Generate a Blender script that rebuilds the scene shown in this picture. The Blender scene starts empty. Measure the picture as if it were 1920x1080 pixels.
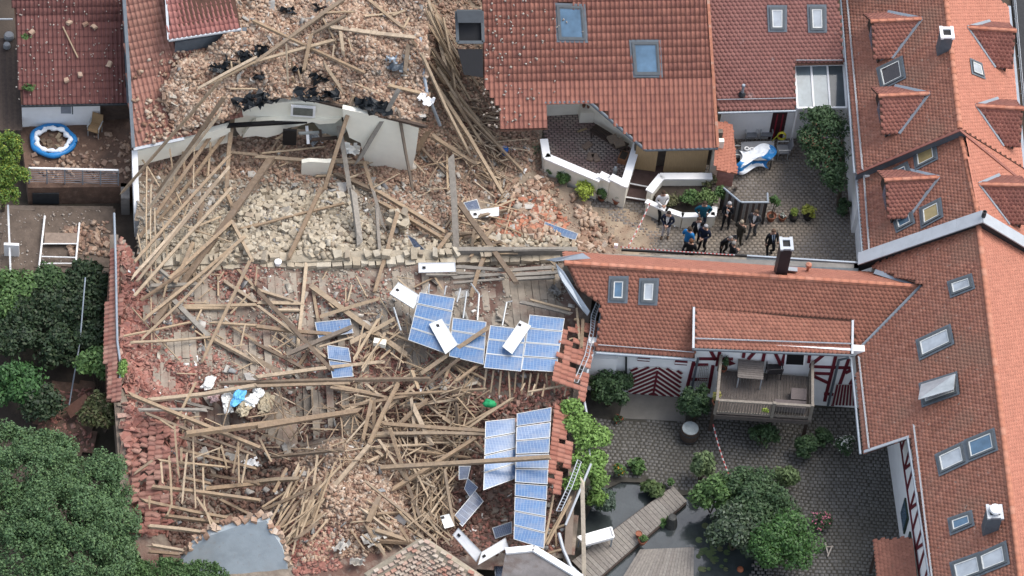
import bpy, math, random
import numpy as np
from mathutils import Vector, Matrix, noise
random.seed(7); RNG = np.random.default_rng(7)
SC = bpy.context.scene
COL = SC.collection
R = math.radians
Z = Vector((0, 0, 1))
# ------------------------------------------------------------------ camera: long lens from a helicopter
ELEV, ROLL, FPX, DIST = R(53), R(7.0), 7560.0, 168.0
_d = Vector((0, math.cos(ELEV), -math.sin(ELEV)))
_r0, _u0 = Vector((1, 0, 0)), Vector((0, math.sin(ELEV), math.cos(ELEV)))
_r = _r0 * math.cos(ROLL) + _u0 * math.sin(ROLL)
_u = _u0 * math.cos(ROLL) - _r0 * math.sin(ROLL)
CAM = -_d * DIST
cd = bpy.data.cameras.new('camera'); cam = bpy.data.objects.new('camera', cd); COL.objects.link(cam)
cd.sensor_width = 36; cd.lens = FPX / 1920 * 36; cd.clip_start = 1; cd.clip_end = 3000
m = Matrix((_r, _u, -_d)).transposed().to_4x4(); m.translation = CAM
cam.matrix_world = m; SC.camera = cam
# ------------------------------------------------------------------ light: bright overcast
SUN_EL, SUN_AZ = R(60), R(60)          # azimuth measured from +Y towards +X
w = bpy.data.worlds.new('World'); SC.world = w; w.use_nodes = True
nt = w.node_tree; nt.nodes.clear()
sky = nt.nodes.new('ShaderNodeTexSky'); sky.sky_type = 'NISHITA'; sky.sun_disc = False
sky.sun_elevation = SUN_EL; sky.sun_rotation = SUN_AZ; sky.air_density = 1.0; sky.dust_density = 3.0; sky.ozone_density = 1.0
hs = nt.nodes.new('ShaderNodeHueSaturation'); hs.inputs['Saturation'].default_value = 0.58
bg = nt.nodes.new('ShaderNodeBackground'); bg.inputs[1].default_value = 0.15
ow = nt.nodes.new('ShaderNodeOutputWorld')
nt.links.new(sky.outputs[0], hs.inputs['Color']); nt.links.new(hs.outputs[0], bg.inputs[0]); nt.links.new(bg.outputs[0], ow.inputs[0])
sd = bpy.data.lights.new('sun', 'SUN'); sd.energy = 0.9; sd.angle = R(40); sd.color = (1.0, 0.965, 0.925)
so = bpy.data.objects.new('sun', sd); COL.objects.link(so)
sdir = Vector((math.sin(SUN_AZ) * math.cos(SUN_EL), math.cos(SUN_AZ) * math.cos(SUN_EL), math.sin(SUN_EL)))
so.rotation_euler = sdir.to_track_quat('Z', 'Y').to_euler(); so.location = sdir * 60
SC.view_settings.view_transform = 'Standard'; SC.view_settings.look = 'None'
SC.view_settings.gamma = 1; SC.view_settings.use_curve_mapping = False
SC.view_settings.exposure = 1.10
SC.render.engine = 'CYCLES'; SC.cycles.max_bounces = 5; SC.cycles.transparent_max_bounces = 6
# ------------------------------------------------------------------ helpers
def ray(x, y): return _d * FPX + _r * (x - 960) + _u * (540 - y)
def P(x, y, z=0.0):
    d = ray(x, y); return CAM + d * ((z - CAM.z) / d.z)
def proj(p):
    v = Vector(p) - CAM; k = v.dot(_d)
    return (960 + FPX * v.dot(_r) / k, 540 - FPX * v.dot(_u) / k)
def zq(reg, x, y):          # coordinates read in one of the twelve 480x360 looks at the photograph
    return ((reg % 4) * 480 + x / 3, (reg // 4) * 360 + y / 3)

class Plane:
    def __init__(s, p, n): s.p = Vector(p); s.n = Vector(n).normalized()
    def pix(s, x, y, off=0.0):
        d = ray(x, y); p = s.p + s.n * off
        return CAM + d * ((p - CAM).dot(s.n) / d.dot(s.n))
    def z(s, x, y): return s.p.z - (s.n.x * (x - s.p.x) + s.n.y * (y - s.p.y)) / s.n.z
def slope(a, b, z, t, side=1):
    """roof plane through the eave a-b (pixels at height z), rising by t per metre to the left of a->b (side 1)"""
    A, B = P(*a, z), P(*b, z); u = (B - A).normalized(); h = Z.cross(u) * side
    v = (h + Z * t).normalized(); n = u.cross(v) * side
    if n.z < 0: n = -n
    pl = Plane(A, n); pl.u = u; pl.v = v; return pl
def vplane(a, b):           # vertical plane through two ground points
    u = (b - a); u.z = 0; u.normalize(); n = u.cross(Z); n = n if n.y < 0 or (abs(n.y) < .3 and n.x < 0) else -n
    pl = Plane(a, n); pl.u = u; pl.v = Z.copy(); return pl

MATS = {}
ALB = .75      # one common step for all but the palest surfaces, paired with the exposure
def mat(name, cols, rough=.85, ns=5.0, na=.3, bump=.25, bs=None, metal=0.0, spec=.3, stain=None, wave=None, stretch=None, trans=0.0, coat=0.0):
    """procedural material; the colours are spread over pieces (per mesh island and per object)"""
    if name in MATS: return MATS[name]
    M = bpy.data.materials.new(name); M.use_nodes = True; N = M.node_tree.nodes; L = M.node_tree.links
    b = N['Principled BSDF']; b.inputs['Roughness'].default_value = rough; b.inputs['Metallic'].default_value = metal
    b.inputs['Specular IOR Level'].default_value = spec
    if trans: b.inputs['Transmission Weight'].default_value = trans
    if coat: b.inputs['Coat Weight'].default_value = coat
    tc = N.new('ShaderNodeTexCoord'); vec = tc.outputs['Object']
    if stretch:
        mp = N.new('ShaderNodeMapping'); mp.inputs['Scale'].default_value = stretch; L.new(vec, mp.inputs[0]); vec = mp.outputs[0]
    if isinstance(cols[0], (int, float)): cols = [cols]
    if max(max(c) for c in cols) < .6: cols = [tuple(v * ALB for v in c) for c in cols]; stain = [(a, b_, c, d, tuple(v * ALB for v in e)) for a, b_, c, d, e in (stain or [])]
    if len(cols) > 1:
        g = N.new('ShaderNodeNewGeometry'); oi = N.new('ShaderNodeObjectInfo')
        ad = N.new('ShaderNodeMath'); ad.operation = 'ADD'; L.new(g.outputs['Random Per Island'], ad.inputs[0]); L.new(oi.outputs['Random'], ad.inputs[1])
        fr = N.new('ShaderNodeMath'); fr.operation = 'FRACT'; L.new(ad.outputs[0], fr.inputs[0])
        cr = N.new('ShaderNodeValToRGB'); e = cr.color_ramp.elements
        while len(e) < len(cols): e.new(.5)
        for i, c in enumerate(cols): e[i].position = i / (len(cols) - 1); e[i].color = (*c, 1)
        L.new(fr.outputs[0], cr.inputs[0]); col = cr.outputs[0]
    else:
        rg = N.new('ShaderNodeRGB'); rg.outputs[0].default_value = (*cols[0], 1); col = rg.outputs[0]
    nz = N.new('ShaderNodeTexNoise'); nz.inputs['Scale'].default_value = ns; nz.inputs['Detail'].default_value = 6; nz.inputs['Roughness'].default_value = .65
    L.new(vec, nz.inputs['Vector'])
    mr = N.new('ShaderNodeMapRange'); mr.inputs[1].default_value = .25; mr.inputs[2].default_value = .75
    mr.inputs[3].default_value = 1 - na; mr.inputs[4].default_value = 1 + na; L.new(nz.outputs[0], mr.inputs[0])
    mx = N.new('ShaderNodeMix'); mx.data_type = 'RGBA'; mx.blend_type = 'MULTIPLY'; mx.inputs[0].default_value = 1
    L.new(col, mx.inputs[6]); L.new(mr.outputs[0], mx.inputs[7]); col = mx.outputs[2]
    for st in (stain or []):
        sc, amt, lo, hi, scol = st
        n2 = N.new('ShaderNodeTexNoise'); n2.inputs['Scale'].default_value = sc; n2.inputs['Detail'].default_value = 5; L.new(vec, n2.inputs['Vector'])
        m2 = N.new('ShaderNodeMapRange'); m2.inputs[1].default_value = lo; m2.inputs[2].default_value = hi; m2.inputs[3].default_value = 0; m2.inputs[4].default_value = amt
        L.new(n2.outputs[0], m2.inputs[0])
        x2 = N.new('ShaderNodeMix'); x2.data_type = 'RGBA'; x2.inputs[7].default_value = (*scol, 1)
        L.new(m2.outputs[0], x2.inputs[0]); L.new(col, x2.inputs[6]); col = x2.outputs[2]
    L.new(col, b.inputs['Base Color'])
    if bump:
        bp = N.new('ShaderNodeBump'); bp.inputs['Strength'].default_value = bump; bp.inputs['Distance'].default_value = .03
        n3 = N.new('ShaderNodeTexNoise'); n3.inputs['Scale'].default_value = bs or ns * 5; n3.inputs['Detail'].default_value = 4; L.new(vec, n3.inputs['Vector'])
        L.new(n3.outputs[0], bp.inputs['Height']); L.new(bp.outputs[0], b.inputs['Normal'])
    MATS[name] = M; return M

ORG = {}
def _tag(o, label=None, cat=None, group=None, kind=None):
    if label: o['label'] = label
    if cat: o['category'] = cat
    if group: o['group'] = group
    if kind: o['kind'] = kind
    return o
def thing(name, loc, label, cat, group=None, kind=None):
    o = bpy.data.objects.new(name, None); COL.objects.link(o); o.location = loc; o.empty_display_size = .2
    ORG[o.name] = Vector(loc); return _tag(o, label, cat, group, kind)
def link(name, me, parent, org, label=None, cat=None, group=None, kind=None):
    o = bpy.data.objects.new(name, me); COL.objects.link(o)
    if parent is not None:
        o.parent = parent; base = ORG[parent.name]; o.location = org - base
    else: o.location = org
    ORG[o.name] = Vector(org); return _tag(o, label, cat, group, kind)
class MB:
    def __init__(s): s.v = []; s.f = []; s.mi = []; s.cur = 0
    def add(s, vs, fs):
        k = len(s.v); s.v += [tuple(v) for v in vs]; s.f += [tuple(i + k for i in f) for f in fs]; s.mi += [s.cur] * len(fs); return s
    def bar(s, a, b, w, h, up=Z, taper=1.0, jag=0.0):
        a, b = Vector(a), Vector(b); d = (b - a)
        if d.length < 1e-6: return s
        d.normalize(); x = d.cross(up)
        if x.length < 1e-3: x = d.cross(Vector((1, 0, 0)))
        x.normalize(); y = x.cross(d)
        vs = []
        for p, k, e in ((a, 1, -1), (b, taper, 1)):
            for sx, sy in ((-1, -1), (1, -1), (1, 1), (-1, 1)):
                vs.append(p + x * (sx * w * k / 2) + y * (sy * h * k / 2) + d * (random.uniform(-jag, jag) if jag else 0))
        return s.add(vs, [(3, 2, 1, 0), (4, 5, 6, 7), (0, 1, 5, 4), (1, 2, 6, 5), (2, 3, 7, 6), (3, 0, 4, 7)])
    def box(s, c, sx, sy, sz, rz=0.0, u=None, v=None, n=None):
        c = Vector(c)
        if u is None:
            u = Vector((math.cos(rz), math.sin(rz), 0)); v = Vector((-math.sin(rz), math.cos(rz), 0)); n = Z
        vs = [c + u * (a * sx / 2) + v * (b * sy / 2) + n * (e * sz / 2) for e in (-1, 1) for a, b in ((-1, -1), (1, -1), (1, 1), (-1, 1))]
        return s.add(vs, [(3, 2, 1, 0), (4, 5, 6, 7), (0, 1, 5, 4), (1, 2, 6, 5), (2, 3, 7, 6), (3, 0, 4, 7)])
    def prism(s, pts, ext):            # polygon pushed along ext
        pts = [Vector(p) for p in pts]; n = len(pts); ext = Vector(ext)
        nn = sum(((pts[i] - pts[0]).cross(pts[i + 1] - pts[0]) for i in range(1, n - 1)), Vector())
        if nn.dot(ext) > 0: pts = pts[::-1]
        vs = pts + [p + ext for p in pts]
        return s.add(vs, [tuple(range(n)), tuple(range(2 * n - 1, n - 1, -1))] + [((i + 1) % n, i, i + n, (i + 1) % n + n) for i in range(n)])
    def tube(s, pts, r, n=6, cap=True):
        pts = [Vector(p) for p in pts]; rs = r if isinstance(r, (list, tuple)) else [r] * len(pts); vs = []; fs = []
        ref = Vector((.31, .2, .93))
        for i, p in enumerate(pts):
            d = (pts[min(i + 1, len(pts) - 1)] - pts[max(i - 1, 0)]).normalized()
            x = d.cross(ref)
            if x.length < .05: x = d.cross(Vector((1, 0, 0)))
            x.normalize(); y = d.cross(x)
            for k in range(n):
                a = 2 * math.pi * k / n; vs.append(p + (x * math.cos(a) + y * math.sin(a)) * rs[i])
        for i in range(len(pts) - 1):
            for k in range(n):
                fs.append((i * n + k, i * n + (k + 1) % n, (i + 1) * n + (k + 1) % n, (i + 1) * n + k))
        if cap: fs += [tuple(range(n - 1, -1, -1)), tuple(range((len(pts) - 1) * n, len(pts) * n))]
        return s.add(vs, fs)
    def lathe(s, c, prof, n=12):       # prof: (radius, z) list
        c = Vector(c); vs = []; fs = []
        for r, z in prof:
            for k in range(n):
                a = 2 * math.pi * k / n; vs.append(c + Vector((r * math.cos(a), r * math.sin(a), z)))
        for i in range(len(prof) - 1):
            for k in range(n): fs.append((i * n + k, i * n + (k + 1) % n, (i + 1) * n + (k + 1) % n, (i + 1) * n + k))
        fs += [tuple(range(n - 1, -1, -1)), tuple(range((len(prof) - 1) * n, len(prof) * n))]
        return s.add(vs, fs)
    def build(s, name, mt, parent=None, label=None, cat=None, group=None, kind=None, smooth=False):
        v = np.array(s.v, dtype=np.float64)
        if parent is not None: org = ORG[parent.name]
        else: org = Vector(((v[:, 0].min() + v[:, 0].max()) / 2, (v[:, 1].min() + v[:, 1].max()) / 2, v[:, 2].min()))
        me = bpy.data.meshes.new(name); me.from_pydata((v - np.array(org)).tolist(), [], s.f)
        ml = mt if isinstance(mt, (list, tuple)) else [mt]
        for k in ml: me.materials.append(k)
        if len(ml) > 1: me.polygons.foreach_set('material_index', s.mi)
        if smooth: me.polygons.foreach_set('use_smooth', [True] * len(me.polygons))
        me.update()
        return link(name, me, parent, org, label, cat, group, kind)
def npmesh(name, V, faces_per, nper, mt, parent=None, label=None, cat=None, group=None, kind=None, smooth=False):
    """V: (N, k, 3) pieces all with the same faces"""
    V = np.asarray(V); N, k = V.shape[:2]
    org = ORG[parent.name] if parent is not None else Vector((float(V[..., 0].mean()), float(V[..., 1].mean()), float(V[..., 2].min())))
    me = bpy.data.meshes.new(name); me.vertices.add(N * k)
    me.vertices.foreach_set('co', (V.reshape(-1, 3) - np.array(org)).astype(np.float32).ravel())
    lens = np.array([len(f) for f in faces_per]); flat = np.concatenate([np.array(f) for f in faces_per])
    loops = (flat[None, :] + (np.arange(N) * k)[:, None]).ravel()
    me.loops.add(len(loops)); me.loops.foreach_set('vertex_index', loops.astype(np.int32))
    tl = np.tile(lens, N); st = np.concatenate([[0], np.cumsum(tl)[:-1]])
    me.polygons.add(len(tl)); me.polygons.foreach_set('loop_start', st.astype(np.int32)); me.polygons.foreach_set('loop_total', tl.astype(np.int32))
    if smooth: me.polygons.foreach_set('use_smooth', np.ones(len(tl), dtype=bool))
    me.materials.append(mt); me.update(calc_edges=True); me.validate()
    return link(name, me, parent, org, label, cat, group, kind)
def inpoly(x, y, poly):
    """vectorised point-in-polygon; poly: list of 2D points"""
    x = np.asarray(x, float); y = np.asarray(y, float); c = np.zeros(x.shape, bool); n = len(poly)
    for i in range(n):
        x0, y0 = poly[i][:2]; x1, y1 = poly[i - 1][:2]
        if y0 == y1: continue
        c ^= ((y0 > y) != (y1 > y)) & (x < (x1 - x0) * (y - y0) / (y1 - y0) + x0)
    return c
BOXF = [(3, 2, 1, 0), (4, 5, 6, 7), (0, 1, 5, 4), (1, 2, 6, 5), (2, 3, 7, 6), (3, 0, 4, 7)]
_UB = np.array([(a, b, e) for e in (-1, 1) for a, b in ((-1, -1), (1, -1), (1, 1), (-1, 1))], float) / 2
def chunks(pos, size, tilt=.5, jit=.16, rng=RNG, yaw=None):
    """jittered boxes: pos (N,3), size (N,3) -> (N,8,3)"""
    pos = np.asarray(pos, float); size = np.asarray(size, float); N = len(pos)
    u = _UB[None] * (1 + rng.uniform(-jit, jit, (N, 8, 3))) * size[:, None, :]
    a = rng.uniform(0, 2 * np.pi, N) if yaw is None else np.asarray(yaw); b = rng.normal(0, tilt, N); c = rng.normal(0, tilt, N)
    def rot(ax, t):
        m = np.zeros((N, 3, 3)); i, j = [(1, 2), (0, 2), (0, 1)][ax]
        m[:, ax, ax] = 1; m[:, i, i] = np.cos(t); m[:, j, j] = np.cos(t); m[:, i, j] = -np.sin(t); m[:, j, i] = np.sin(t); return m
    M = rot(2, a) @ rot(0, b) @ rot(1, c)
    return np.einsum('nij,nkj->nki', M, u) + pos[:, None, :]

# ---------------------------------------------------------------- tiles
def _tile_shape(kind, w, h):
    """tile in (u, v, n): v up-slope, lower edge proud"""
    if kind == 'beaver':
        a = w * .492; lo = [(-a, h * .42), (-a * .72, h * .16), (-a * .3, 0.0), (a * .3, 0.0), (a * .72, h * .16), (a, h * .42)]
        top = [(x, y, .015 - .006 * y / h) for x, y in lo] + [(a, h * 1.25, .006), (-a, h * 1.25, .006)]
        bot = [(x, y, -.002) for x, y in lo]
        vs = top + bot; fs = [tuple(range(8))] + [(i + 1, i, 8 + i, 9 + i) for i in range(5)]
        return np.array(vs), fs
    pr = [(-.5, .008), (-.40, .04), (-.22, .058), (-.04, .04), (.10, .010), (.30, .0), (.5, .008)]
    vs = [(x * w * 1.02, 0, z + .028) for x, z in pr] + [(x * w * 1.02, h * 1.06, z) for x, z in pr] + [(x * w * 1.02, 0, z - .012) for x, z in pr]
    n = len(pr); fs = [(i, i + 1, n + i + 1, n + i) for i in range(n - 1)] + [(i + 1, i, 2 * n + i, 2 * n + i + 1) for i in range(n - 1)]
    return np.array(vs), fs
def tiles(pl, poly, mt, parent, kind='beaver', w=.18, h=.155, excl=(), indiv=0, jitter=.004, drop=0.0, stagger=True):
    """lay tiles over the pixel polygon `poly` on roof plane pl"""
    o = pl.p; u, v, n = pl.u, pl.v, pl.n
    def uv(p): q = p - o; return (q.dot(u), q.dot(v))
    pp = [uv(p if isinstance(p, Vector) else pl.pix(*p)) for p in poly]
    ex = [[uv(p if isinstance(p, Vector) else pl.pix(*p)) for p in e] for e in excl]
    u0, u1 = min(a for a, _ in pp), max(a for a, _ in pp); v0, v1 = min(b for _, b in pp), max(b for _, b in pp)
    nr, nc = int((v1 - v0) / h) + 2, int((u1 - u0) / w) + 2
    jj, ii = np.meshgrid(np.arange(nr), np.arange(nc), indexing='ij')
    uu = u0 + (ii + .5) * w + (np.where(jj % 2, w / 2, 0) if (kind == 'beaver' and stagger) else 0); vv = v0 + jj * h
    keep = inpoly(uu, vv + h * .35, pp)
    for e in ex: keep &= ~inpoly(uu, vv + h * .5, e)
    if drop: keep &= RNG.random(keep.shape) > drop
    uu, vv = uu[keep], vv[keep]
    if not len(uu): return None
    sh, fs = _tile_shape(kind, w, h)
    U, Vv, Nn, O = (np.array(q) for q in (u, v, n, o))
    order = np.argsort(vv, kind='stable'); uu, vv = uu[order], vv[order]
    if indiv:
        me = bpy.data.meshes.new('roof_tile'); me.from_pydata(sh.tolist(), [], fs); me.materials.append(mt)
        base = ORG[parent.name]; Rm = Matrix((u, v, n)).transposed().to_4x4()
        for a, b in zip(uu[:indiv], vv[:indiv]):
            t = bpy.data.objects.new('roof_tile', me); COL.objects.link(t); t.parent = parent
            mm = Rm @ Matrix.Rotation(random.gauss(0, jitter), 4, 'Z'); mm.translation = o + u * a + v * b + n * random.uniform(0, .006) - base; t.matrix_local = mm
        uu, vv = uu[indiv:], vv[indiv:]
        if not len(uu): return None
    N = len(uu); nz = RNG.uniform(0, .004, N); ra = RNG.normal(0, jitter * 2, N)
    A = sh[None, :, 0] + uu[:, None] - sh[None, :, 1] * ra[:, None]; B = sh[None, :, 1] + vv[:, None] + sh[None, :, 0] * ra[:, None]
    C = sh[None, :, 2] + nz[:, None]
    V3 = O + A[..., None] * U + B[..., None] * Vv + C[..., None] * Nn
    return npmesh('tile_covering', V3, fs, len(sh), mt, parent, kind='stuff')
def deck(pl, poly, mt, parent, name='roof_deck', thick=.1, off=-.012):
    pts = [(p if isinstance(p, Vector) else pl.pix(*p)) + pl.n * off for p in poly]
    return MB().prism(pts, -pl.n * thick).build(name, mt, parent)
def ridge_tiles(a, b, mt, parent, r=.11, step=.36, name='ridge_tile'):
    """a row of half-round ridge tiles, each a piece of its own"""
    d = b - a; n = max(1, int(d.length / step)); dd = d / n; x = dd.cross(Z).normalized(); k = 8
    base = ORG[parent.name]
    vs, fs = [], []
    L = dd.length; 
    for e, rr in ((0, r * 1.1), (L * 1.06, r * .92)):
        for i in range(k):
            t = math.pi * (i / (k - 1)); vs.append((math.cos(t) * rr, e, math.sin(t) * rr * .8 - .02))
    fs = [(i + 1, i, k + i, k + i + 1) for i in range(k - 1)] + [tuple(range(k))]
    me = bpy.data.meshes.new(name); me.from_pydata(vs, [], fs); me.materials.append(mt)
    y = dd.normalized(); up = x.cross(y); M = Matrix((x, y, up)).transposed().to_4x4()
    for i in range(n):
        o = bpy.data.objects.new(name, me); COL.objects.link(o); o.parent = parent
        mm = M @ Matrix.Rotation(random.gauss(0, .01), 4, 'Z'); mm.translation = a + dd * i - base; o.matrix_local = mm
def wall(mbname, tops, zb, mt, parent, thick=.3, side=1, name='wall'):
    """upright wall below a polyline of (x, y, z) pixel points with top heights, pushed back by thick"""
    T = [P(*t) for t in tops]; mb = MB()
    for a, b in zip(T[:-1], T[1:]):
        n = (b - a).cross(Z); n.z = 0; n.normalize(); n *= side
        a0, b0 = a.copy(), b.copy(); a0.z = b0.z = zb
        mb.prism([a, b, b0, a0], n * thick)
    return mb.build(name, mt, parent)
# ---------------------------------------------------------------- materials
TILE_OR = mat('clay tile orange', [(.36, .15, .10), (.385, .163, .11), (.345, .143, .096), (.40, .17, .115), (.37, .155, .105), (.32, .13, .09)], .8, 3, .22, .2, 40, stain=[(.5, .6, .5, .72, (.27, .12, .085)), (5, .35, .66, .74, (.30, .22, .16))])
TILE_BR = mat('clay tile brown red', [(.31, .125, .095), (.35, .145, .11), (.285, .115, .09), (.33, .135, .10), (.38, .16, .12)], .8, 3, .22, .2, 40, stain=[(.8, .5, .5, .8, (.22, .10, .08))])
TILE_PAN = mat('clay pantile', [(.335, .142, .103), (.36, .155, .112), (.305, .13, .095), (.39, .17, .122), (.28, .118, .09), (.345, .147, .107)], .8, 4, .25, .2, 40, stain=[(.6, .45, .5, .8, (.28, .115, .085))])
TILE_RED = mat('concrete tile dark red', [(.165, .068, .06), (.185, .078, .068), (.15, .062, .055), (.205, .088, .076)], .85, 4, .25, .2, 40, stain=[(.7, .5, .5, .75, (.17, .08, .065))])
TILE_MOSS = mat('clay tile weathered', [(.42, .18, .12), (.45, .197, .132), (.40, .168, .112), (.47, .215, .15), (.43, .19, .13), (.36, .15, .105)], .85, 4, .3, .25, 40, stain=[(.45, .75, .52, .68, (.36, .20, .14)), (6, .55, .66, .72, (.55, .46, .38))])
RIDGE = mat('ridge tile clay', [(.50, .21, .13), (.46, .18, .11), (.52, .24, .16)], .8, 6, .3, .2, 40, stain=[(3, .5, .6, .7, (.5, .42, .34))])
DECKM = mat('roof underlay', (.10, .05, .035), .9)
ZINC = mat('zinc sheet', (.36, .41, .46), .45, 2, .15, .05, metal=.3, spec=.5)
ZINCL = mat('zinc sheet light', (.52, .55, .58), .5, 2, .12, .05, metal=.25, spec=.5)
LEAD = mat('lead flashing', (.15, .175, .20), .55, 4, .2, .1, metal=.2)
DARKM = mat('dark metal', (.05, .055, .06), .5, 4, .2, .05, metal=.3)
WHITE = mat('white plaster', (.82, .82, .81), .9, 2, .06, .15, 60, stain=[(1.2, .3, .55, .85, (.60, .58, .54))])
CREAM = mat('cream plaster', (.83, .80, .68), .9, 1.5, .06, .12, 60, stain=[(1.6, .3, .6, .85, (.60, .55, .45))])
WPAINT = mat('white paint', (.80, .80, .79), .5, 3, .05, .05)
REDT = mat('oxblood painted timber', (.16, .018, .03), .6, 10, .25, .15)
GLASS = mat('sky tinted window glass', (.13, .23, .33), .06, 1.2, .45, 0, metal=.3, spec=.8)  # blue sky reflection put into the base colour
GLASSW = mat('sky tinted window glass pale', (.50, .54, .57), .12, 1.5, .3, 0, metal=.15, spec=.8)  # pale sky reflection put into the base colour
FRAME = mat('grey window frame', (.12, .135, .145), .5, 6, .15, .05, metal=.2)
FRAMEL = mat('pale window sash', (.62, .63, .60), .55, 6, .1, .05)
WOODG = mat('weathered grey deck wood', [(.17, .15, .135), (.20, .175, .155), (.145, .125, .115), (.22, .195, .175)], .85, 8, .3, .3, 40)
WOODD = mat('dark wood', [(.07, .05, .04), (.09, .065, .05), (.055, .04, .035)], .85, 8, .3, .3, 40)
CONC = mat('concrete', (.26, .25, .23), .9, 2, .25, .3, 40)
BLACK = mat('black plastic', (.012, .012, .014), .5, 5, .2, .05)
# ================================================================= SETTING
EARTH = mat('earth', (.075, .058, .045), .95, 1.2, .4, .5, 12, stain=[(.25, .6, .5, .7, (.05, .055, .03))])
MB().prism([Vector((-1500, -1500, -.3)), Vector((1500, -1500, -.3)), Vector((1500, 1500, -.3)), Vector((-1500, 1500, -.3))], (0, 0, .18)).build('ground', EARTH, kind='structure')
def sheet(name, poly, z, mt, th=.1, kind='structure', parent=None):
    return MB().prism([P(x, y, z) for x, y in poly], (0, 0, -th)).build(name, mt, parent, kind=kind if parent is None else None)
def setts(parent, poly, z, w, h, mt, rz, gap=.012, jit=.12, skip=(), lift=.012, noisy=0.0):
    pp = [P(x, y, z) for x, y in poly]; sk = [[P(x, y, z) for x, y in s] for s in skip]
    c = sum(pp, Vector()) / len(pp); ca, sa = math.cos(rz), math.sin(rz)
    rad = max((p - c).length for p in pp); nx, ny = int(rad / w) + 1, int(rad / h) + 1
    jj, ii = np.meshgrid(np.arange(-ny, ny), np.arange(-nx, nx), indexing='ij')
    a = (ii + np.where(jj % 2, .5, 0)) * w; b = jj * h
    if noisy: a = a + RNG.normal(0, noisy * w, a.shape); b = b + .04 * np.sin(a * 1.1) + .03 * np.sin(a * 2.3 + 1)
    x = c.x + ca * a - sa * b; y = c.y + sa * a + ca * b
    k = inpoly(x, y, pp)
    for s in sk: k &= ~inpoly(x, y, s)
    x, y = x[k], y[k]; N = len(x)
    sz = np.stack([np.full(N, w - gap) * RNG.uniform(1 - jit, 1, N), np.full(N, h - gap) * RNG.uniform(1 - jit, 1, N), np.full(N, .05)], 1)
    V = chunks(np.stack([x, y, np.full(N, z - .025 + lift) + RNG.uniform(-.006, .006, N)], 1), sz, .012, .06, yaw=rz + RNG.normal(0, .02, N))
    V[:, 4:, :] = V[:, 4:, :] * .88 + V[:, 4:, :].mean(1, keepdims=True) * .12
    return npmesh('paving_setts', V, BOXF, 8, mt, parent, kind='stuff')
PAVE_U = mat('concrete pavers', [(.27, .24, .215), (.30, .27, .24), (.235, .21, .19), (.28, .245, .21)], .9, 1.0, .22, .3, 40, stain=[(.35, .8, .46, .62, (.40, .33, .255))])
PAVE_L = mat('basalt setts', [(.18, .174, .163), (.20, .192, .18), (.16, .154, .144), (.187, .176, .16)], .8, 1.2, .25, .3, 40, stain=[(.3, .5, .5, .7, (.10, .095, .075))])
JOINT = mat('joint sand', (.17, .145, .115), .95, 3, .3, .3)
JOINTL = mat('joint soil', (.075, .07, .058), .95, 3, .3, .3)
UY = [(960, 345), (1000, 250), (1350, 235), (1600, 225), (1640, 520), (960, 540)]
uy = sheet('upper_courtyard_paving', UY, 0, JOINT)
setts(uy, [(1030, 350), (1200, 330), (1350, 240), (1600, 235), (1630, 515), (1030, 525)], 0, .23, .155, PAVE_U, R(9), skip=[])
LY = [(1040, 690), (1660, 720), (1790, 1120), (1040, 1130)]
POND = [(1120, 925), (1165, 903), (1210, 905), (1245, 935), (1300, 925), (1345, 925), (1400, 960), (1440, 1010), (1440, 1120), (1300, 1120), (1120, 1120), (1090, 990)]
ly = MB()
# lower courtyard: a sheet with the pond cut out of it, built as two polygons round the pond
ly.prism([P(x, y, 0) for x, y in [(1040, 690), (1660, 720), (1790, 1120), (1440, 1120), (1440, 1010), (1400, 960), (1345, 925), (1300, 925), (1245, 935), (1210, 905), (1165, 903), (1120, 925), (1090, 990), (1120, 1120), (1040, 1130)]], (0, 0, -.1))
ly = ly.build('lower_courtyard_paving', JOINTL, kind='structure')
setts(ly, [(1080, 780), (1180, 788), (1300, 790), (1340, 760), (1660, 770), (1780, 1110), (1400, 1110), (1425, 1010), (1395, 950), (1340, 915), (1250, 925), (1215, 895), (1140, 893), (1080, 900)], 0, .19, .165, PAVE_L, R(3), gap=.016, jit=.22, noisy=.08, lift=.012)
WATER = mat('pond water', (.05, .06, .06), .06, 1.2, .45, .25, 5, spec=.8)
MB().prism([P(x, y, -.10) for x, y in [(1100, 890), (1450, 890), (1470, 1130), (1080, 1130)]], (0, 0, -.02)).build('pond_water', WATER, kind='structure')
sheet('concrete_apron', [(1172, 738), (1288, 746), (1285, 790), (1160, 784)], .025, mat('apron concrete', (.20, .19, .17), .9, 1.5, .2, .2, 30), .12)
sheet('street', [(1890, -60), (2080, -60), (2080, 300), (1935, 300)], .01, mat('asphalt', (.05, .05, .052), .9, 8, .2, .3))
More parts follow.
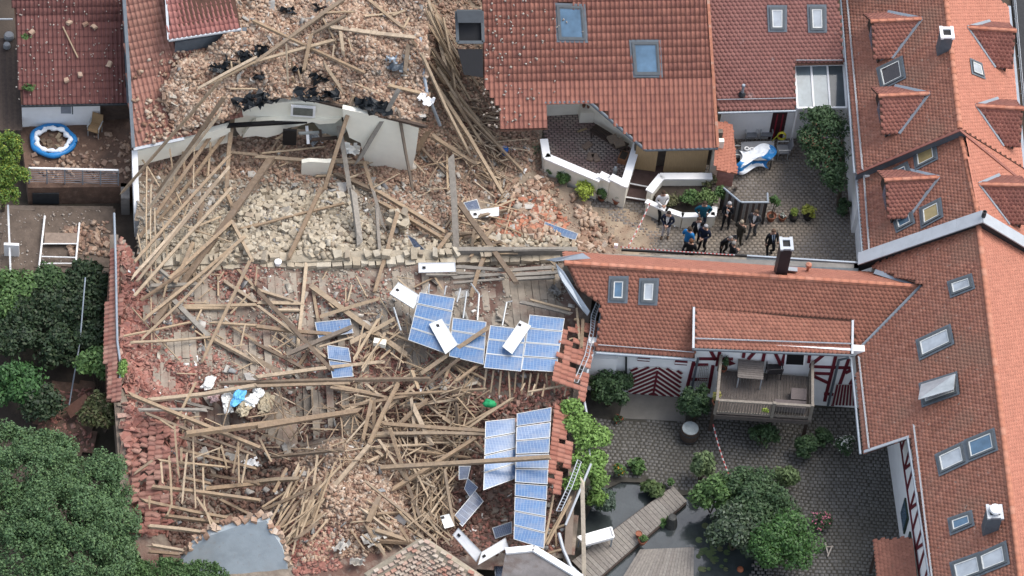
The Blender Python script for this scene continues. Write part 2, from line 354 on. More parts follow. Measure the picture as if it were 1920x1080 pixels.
# ================================================================= RIGHT LONG HOUSE
def skylight(pl, cs, parent, pane=GLASS, fr=.09, open_=0, sash=None, blind=None):
    """roof window from its four corner pixels (top-left, top-right, bottom-right, bottom-left); > frame, pane, flashing"""
    c = [pl.pix(*q) for q in cs]; n = pl.n; ce = sum(c, Vector()) / 4
    w = MB(); H = .10
    inn = [ce + (q - ce) * 1 for q in c]
    e = [(c[(i + 1) % 4] - c[i]).normalized() for i in range(4)]
    inn = [c[i] + (e[i] - e[i - 1]) * fr for i in range(4)]
    for i in range(4):
        j = (i + 1) % 4; w.prism([c[i], c[j], inn[j], inn[i]], n * H)
    root = w.build('roof_window', FRAME, parent)
    g = MB().prism([q + n * .045 for q in inn], n * .012).build('pane', pane, root)
    s = MB(); in2 = [inn[i] + (e[i] - e[i - 1]) * .045 for i in range(4)]
    for i in range(4):
        j = (i + 1) % 4; s.prism([inn[i] + n * .06, inn[j] + n * .06, in2[j] + n * .06, in2[i] + n * .06], n * .02)
    s.build('sash', sash or FRAMEL, root)
    fl = [c[i] - (e[i] - e[i - 1]) * .10 for i in range(4)]
    MB().prism([q + n * .048 for q in fl], n * .006).build('flashing', LEAD, root)
    return root
def strip(pl, a, b, w, mt, parent, name='flashing', off=.06, h=.03):
    A, B = pl.pix(*a, off), pl.pix(*b, off); return MB().bar(A, B, w, h, pl.n).build(name, mt, parent)
rh = thing('tiled_house', P(1700, 560, 0), 'long two slope house roofed in weathered orange tiles along the right edge', 'house')
CL = slope((1618, 850), (1600, 665), 3.6, .8, -1)   # left slope, lower part
CRa, CRb = CL.pix(1833, 410), CL.pix(1921, 1150)
CRn = Vector((-CL.n.x, -CL.n.y, CL.n.z)); 
def back_slope(a, b, t=.8):
    d = (b - a).normalized(); d.z = 0; d.normalize(); h = Vector((d.y, -d.x, 0))
    if h.x < 0: h = -h
    v = (h - Z * t).normalized(); n = d.cross(v); n = n if n.z > 0 else -n
    pl = Plane(a, n); pl.u = d; pl.v = -v; return pl
CR = back_slope(CRa, CRb)
polyCL = [(1632, 498), (1640, 507), (1730, 534), (1603, 668), (1618, 850), (1705, 820), (1750, 1110), (1760, 1150), CRb, CRa]
vent_ex = []
winC = [[(1781, 531), (1820, 518), (1825, 540), (1786, 555)], [(1722, 640), (1780, 613), (1786, 644), (1728, 672)],
        [(1728, 722), (1792, 702), (1796, 738), (1733, 760)], [(1758, 855), (1805, 833), (1812, 867), (1765, 889)], [(1813, 828), (1862, 808), (1868, 843), (1819, 863)],
        [(1782, 975), (1820, 962), (1824, 984), (1786, 1000)], [(1786, 1058), (1836, 1040), (1843, 1075), (1793, 1093)], [(1836, 1042), (1884, 1020), (1890, 1056), (1842, 1075)]]
deck(CL, polyCL, DECKM, rh)
tiles(CL, polyCL, TILE_MOSS, rh, excl=winC)
pr = [CRa, CRb, CRb + (-CR.v) * 6.5, CRa + (-CR.v) * 6.5]
deck(CR, pr, DECKM, rh); TILE_R = mat('clay tile salmon lit side', [(.53, .215, .145), (.55, .23, .155), (.51, .205, .138), (.54, .222, .15)], .8, 3, .15, .15, 40, stain=[(5, .4, .7, .75, (.5, .42, .36))])  # tile colour lightened for the stronger light on the right slopes
tiles(CR, pr, TILE_R, rh)
ridge_tiles(CRa + Z * .02, CRb + Z * .02, RIDGE, rh)
for k, wc in enumerate(winC):
    skylight(CL, wc, rh, GLASSW if k in (2, 3, 6, 7, 0, 1) else GLASS)
# the tilted-open casement
op = [CL.pix(*q, .1) for q in winC[2]]; up = CL.n * .45
MB().prism([op[0] + CL.n * .02, op[1] + CL.n * .02, op[2] + up * .7, op[3] + up], CL.n * .04).build('open_casement', GLASSW, rh)
# upper sections
AL = slope((1606, 325), (1578, 0), 4.0, .8, -1); ARa, ARb = AL.pix(1766, -70), AL.pix(1800, 241)
AR = back_slope(ARb, ARa); polyAL = [(1572, -70), (1606, 325), ARb, ARa]
BL = slope((1620, 478), (1609, 330), 3.55, .8, -1); BRa, BRb = BL.pix(1801, 250), BL.pix(1838, 420); BR = back_slope(BRb, BRa)
polyBL = [(1607, 322), (1621, 492), BRb, BRa]
deck(AL, polyAL, DECKM, rh); deck(BL, polyBL, DECKM, rh)
winA = [[(1648, 130), (1690, 110), (1696, 146), (1656, 166)]]
winB = [[(1716, 286), (1752, 268), (1756, 298), (1720, 316)], [(1728, 393), (1762, 376), (1766, 406), (1731, 425)], [(1678, 412), (1708, 398), (1713, 418), (1684, 433)], [(1672, 322), (1700, 308), (1706, 325), (1676, 342)]]
tiles(AL, polyAL, TILE_MOSS, rh, excl=winA); tiles(BL, polyBL, TILE_MOSS, rh, excl=winB)
for wc in winA: skylight(AL, wc, rh, mat('dark pane', (.05, .04, .04), .1, 2, .3, 0, metal=.3, spec=.8))
for k, wc in enumerate(winB): skylight(BL, wc, rh, mat('pane with amber blind', (.42, .33, .16), .12, 2, .2, 0, metal=.2) if k < 2 else GLASS)
pA = [ARb, ARa, ARa - AR.v * 4.3, ARb - AR.v * 4.0]; pB = [BRb, BRa, BRa - BR.v * 4.6, BRb - BR.v * 5.0]
deck(AR, pA, DECKM, rh); deck(BR, pB, DECKM, rh)
winAR = [[(1820, 114), (1838, 122), (1843, 145), (1823, 137)]]
tiles(AR, pA, TILE_R, rh, excl=winAR); tiles(BR, pB, TILE_R, rh); ridge_tiles(ARb, ARa, RIDGE, rh); ridge_tiles(BRb, BRa, RIDGE, rh)
for wc in winAR: skylight(AR, wc, rh, GLASSW, .05)
# grey flashing where the upper roof steps down
for a, b in ((AL.pix(1607, 322), ARb), (ARb, AR.pix(1935, 352))):
    m_ = MB(); q = a + Vector((0, -.05, 0)); q2 = b + Vector((0, -.05, 0)); m_.prism([q - Z * .55, q2 - Z * .55, q2 - Z * .04, q - Z * .04], (0, .06, 0)); m_.build('step_flashing', LEAD, rh)
    MB().bar(a + Z * .03 + Vector((0, -.1, 0)), b + Z * .03 + Vector((0, -.1, 0)), .12, .04).build('verge_board', TILE_BR, rh)
# gable wall ends and courtyard walls of the right house
pA0, pA1 = P(1578, 0, 4.0), P(1606, 325, 4.0); pB0, pB1 = P(1609, 330, 3.55), P(1621, 492, 3.55)
ins = Vector((.35, 0, 0))
MB().prism([pA0 + ins - Z * .1, pA1 + ins - Z * .1, (pA1 + ins) * 1 - Z * 4.05, pA0 + ins - Z * 4.05], (.3, 0, 0)).build('wall', WHITE, rh)
MB().prism([pB0 + ins - Z * .1, pB1 + ins - Z * .1, pB1 + ins - Z * 3.6, pB0 + ins - Z * 3.6], (.3, 0, 0)).build('wall', WHITE, rh)
# half-timbered recessed wall towards the lower courtyard
ta, tb = CL.pix(1706, 822), CL.pix(1752, 1125); ta = ta + Vector((.18, 0, -.12)); tb = tb + Vector((.18, 0, -.12)); tb.z = ta.z = min(ta.z, tb.z); ta = ta + (ta - tb).normalized() * 3.2
WR = vplane(Vector((ta.x, ta.y, 0)), Vector((tb.x, tb.y, 0)))
MB().prism([ta, tb, Vector((tb.x, tb.y, 0)), Vector((ta.x, ta.y, 0))], (.3, 0, 0)).build('wall', WHITE, rh)
uW = (tb - ta); uW.z = 0; LW = uW.length; uW.normalize()
ff = MB()
for zz in (2.55, 4.4): ff.bar(ta * 1 + Z * (zz - ta.z) + Vector((-.02, 0, 0)), Vector((tb.x - .02, tb.y, zz)), .05, .14)
k = 0; s_ = .2
while s_ < LW:
    p = Vector((ta.x, ta.y, 0)) + uW * s_ + Vector((-.02, 0, 0)); ff.bar(p + Z * 2.55, p + Z * 4.95, .14, .05, uW.cross(Z))
    if k % 2: ff.bar(p + Z * 2.6, p + uW * .8 + Z * 4.3, .12, .05, uW.cross(Z))
    s_ += .95; k += 1
ff.build('timber_framing', REDT, rh)
for s_ in (4.6, 6.2, 7.8):
    p = Vector((ta.x - .02, ta.y, 1.55)) + uW * s_
    x = MB().box(p, 1.0, .1, 1.1, u=uW, v=Vector((-1, 0, 0)), n=Z).build('window', mat('dark green frame', (.03, .05, .035), .6), rh)
    MB().box(p + Vector((-.06, 0, 0)), .8, .03, .9, u=uW, v=Vector((-1, 0, 0)), n=Z).build('pane', GLASS, x)
# south wall of the projecting part, with dark red soffit
sa, sb = CL.pix(1620, 848), CL.pix(1704, 820)
MB().bar(sa + Z * .03, sb + Z * .03, .12, .05).build('verge_board', ZINCL, rh)
MB().bar(sa - Z * .1 + Vector((0, .05, 0)), sb - Z * .1 + Vector((0, .05, 0)), .05, .16).build('barge_board', REDT, rh)
# gutters along the left eaves
def gutter(pts, parent, mt=ZINC, r=.05): return MB().tube(pts, r, 8).build('gutter', mt, parent)
gutter([P(1598, 668, 3.58) + Vector((-.06, 0, 0)), P(1616, 852, 3.58) + Vector((-.06, 0, 0))], rh)
gutter([CL.pix(1704, 820) + Vector((-.05, 0, -.03)), CL.pix(1750, 1115) + Vector((-.05, 0, -.03))], rh)
gutter([P(1576, -40, 3.95) + Vector((-.05, 0, 0)), P(1604, 325, 3.95) + Vector((-.05, 0, 0))], rh)
gutter([P(1607, 330, 3.5) + Vector((-.05, 0, 0)), P(1619, 480, 3.5) + Vector((-.05, 0, 0))], rh)
# snow guards: rail on short brackets
def snow_guard(pl, a, b, parent, h=.16, dbl=True):
    A, B = pl.pix(*a), pl.pix(*b); mb = MB(); n = pl.n
    for hh in ((h, h * .5) if dbl else (h,)): mb.tube([A + n * hh, B + n * hh], .018, 5)
    d = B - A; k = max(2, int(d.length / .7))
    for i in range(k + 1): q = A + d * (i / k); mb.bar(q, q + n * (h + .02), .03, .03, d)
    return mb.build('snow_guard', ZINCL, parent)
snow_guard(CL, (1613, 672), (1632, 842), rh); snow_guard(CL, (1716, 800), (1752, 1100), rh)
snow_guard(AL, (1588, -30), (1620, 320), rh); snow_guard(BL, (1622, 325), (1633, 480), rh)
snow_guard(AR, (1898, -10), (1916, 200), rh); 
MB().bar(pA[2] + Z * .02, pA[3] + Z * .02, .12, .08).build('gutter', ZINC, rh)
# fire wall with a folded metal cap
f0, f1, f2 = CL.pix(1606, 503), CL.pix(1838, 424), CR.pix(1935, 482)
for a, b in ((f0, f1), (f1, f2)):
    MB().prism([a - Z * .3, b - Z * .3, b + Z * .42, a + Z * .42], (0, .30, 0)).build('fire_wall', DARKM, rh)
    a2, b2 = a + Z * .45 + Vector((0, .14, 0)), b + Z * .45 + Vector((0, .14, 0)); d = (b2 - a2); n_ = 5
    for i in range(n_):
        MB().bar(a2 + d * (i / n_), a2 + d * ((i + .995) / n_), .62, .05).build('wall_cap', ZINCL, rh)
vp = f1 + Z * .45 + Vector((.05, .15, 0)); MB().lathe(vp, [(.09, 0), (.09, .32), (.06, .32), (.06, .2)], 12).build('vent_pipe', DARKM, rh)
# dormers: little gabled roofs
def dormer(pl, tip, end, back, foot, parent, flip=1, mt=TILE_BR):  # default tile is darker, carrying the shade on the dormer flanks
    """tip: ridge pixel at the front, end: ridge pixel where it dies into the roof, foot: lower front eave pixel"""
    E = pl.pix(*end); T = P(*tip, E.z); 
    d = (E - T); d.z = 0; L = d.length; d.normalize(); s = Vector((-d.y, d.x, 0)); s = s if s.y < 0 else -s     # s points to the camera side
    wd, hh = 1.28, .98
    rt = thing('dormer', (T.x, T.y, T.z), None, None); rt.parent = parent; rt.location = T - ORG[parent.name]; ORG[rt.name] = T.copy()
    for sg in (1, -1):
        ss = s * sg; v = (-ss * wd + Z * hh).normalized(); n = (ss * hh + Z * wd).normalized()
        q = Plane(T, n); q.u = d; q.v = v
        lo = T + ss * wd - Z * hh; Ls = math.hypot(wd, hh)
        # where the lower edge of the dormer roof meets the main roof
        def hit(p):
            den = d.dot(pl.n); return p + d * ((pl.p - p).dot(pl.n) / den)
        E2 = hit(lo); poly = [T, lo, E2, hit(T)]
        deck(q, poly, DECKM, rt, 'roof_deck', .06, -.012)
        q.p = lo
        tiles(q, poly, mt, rt)
        MB().bar(hit(T) + Z * .04, E2 + Z * .04, .16, .03, pl.n).build('valley_flashing', ZINC, rt)
    lo1, lo2 = T + s * (wd - .15) - Z * hh + d * .25, T - s * (wd - .15) - Z * hh + d * .25
    top = T + d * .25 - Z * .12
    den = d.dot(pl.n)
    b1, b2 = lo1.copy(), lo2.copy(); b1.z = pl.z(b1.x, b1.y) - .1; b2.z = pl.z(b2.x, b2.y) - .1
    MB().prism([top, lo1, b1, b2, lo2], d * .1).build('front_wall', WOODD, rt)
    c1 = lo1 + d * 1.6
    MB().prism([lo1 - s * .02, b1 - s * .02, c1 + Z * .05 - s * .02], -s * .08).build('cheek', ZINC, rt)
    cw = (b1 + b2) / 2 + Z * .55; MB().box(cw - d * .06, .8, .05, .7, u=s, v=d, n=Z).build('window', GLASS, rt)
    ridge_tiles(T - d * .05 + Z * .02, hit(T) + Z * .02, RIDGE, rt, .10)
    return rt
dormer(AL, (1634, 40), (1728, 36), None, None, rh); dormer(AL, (1649, 180), (1742, 176), None, None, rh); dormer(BL, (1660, 338), (1760, 333), None, None, rh)
dormer(AL, (1620, -92), (1714, -95), None, None, rh)
dormer(AR, (1904, 58), (1815, 52), None, None, rh, -1); dormer(AR, (1918, 204), (1830, 199), None, None, rh, -1); dormer(BR, (1930, 348), (1836, 346), None, None, rh, -1)
def chimney(name, base, top_z, w, mt, cap, label, parent=None, d=None, cowl=False):
    b = base; mb = MB()
    rt = thing(name, b, label, 'chimney') if parent is None else thing(name, b, None, None)
    if parent is not None: rt.parent = parent; rt.location = Vector(b) - ORG[parent.name]
    dd = d or w
    MB().box(b + Z * ((top_z - b.z) / 2), w, dd, top_z - b.z, R(8)).build('shaft', mt, rt)
    r = MB(); c = Vector((b.x, b.y, top_z))
    ux, uy_ = Vector((math.cos(R(8)), math.sin(R(8)), 0)), Vector((-math.sin(R(8)), math.cos(R(8)), 0))
    for sx in (-1, 1): r.box(c + ux * (sx * (w / 2 - .02)) + Z * .05, .12, dd + .16, .1, R(8)); r.box(c + uy_ * (sx * (dd / 2 - .02)) + Z * .05, w - .16, .12, .099, R(8))
    r.build('rim', cap, rt); MB().box(c + Z * .012, w - .12, dd - .12, .02, R(8)).build('flue_opening', BLACK, rt)
    if cowl: MB().lathe(c + Z * .1, [(.17, 0), (.17, .1), (.24, .12), (.22, .2), (.1, .26)], 14).build('cowl', WPAINT, rt)
    return rt
c_ = AL.pix(1768, 92); chimney('chimney', c_ - Z * .4, c_.z + 1.0, .5, LEAD, WPAINT, None, rh, .5)
c_ = CL.pix(1856, 990); chimney('chimney', c_ - Z * .4, c_.z + 1.05, .55, LEAD, ZINCL, None, rh, .5, True)
# small lean-to roof at the lower right
lt = thing('porch_roof', P(1680, 1060, 0), 'small orange tiled porch roof low beside the half timbered wall', 'porch')
LT = slope((1645, 1090), (1637, 1013), 2.3, .35, -1); pp = [(1637, 1013), (1708, 1007), (1722, 1100), (1645, 1100)]
deck(LT, pp, DECKM, lt); tiles(LT, pp, TILE_OR, lt, drop=.0)
for q in ((1642, 1016), (1702, 1010)):
    t_ = LT.pix(*q, -.1); MB().bar(Vector((t_.x + .1, t_.y, 0)), t_ + Vector((.1, 0, 0)), .12, .12, Vector((1, 0, 0))).build('post', WOODD, lt)
# ================================================================= COURTYARD HOUSE (left wing)
ch = thing('half_timbered_house', P(1350, 745, 0), 'half timbered courtyard house with orange tiles, red framing and a wide dormer', 'house')
F = slope((1115, 658), (1305, 672), 3.1, .8, 1)
polyF = [(1062, 497), (1727, 536), (1601, 669), (1600, 690), (1305, 672), (1115, 658), (1126, 600), (1126, 572), (1082, 540)]
dorm = [(1303, 580), (1600, 598), (1604, 700), (1303, 690)]
winF = [[(1146, 522), (1174, 522), (1172, 564), (1144, 563)], [(1203, 526), (1231, 526), (1228, 568), (1201, 567)]]
deck(F, [(1062, 497), (1727, 536), (1603, 668), (1600, 602), (1302, 583), (1303, 672), (1115, 658), (1126, 600), (1126, 572), (1082, 540)], DECKM, ch); tiles(F, polyF, TILE_OR, ch, excl=winF + [dorm])
for k, wc in enumerate(winF): skylight(F, wc, ch, GLASS if k == 0 else GLASSW, .11)
fa, fb = F.pix(1058, 494), F.pix(1727, 536)
hd = Vector((fb.x - fa.x, fb.y - fa.y, 0)).normalized(); bk = Vector((-hd.y, hd.x, 0))
fa2 = Vector((fa.x, fa.y, (fa.z + fb.z) / 2)); fb2 = Vector((fb.x, fb.y, fa2.z))
FB = Plane(fa2, (bk * .8 + Z).normalized()); FB.u = hd; FB.v = (-bk + Z * .8).normalized()
pFB = [fa2, fb2, fb2 + (bk - Z * .8) * 1.5, fa2 + (bk - Z * .8) * 1.5]
deck(FB, pFB, DECKM, ch); FBt = Plane(pFB[3], FB.n); FBt.u, FBt.v = -hd, FB.v; FBt.p = pFB[2]
tiles(FBt, pFB, TILE_R, ch); ridge_tiles(fa2, fb2, RIDGE, ch, .12)  # back slope takes the tile colour lightened for its stronger light
strip(F, (1732, 535), (1603, 667), .26, ZINC, ch, 'valley_flashing', .1)
MB().bar(fb2 + Z * .03, CL.pix(1640, 509, .08), .2, .03, CL.n).build('valley_flashing', ZINC, ch)
# dormer roof of lower pitch
D = Plane(F.pix(1304, 578), Z); Dt, Db = F.pix(1304, 578), P(1302, 653, 3.86); De = P(1597, 665, 3.86)
D.u = Vector((De.x - Db.x, De.y - Db.y, 0)).normalized(); D.v = (Dt - Db); D.v = (D.v - D.u * D.v.dot(D.u)).normalized(); D.n = D.u.cross(D.v).normalized(); D.n = D.n if D.n.z > 0 else -D.n; D.p = Db
pD = [(1304, 577), (1598, 592), (1597, 665), (1302, 653)]
deck(D, pD, DECKM, ch, thick=.12); tiles(D, pD, TILE_OR, ch)
MB().bar(D.pix(1301, 576, .05), D.pix(1300, 653, .05), .09, .08, D.n).build('verge_flashing', ZINCL, ch)
MB().bar(D.pix(1599, 594, .05), D.pix(1598, 664, .05), .09, .08, D.n).build('verge_flashing', ZINCL, ch)
gutter([D.pix(1298, 655, 0) , D.pix(1600, 667, 0)], ch, LEAD, .055); gutter([F.pix(1118, 662), F.pix(1303, 675)], ch, ZINC, .06)
snow_guard(F, (1122, 646), (1300, 660), ch, .12); snow_guard(D, (1304, 636), (1596, 646), ch, .14)
c_ = (FB.pix(1468, 508)); 
# front wall
g0, g1 = P(1178, 735, 0), P(1292, 743, 0); uF = (g1 - g0).normalized(); WF = vplane(g0, g1); nF = WF.n
L0 = g0 - uF * 1.9; L1 = g0 + uF * 9.6
def wseg(s0, s1, z0, z1, mt=WHITE, th=.3, name='wall'):
    a, b = g0 + uF * s0, g0 + uF * s1
    return MB().prism([a + Z * z0, b + Z * z0, b + Z * z1, a + Z * z1], -nF * th).build(name, mt, ch)
wseg(-1.9, 2.75, 0, 3.2); wseg(2.75, 9.55, 0, 3.95)
DX, DY = 1080, 620
def wz(x, y, off=0.0): return WF.pix(DX + x / 3.4286, DY + y / 3.4286, off)
bars = [((850, 100), (897, 188)), ((930, 105), (905, 225)), ((790, 180), (1010, 182)), ((1085, 115), (1075, 172)), ((1162, 122), (1108, 182)), ((1215, 128), (1200, 195)), ((1275, 130), (1315, 218)), ((1347, 133), (1323, 222)),
        ((1505, 140), (1495, 205)), ((1597, 150), (1508, 222)), ((1672, 152), (1598, 452)), ((1500, 230), (1775, 240)), ((1752, 185), (1648, 480)), ((1512, 284), (1622, 336)), ((1500, 272), (1632, 277)), ((1772, 252), (1732, 272)),
        ((757, 200), (705, 400)), ((742, 218), (850, 220)), ((742, 312), (845, 314)), ((1790, 300), (1762, 345)), ((1595, 405), (1660, 410)), ((880, 225), (850, 400))]
for a, b in bars: MB().bar(wz(*a, .03), wz(*b, .03), .13, .07, nF).build('frame_timber', REDT, ch)
dq = wz(990, 208, .04); MB().prism([dq + uF * .22, dq + Z * .15, dq - uF * .22, dq - Z * .15], nF * .03).build('diamond_panel', REDT, ch)
# gate with chevron boards
STRW = mat('cream white boards', (.66, .64, .58), .8, 6, .12, .15)
gt = MB(); G = [(1178, 738), (1183, 691), (1232, 687), (1279, 697), (1274, 744)]
gp = [WF.pix(x, y, .03) for x, y in G]
gate = MB().prism(gp, nF * .04).build('gate', STRW, ch)
gm = WF.pix(1231, 690, .08); ga = [WF.pix(*q, .075) for q in G]
def guv(p): q = p - g0; return (q.dot(uF), q.z)
gpoly = [guv(p) for p in ga]; mid = guv(WF.pix(1229, 715, .075))[0]
def clipseg(p, q, poly):
    ts = np.linspace(0, 1, 200); x = p[0] + (q[0] - p[0]) * ts; y = p[1] + (q[1] - p[1]) * ts; k = inpoly(x, y, poly)
    if k.sum() < 4: return None
    i = np.where(k)[0]; return (x[i[0]], y[i[0]]), (x[i[-1]], y[i[-1]])
for sg in (-1, 1):
    half = [(u_, v_) for u_, v_ in gpoly]; half = [(min(u_, mid) if sg < 0 else max(u_, mid), v_) for u_, v_ in half]
    for k in range(-2, 16):
        z0 = -1.6 + k * .30
        s = clipseg((mid + sg * 1.6, z0 + (0 if 1 else 0)), (mid + sg * .02, z0 + 1.45), half)
        if s: MB().bar(g0 + uF * s[0][0] + Z * s[0][1] + nF * .085, g0 + uF * s[1][0] + Z * s[1][1] + nF * .085, .115, .022, nF).build('chevron_board', REDT, gate)
MB().bar(g0 + uF * mid + Z * .03 + nF * .1, g0 + uF * mid + Z * 1.75 + nF * .1, .09, .03, nF).build('centre_strip', REDT, gate)
for x0, y0 in ((1207, 673), (1277, 680)):
    m_ = WF.pix(x0, y0, .03); MB().box(m_, .5, .06, .26, u=uF, v=nF, n=Z).build('shutter', REDT, ch); MB().box(m_ + nF * .035 + Z * .0, .5, .02, .09, u=uF, v=nF, n=Z).build('shutter_stripe', WPAINT, ch)
# striped cellar door on the right
sd_ = [wz(1672, 343, .04), wz(1795, 345, .04), wz(1795, 476, .04), wz(1640, 472, .04)]
door = MB().prism(sd_, nF * .03).build('striped_door', STRW, ch)
for k in range(7):
    t = (k + .5) / 7; a = sd_[0].lerp(sd_[1], t); b = sd_[3].lerp(sd_[2], t); MB().bar(a + nF * .045, b + nF * .045, .085, .02, nF).build('door_board', REDT, door)
# balcony door, window, pipes, trellis
pd = [wz(1348, 128, .05), wz(1478, 132, .05), wz(1470, 222, .05), wz(1338, 216, .05)]
bd = MB().prism(pd, nF * .04).build('balcony_door', WPAINT, ch)
ce = sum(pd, Vector()) / 4; MB().prism([ce + (q - ce) * .84 + nF * .045 for q in pd], nF * .01).build('pane', BLACK, bd)
pd = [wz(945, 95, .04), wz(1068, 100, .04), wz(1062, 136, .04), wz(940, 130, .04)]
wn = MB().prism(pd, nF * .04).build('window', WPAINT, ch); ce = sum(pd, Vector()) / 4; MB().prism([ce + (q - ce) * .8 + nF * .045 for q in pd], nF * .01).build('pane', GLASS, wn)
MB().tube([wz(785, 178, .12), wz(738, 400, .12)], .05, 8).build('downpipe', LEAD, ch)
MB().tube([wz(1760, 172, .35), wz(1690, 190, .14), wz(1620, 482, .14)], .055, 8).build('downpipe', LEAD, ch)
tr = MB()
for k in range(6): tr.bar(wz(800 + k * 10, 225, .08), wz(775 + k * 14, 350, .08), .02, .015, nF); tr.bar(wz(795, 235 + k * 20, .1), wz(850, 228 + k * 22, .1), .02, .015, nF)
tr.build('trellis', mat('pale trellis', (.5, .48, .44), .8), ch)
MB().tube([WF.pix(1174, 668, .12), WF.pix(1174, 722, .12)], .045, 8).build('downpipe', DARKM, ch)
# left pier of the front wall
MB().prism([WF.pix(1098, 664, .02), WF.pix(1158, 664, .02), WF.pix(1150, 722, .02), WF.pix(1090, 722, .02)], nF * .25).build('pier', WHITE, ch)
# back parapet of the wing towards the upper courtyard
pb = [P(1060, 474, 4.15), P(1165, 470, 4.15), P(1400, 481, 4.15), P(1610, 494, 4.15)]
pw = thing('parapet_wall', P(1300, 480, 0), 'low parapet wall with dark flashing behind the orange ridge', 'wall')
for (a, b, mt_, nm) in ((pb[0], pb[2], mat('stained mortar', (.36, .32, .26), .9, 3, .3, .4, 20, stain=[(2, .7, .5, .7, (.12, .11, .10))]), 'parapet_top'), (pb[2], pb[3], mat('slate topping', (.13, .15, .16), .8, 4, .35, .4, 20), 'parapet_top')):
    MB().prism([a, b, b + Vector((0, -.62, 0)), a + Vector((0, -.62, 0))], (0, 0, -.4)).build(nm, mt_, pw)
MB().prism([pb[0], pb[3], Vector((pb[3].x, pb[3].y, 0)), Vector((pb[0].x, pb[0].y, 0))], (0, -.25, 0)).build('wall', CONC, pw)
MB().bar(pb[1] + Z * .05, pb[2] + Z * .05, .07, .10).build('flashing', BLACK, pw); MB().bar(pb[2] + Z * .05, pb[3] + Z * .05, .07, .06).build('flashing', ZINC, pw)
# slim dark chimney of the wing
cb = FB.pix(1463, 512); chimney('flue_chimney', cb - Z * .6, cb.z + 1.9, .46, mat('anthracite cladding', (.035, .028, .032), .5, 4, .2, .05), ZINCL, 'tall slim anthracite chimney rising behind the courtyard house ridge', None, .5)
MB().prism([FB.pix(1463, 500, .1), FB.pix(1495, 503, .1), FB.pix(1495, 510, .1), FB.pix(1463, 507, .1)], Z * .05).build('roof_step', ZINCL, ch)
MB().lathe(FB.pix(1514, 508), [(.06, 0), (.06, .3), (.13, .34), (.12, .46), (.03, .5)], 10).build('roof_vent', RIDGE, ch)
DKW = mat('dark deck wood', [(.105, .088, .078), (.125, .105, .092), (.09, .075, .067), (.14, .12, .105)], .85, 8, .3, .3, 40)
RLW = mat('rail wood', [(.24, .21, .175), (.27, .235, .195)], .85, 8, .3, .3, 40)
# ================================================================= BALCONY DECK
dk = thing('balcony', P(1430, 840, 0), 'weathered grey timber balcony deck in front of the half timbered wall', 'balcony')
dz = 2.2; da, db, dc, dd_ = P(1347, 694, dz), P(1518, 706, dz), P(1518, 786, dz), P(1340, 775, dz)
n_ = 32
for k in range(n_):
    a0, b0 = da.lerp(db, k / n_), dd_.lerp(dc, k / n_); a1, b1 = da.lerp(db, (k + .93) / n_), dd_.lerp(dc, (k + .93) / n_)
    MB().prism([a0, a1, b1, b0], (0, 0, -.05)).build('deck_board', DKW, dk)
for t in (.02, .5, .97): MB().bar(da.lerp(dd_, t) - Z * .13, db.lerp(dc, t) - Z * .13, .12, .15).build('joist', WOODG, dk)
for q in (dd_, dd_.lerp(dc, .62), dc): MB().bar(Vector((q.x, q.y + .7, 0)), Vector((q.x, q.y + .7, dz - .2)), .14, .14, Vector((1, 0, 0))).build('post', WOODD, dk)  # posts coloured dark to match the shade beneath the deck
def railing(a, b, h, parent, nb, mt=RLW, bw=.05):
    MB().bar(a + Z * h, b + Z * h, .11, .06).build('handrail', mt, parent); MB().bar(a + Z * .12, b + Z * .12, .05, .08).build('bottom_rail', mt, parent)
    for i in range(nb): q = a.lerp(b, (i + .5) / nb); MB().bar(q + Z * .14, q + Z * (h - .03), bw, .025, b - a).build('baluster', mt, parent)
railing(dd_, dc, .92, dk, 34); railing(da, dd_, .92, dk, 14); railing(db, dc, .92, dk, 14)
for q in (da, dd_, dc, db, dd_.lerp(dc, .6)): MB().bar(q, q + Z * 1.0, .12, .12, Vector((1, 0, 0))).build('rail_post', RLW, dk)
MB().bar(Vector((dd_.x, dd_.y - .08, dz - .12)), Vector((dc.x, dc.y - .08, dz - .12)), .05, .22).build('fascia', DKW, dk)
# ================================================================= TOP MIDDLE: pantile house
ph = thing('pantile_house', P(1150, 250, 0), 'house with a wide brown orange pantile roof and two blue skylights', 'house')
K = slope((1210, 280), (1345, 277), 2.6, .7, 1)
polyK = [(884, -60), (1322, -60), (1346, 277), (1210, 280), (1105, 190), (1020, 192), (1027, 243), (938, 247), (940, 205), (907, 160), (905, 10)]
winK = [[(1043, 10), (1093, 12), (1098, 76), (1047, 75)], [(1184, 79), (1234, 79), (1238, 141), (1189, 141)]]
deck(K, polyK, DECKM, ph); tiles(K, polyK, TILE_PAN, ph, 'pan', .2, .33, excl=winK, indiv=300)
for wc in winK: skylight(K, wc, ph, GLASS, .09, sash=FRAME)
for a, b in (((1019, 193), (1105, 191)), ((1105, 191), (1210, 281)), ((1210, 281), (1346, 278))):
    MB().tube([K.pix(*a, -.03), K.pix(*b, -.03)], .075, 8).build('gutter', LEAD, ph)
MB().bar(K.pix(1324, -60, .05), K.pix(1346, 276, .05), .12, .08, K.n).build('verge_tiles', RIDGE, ph)
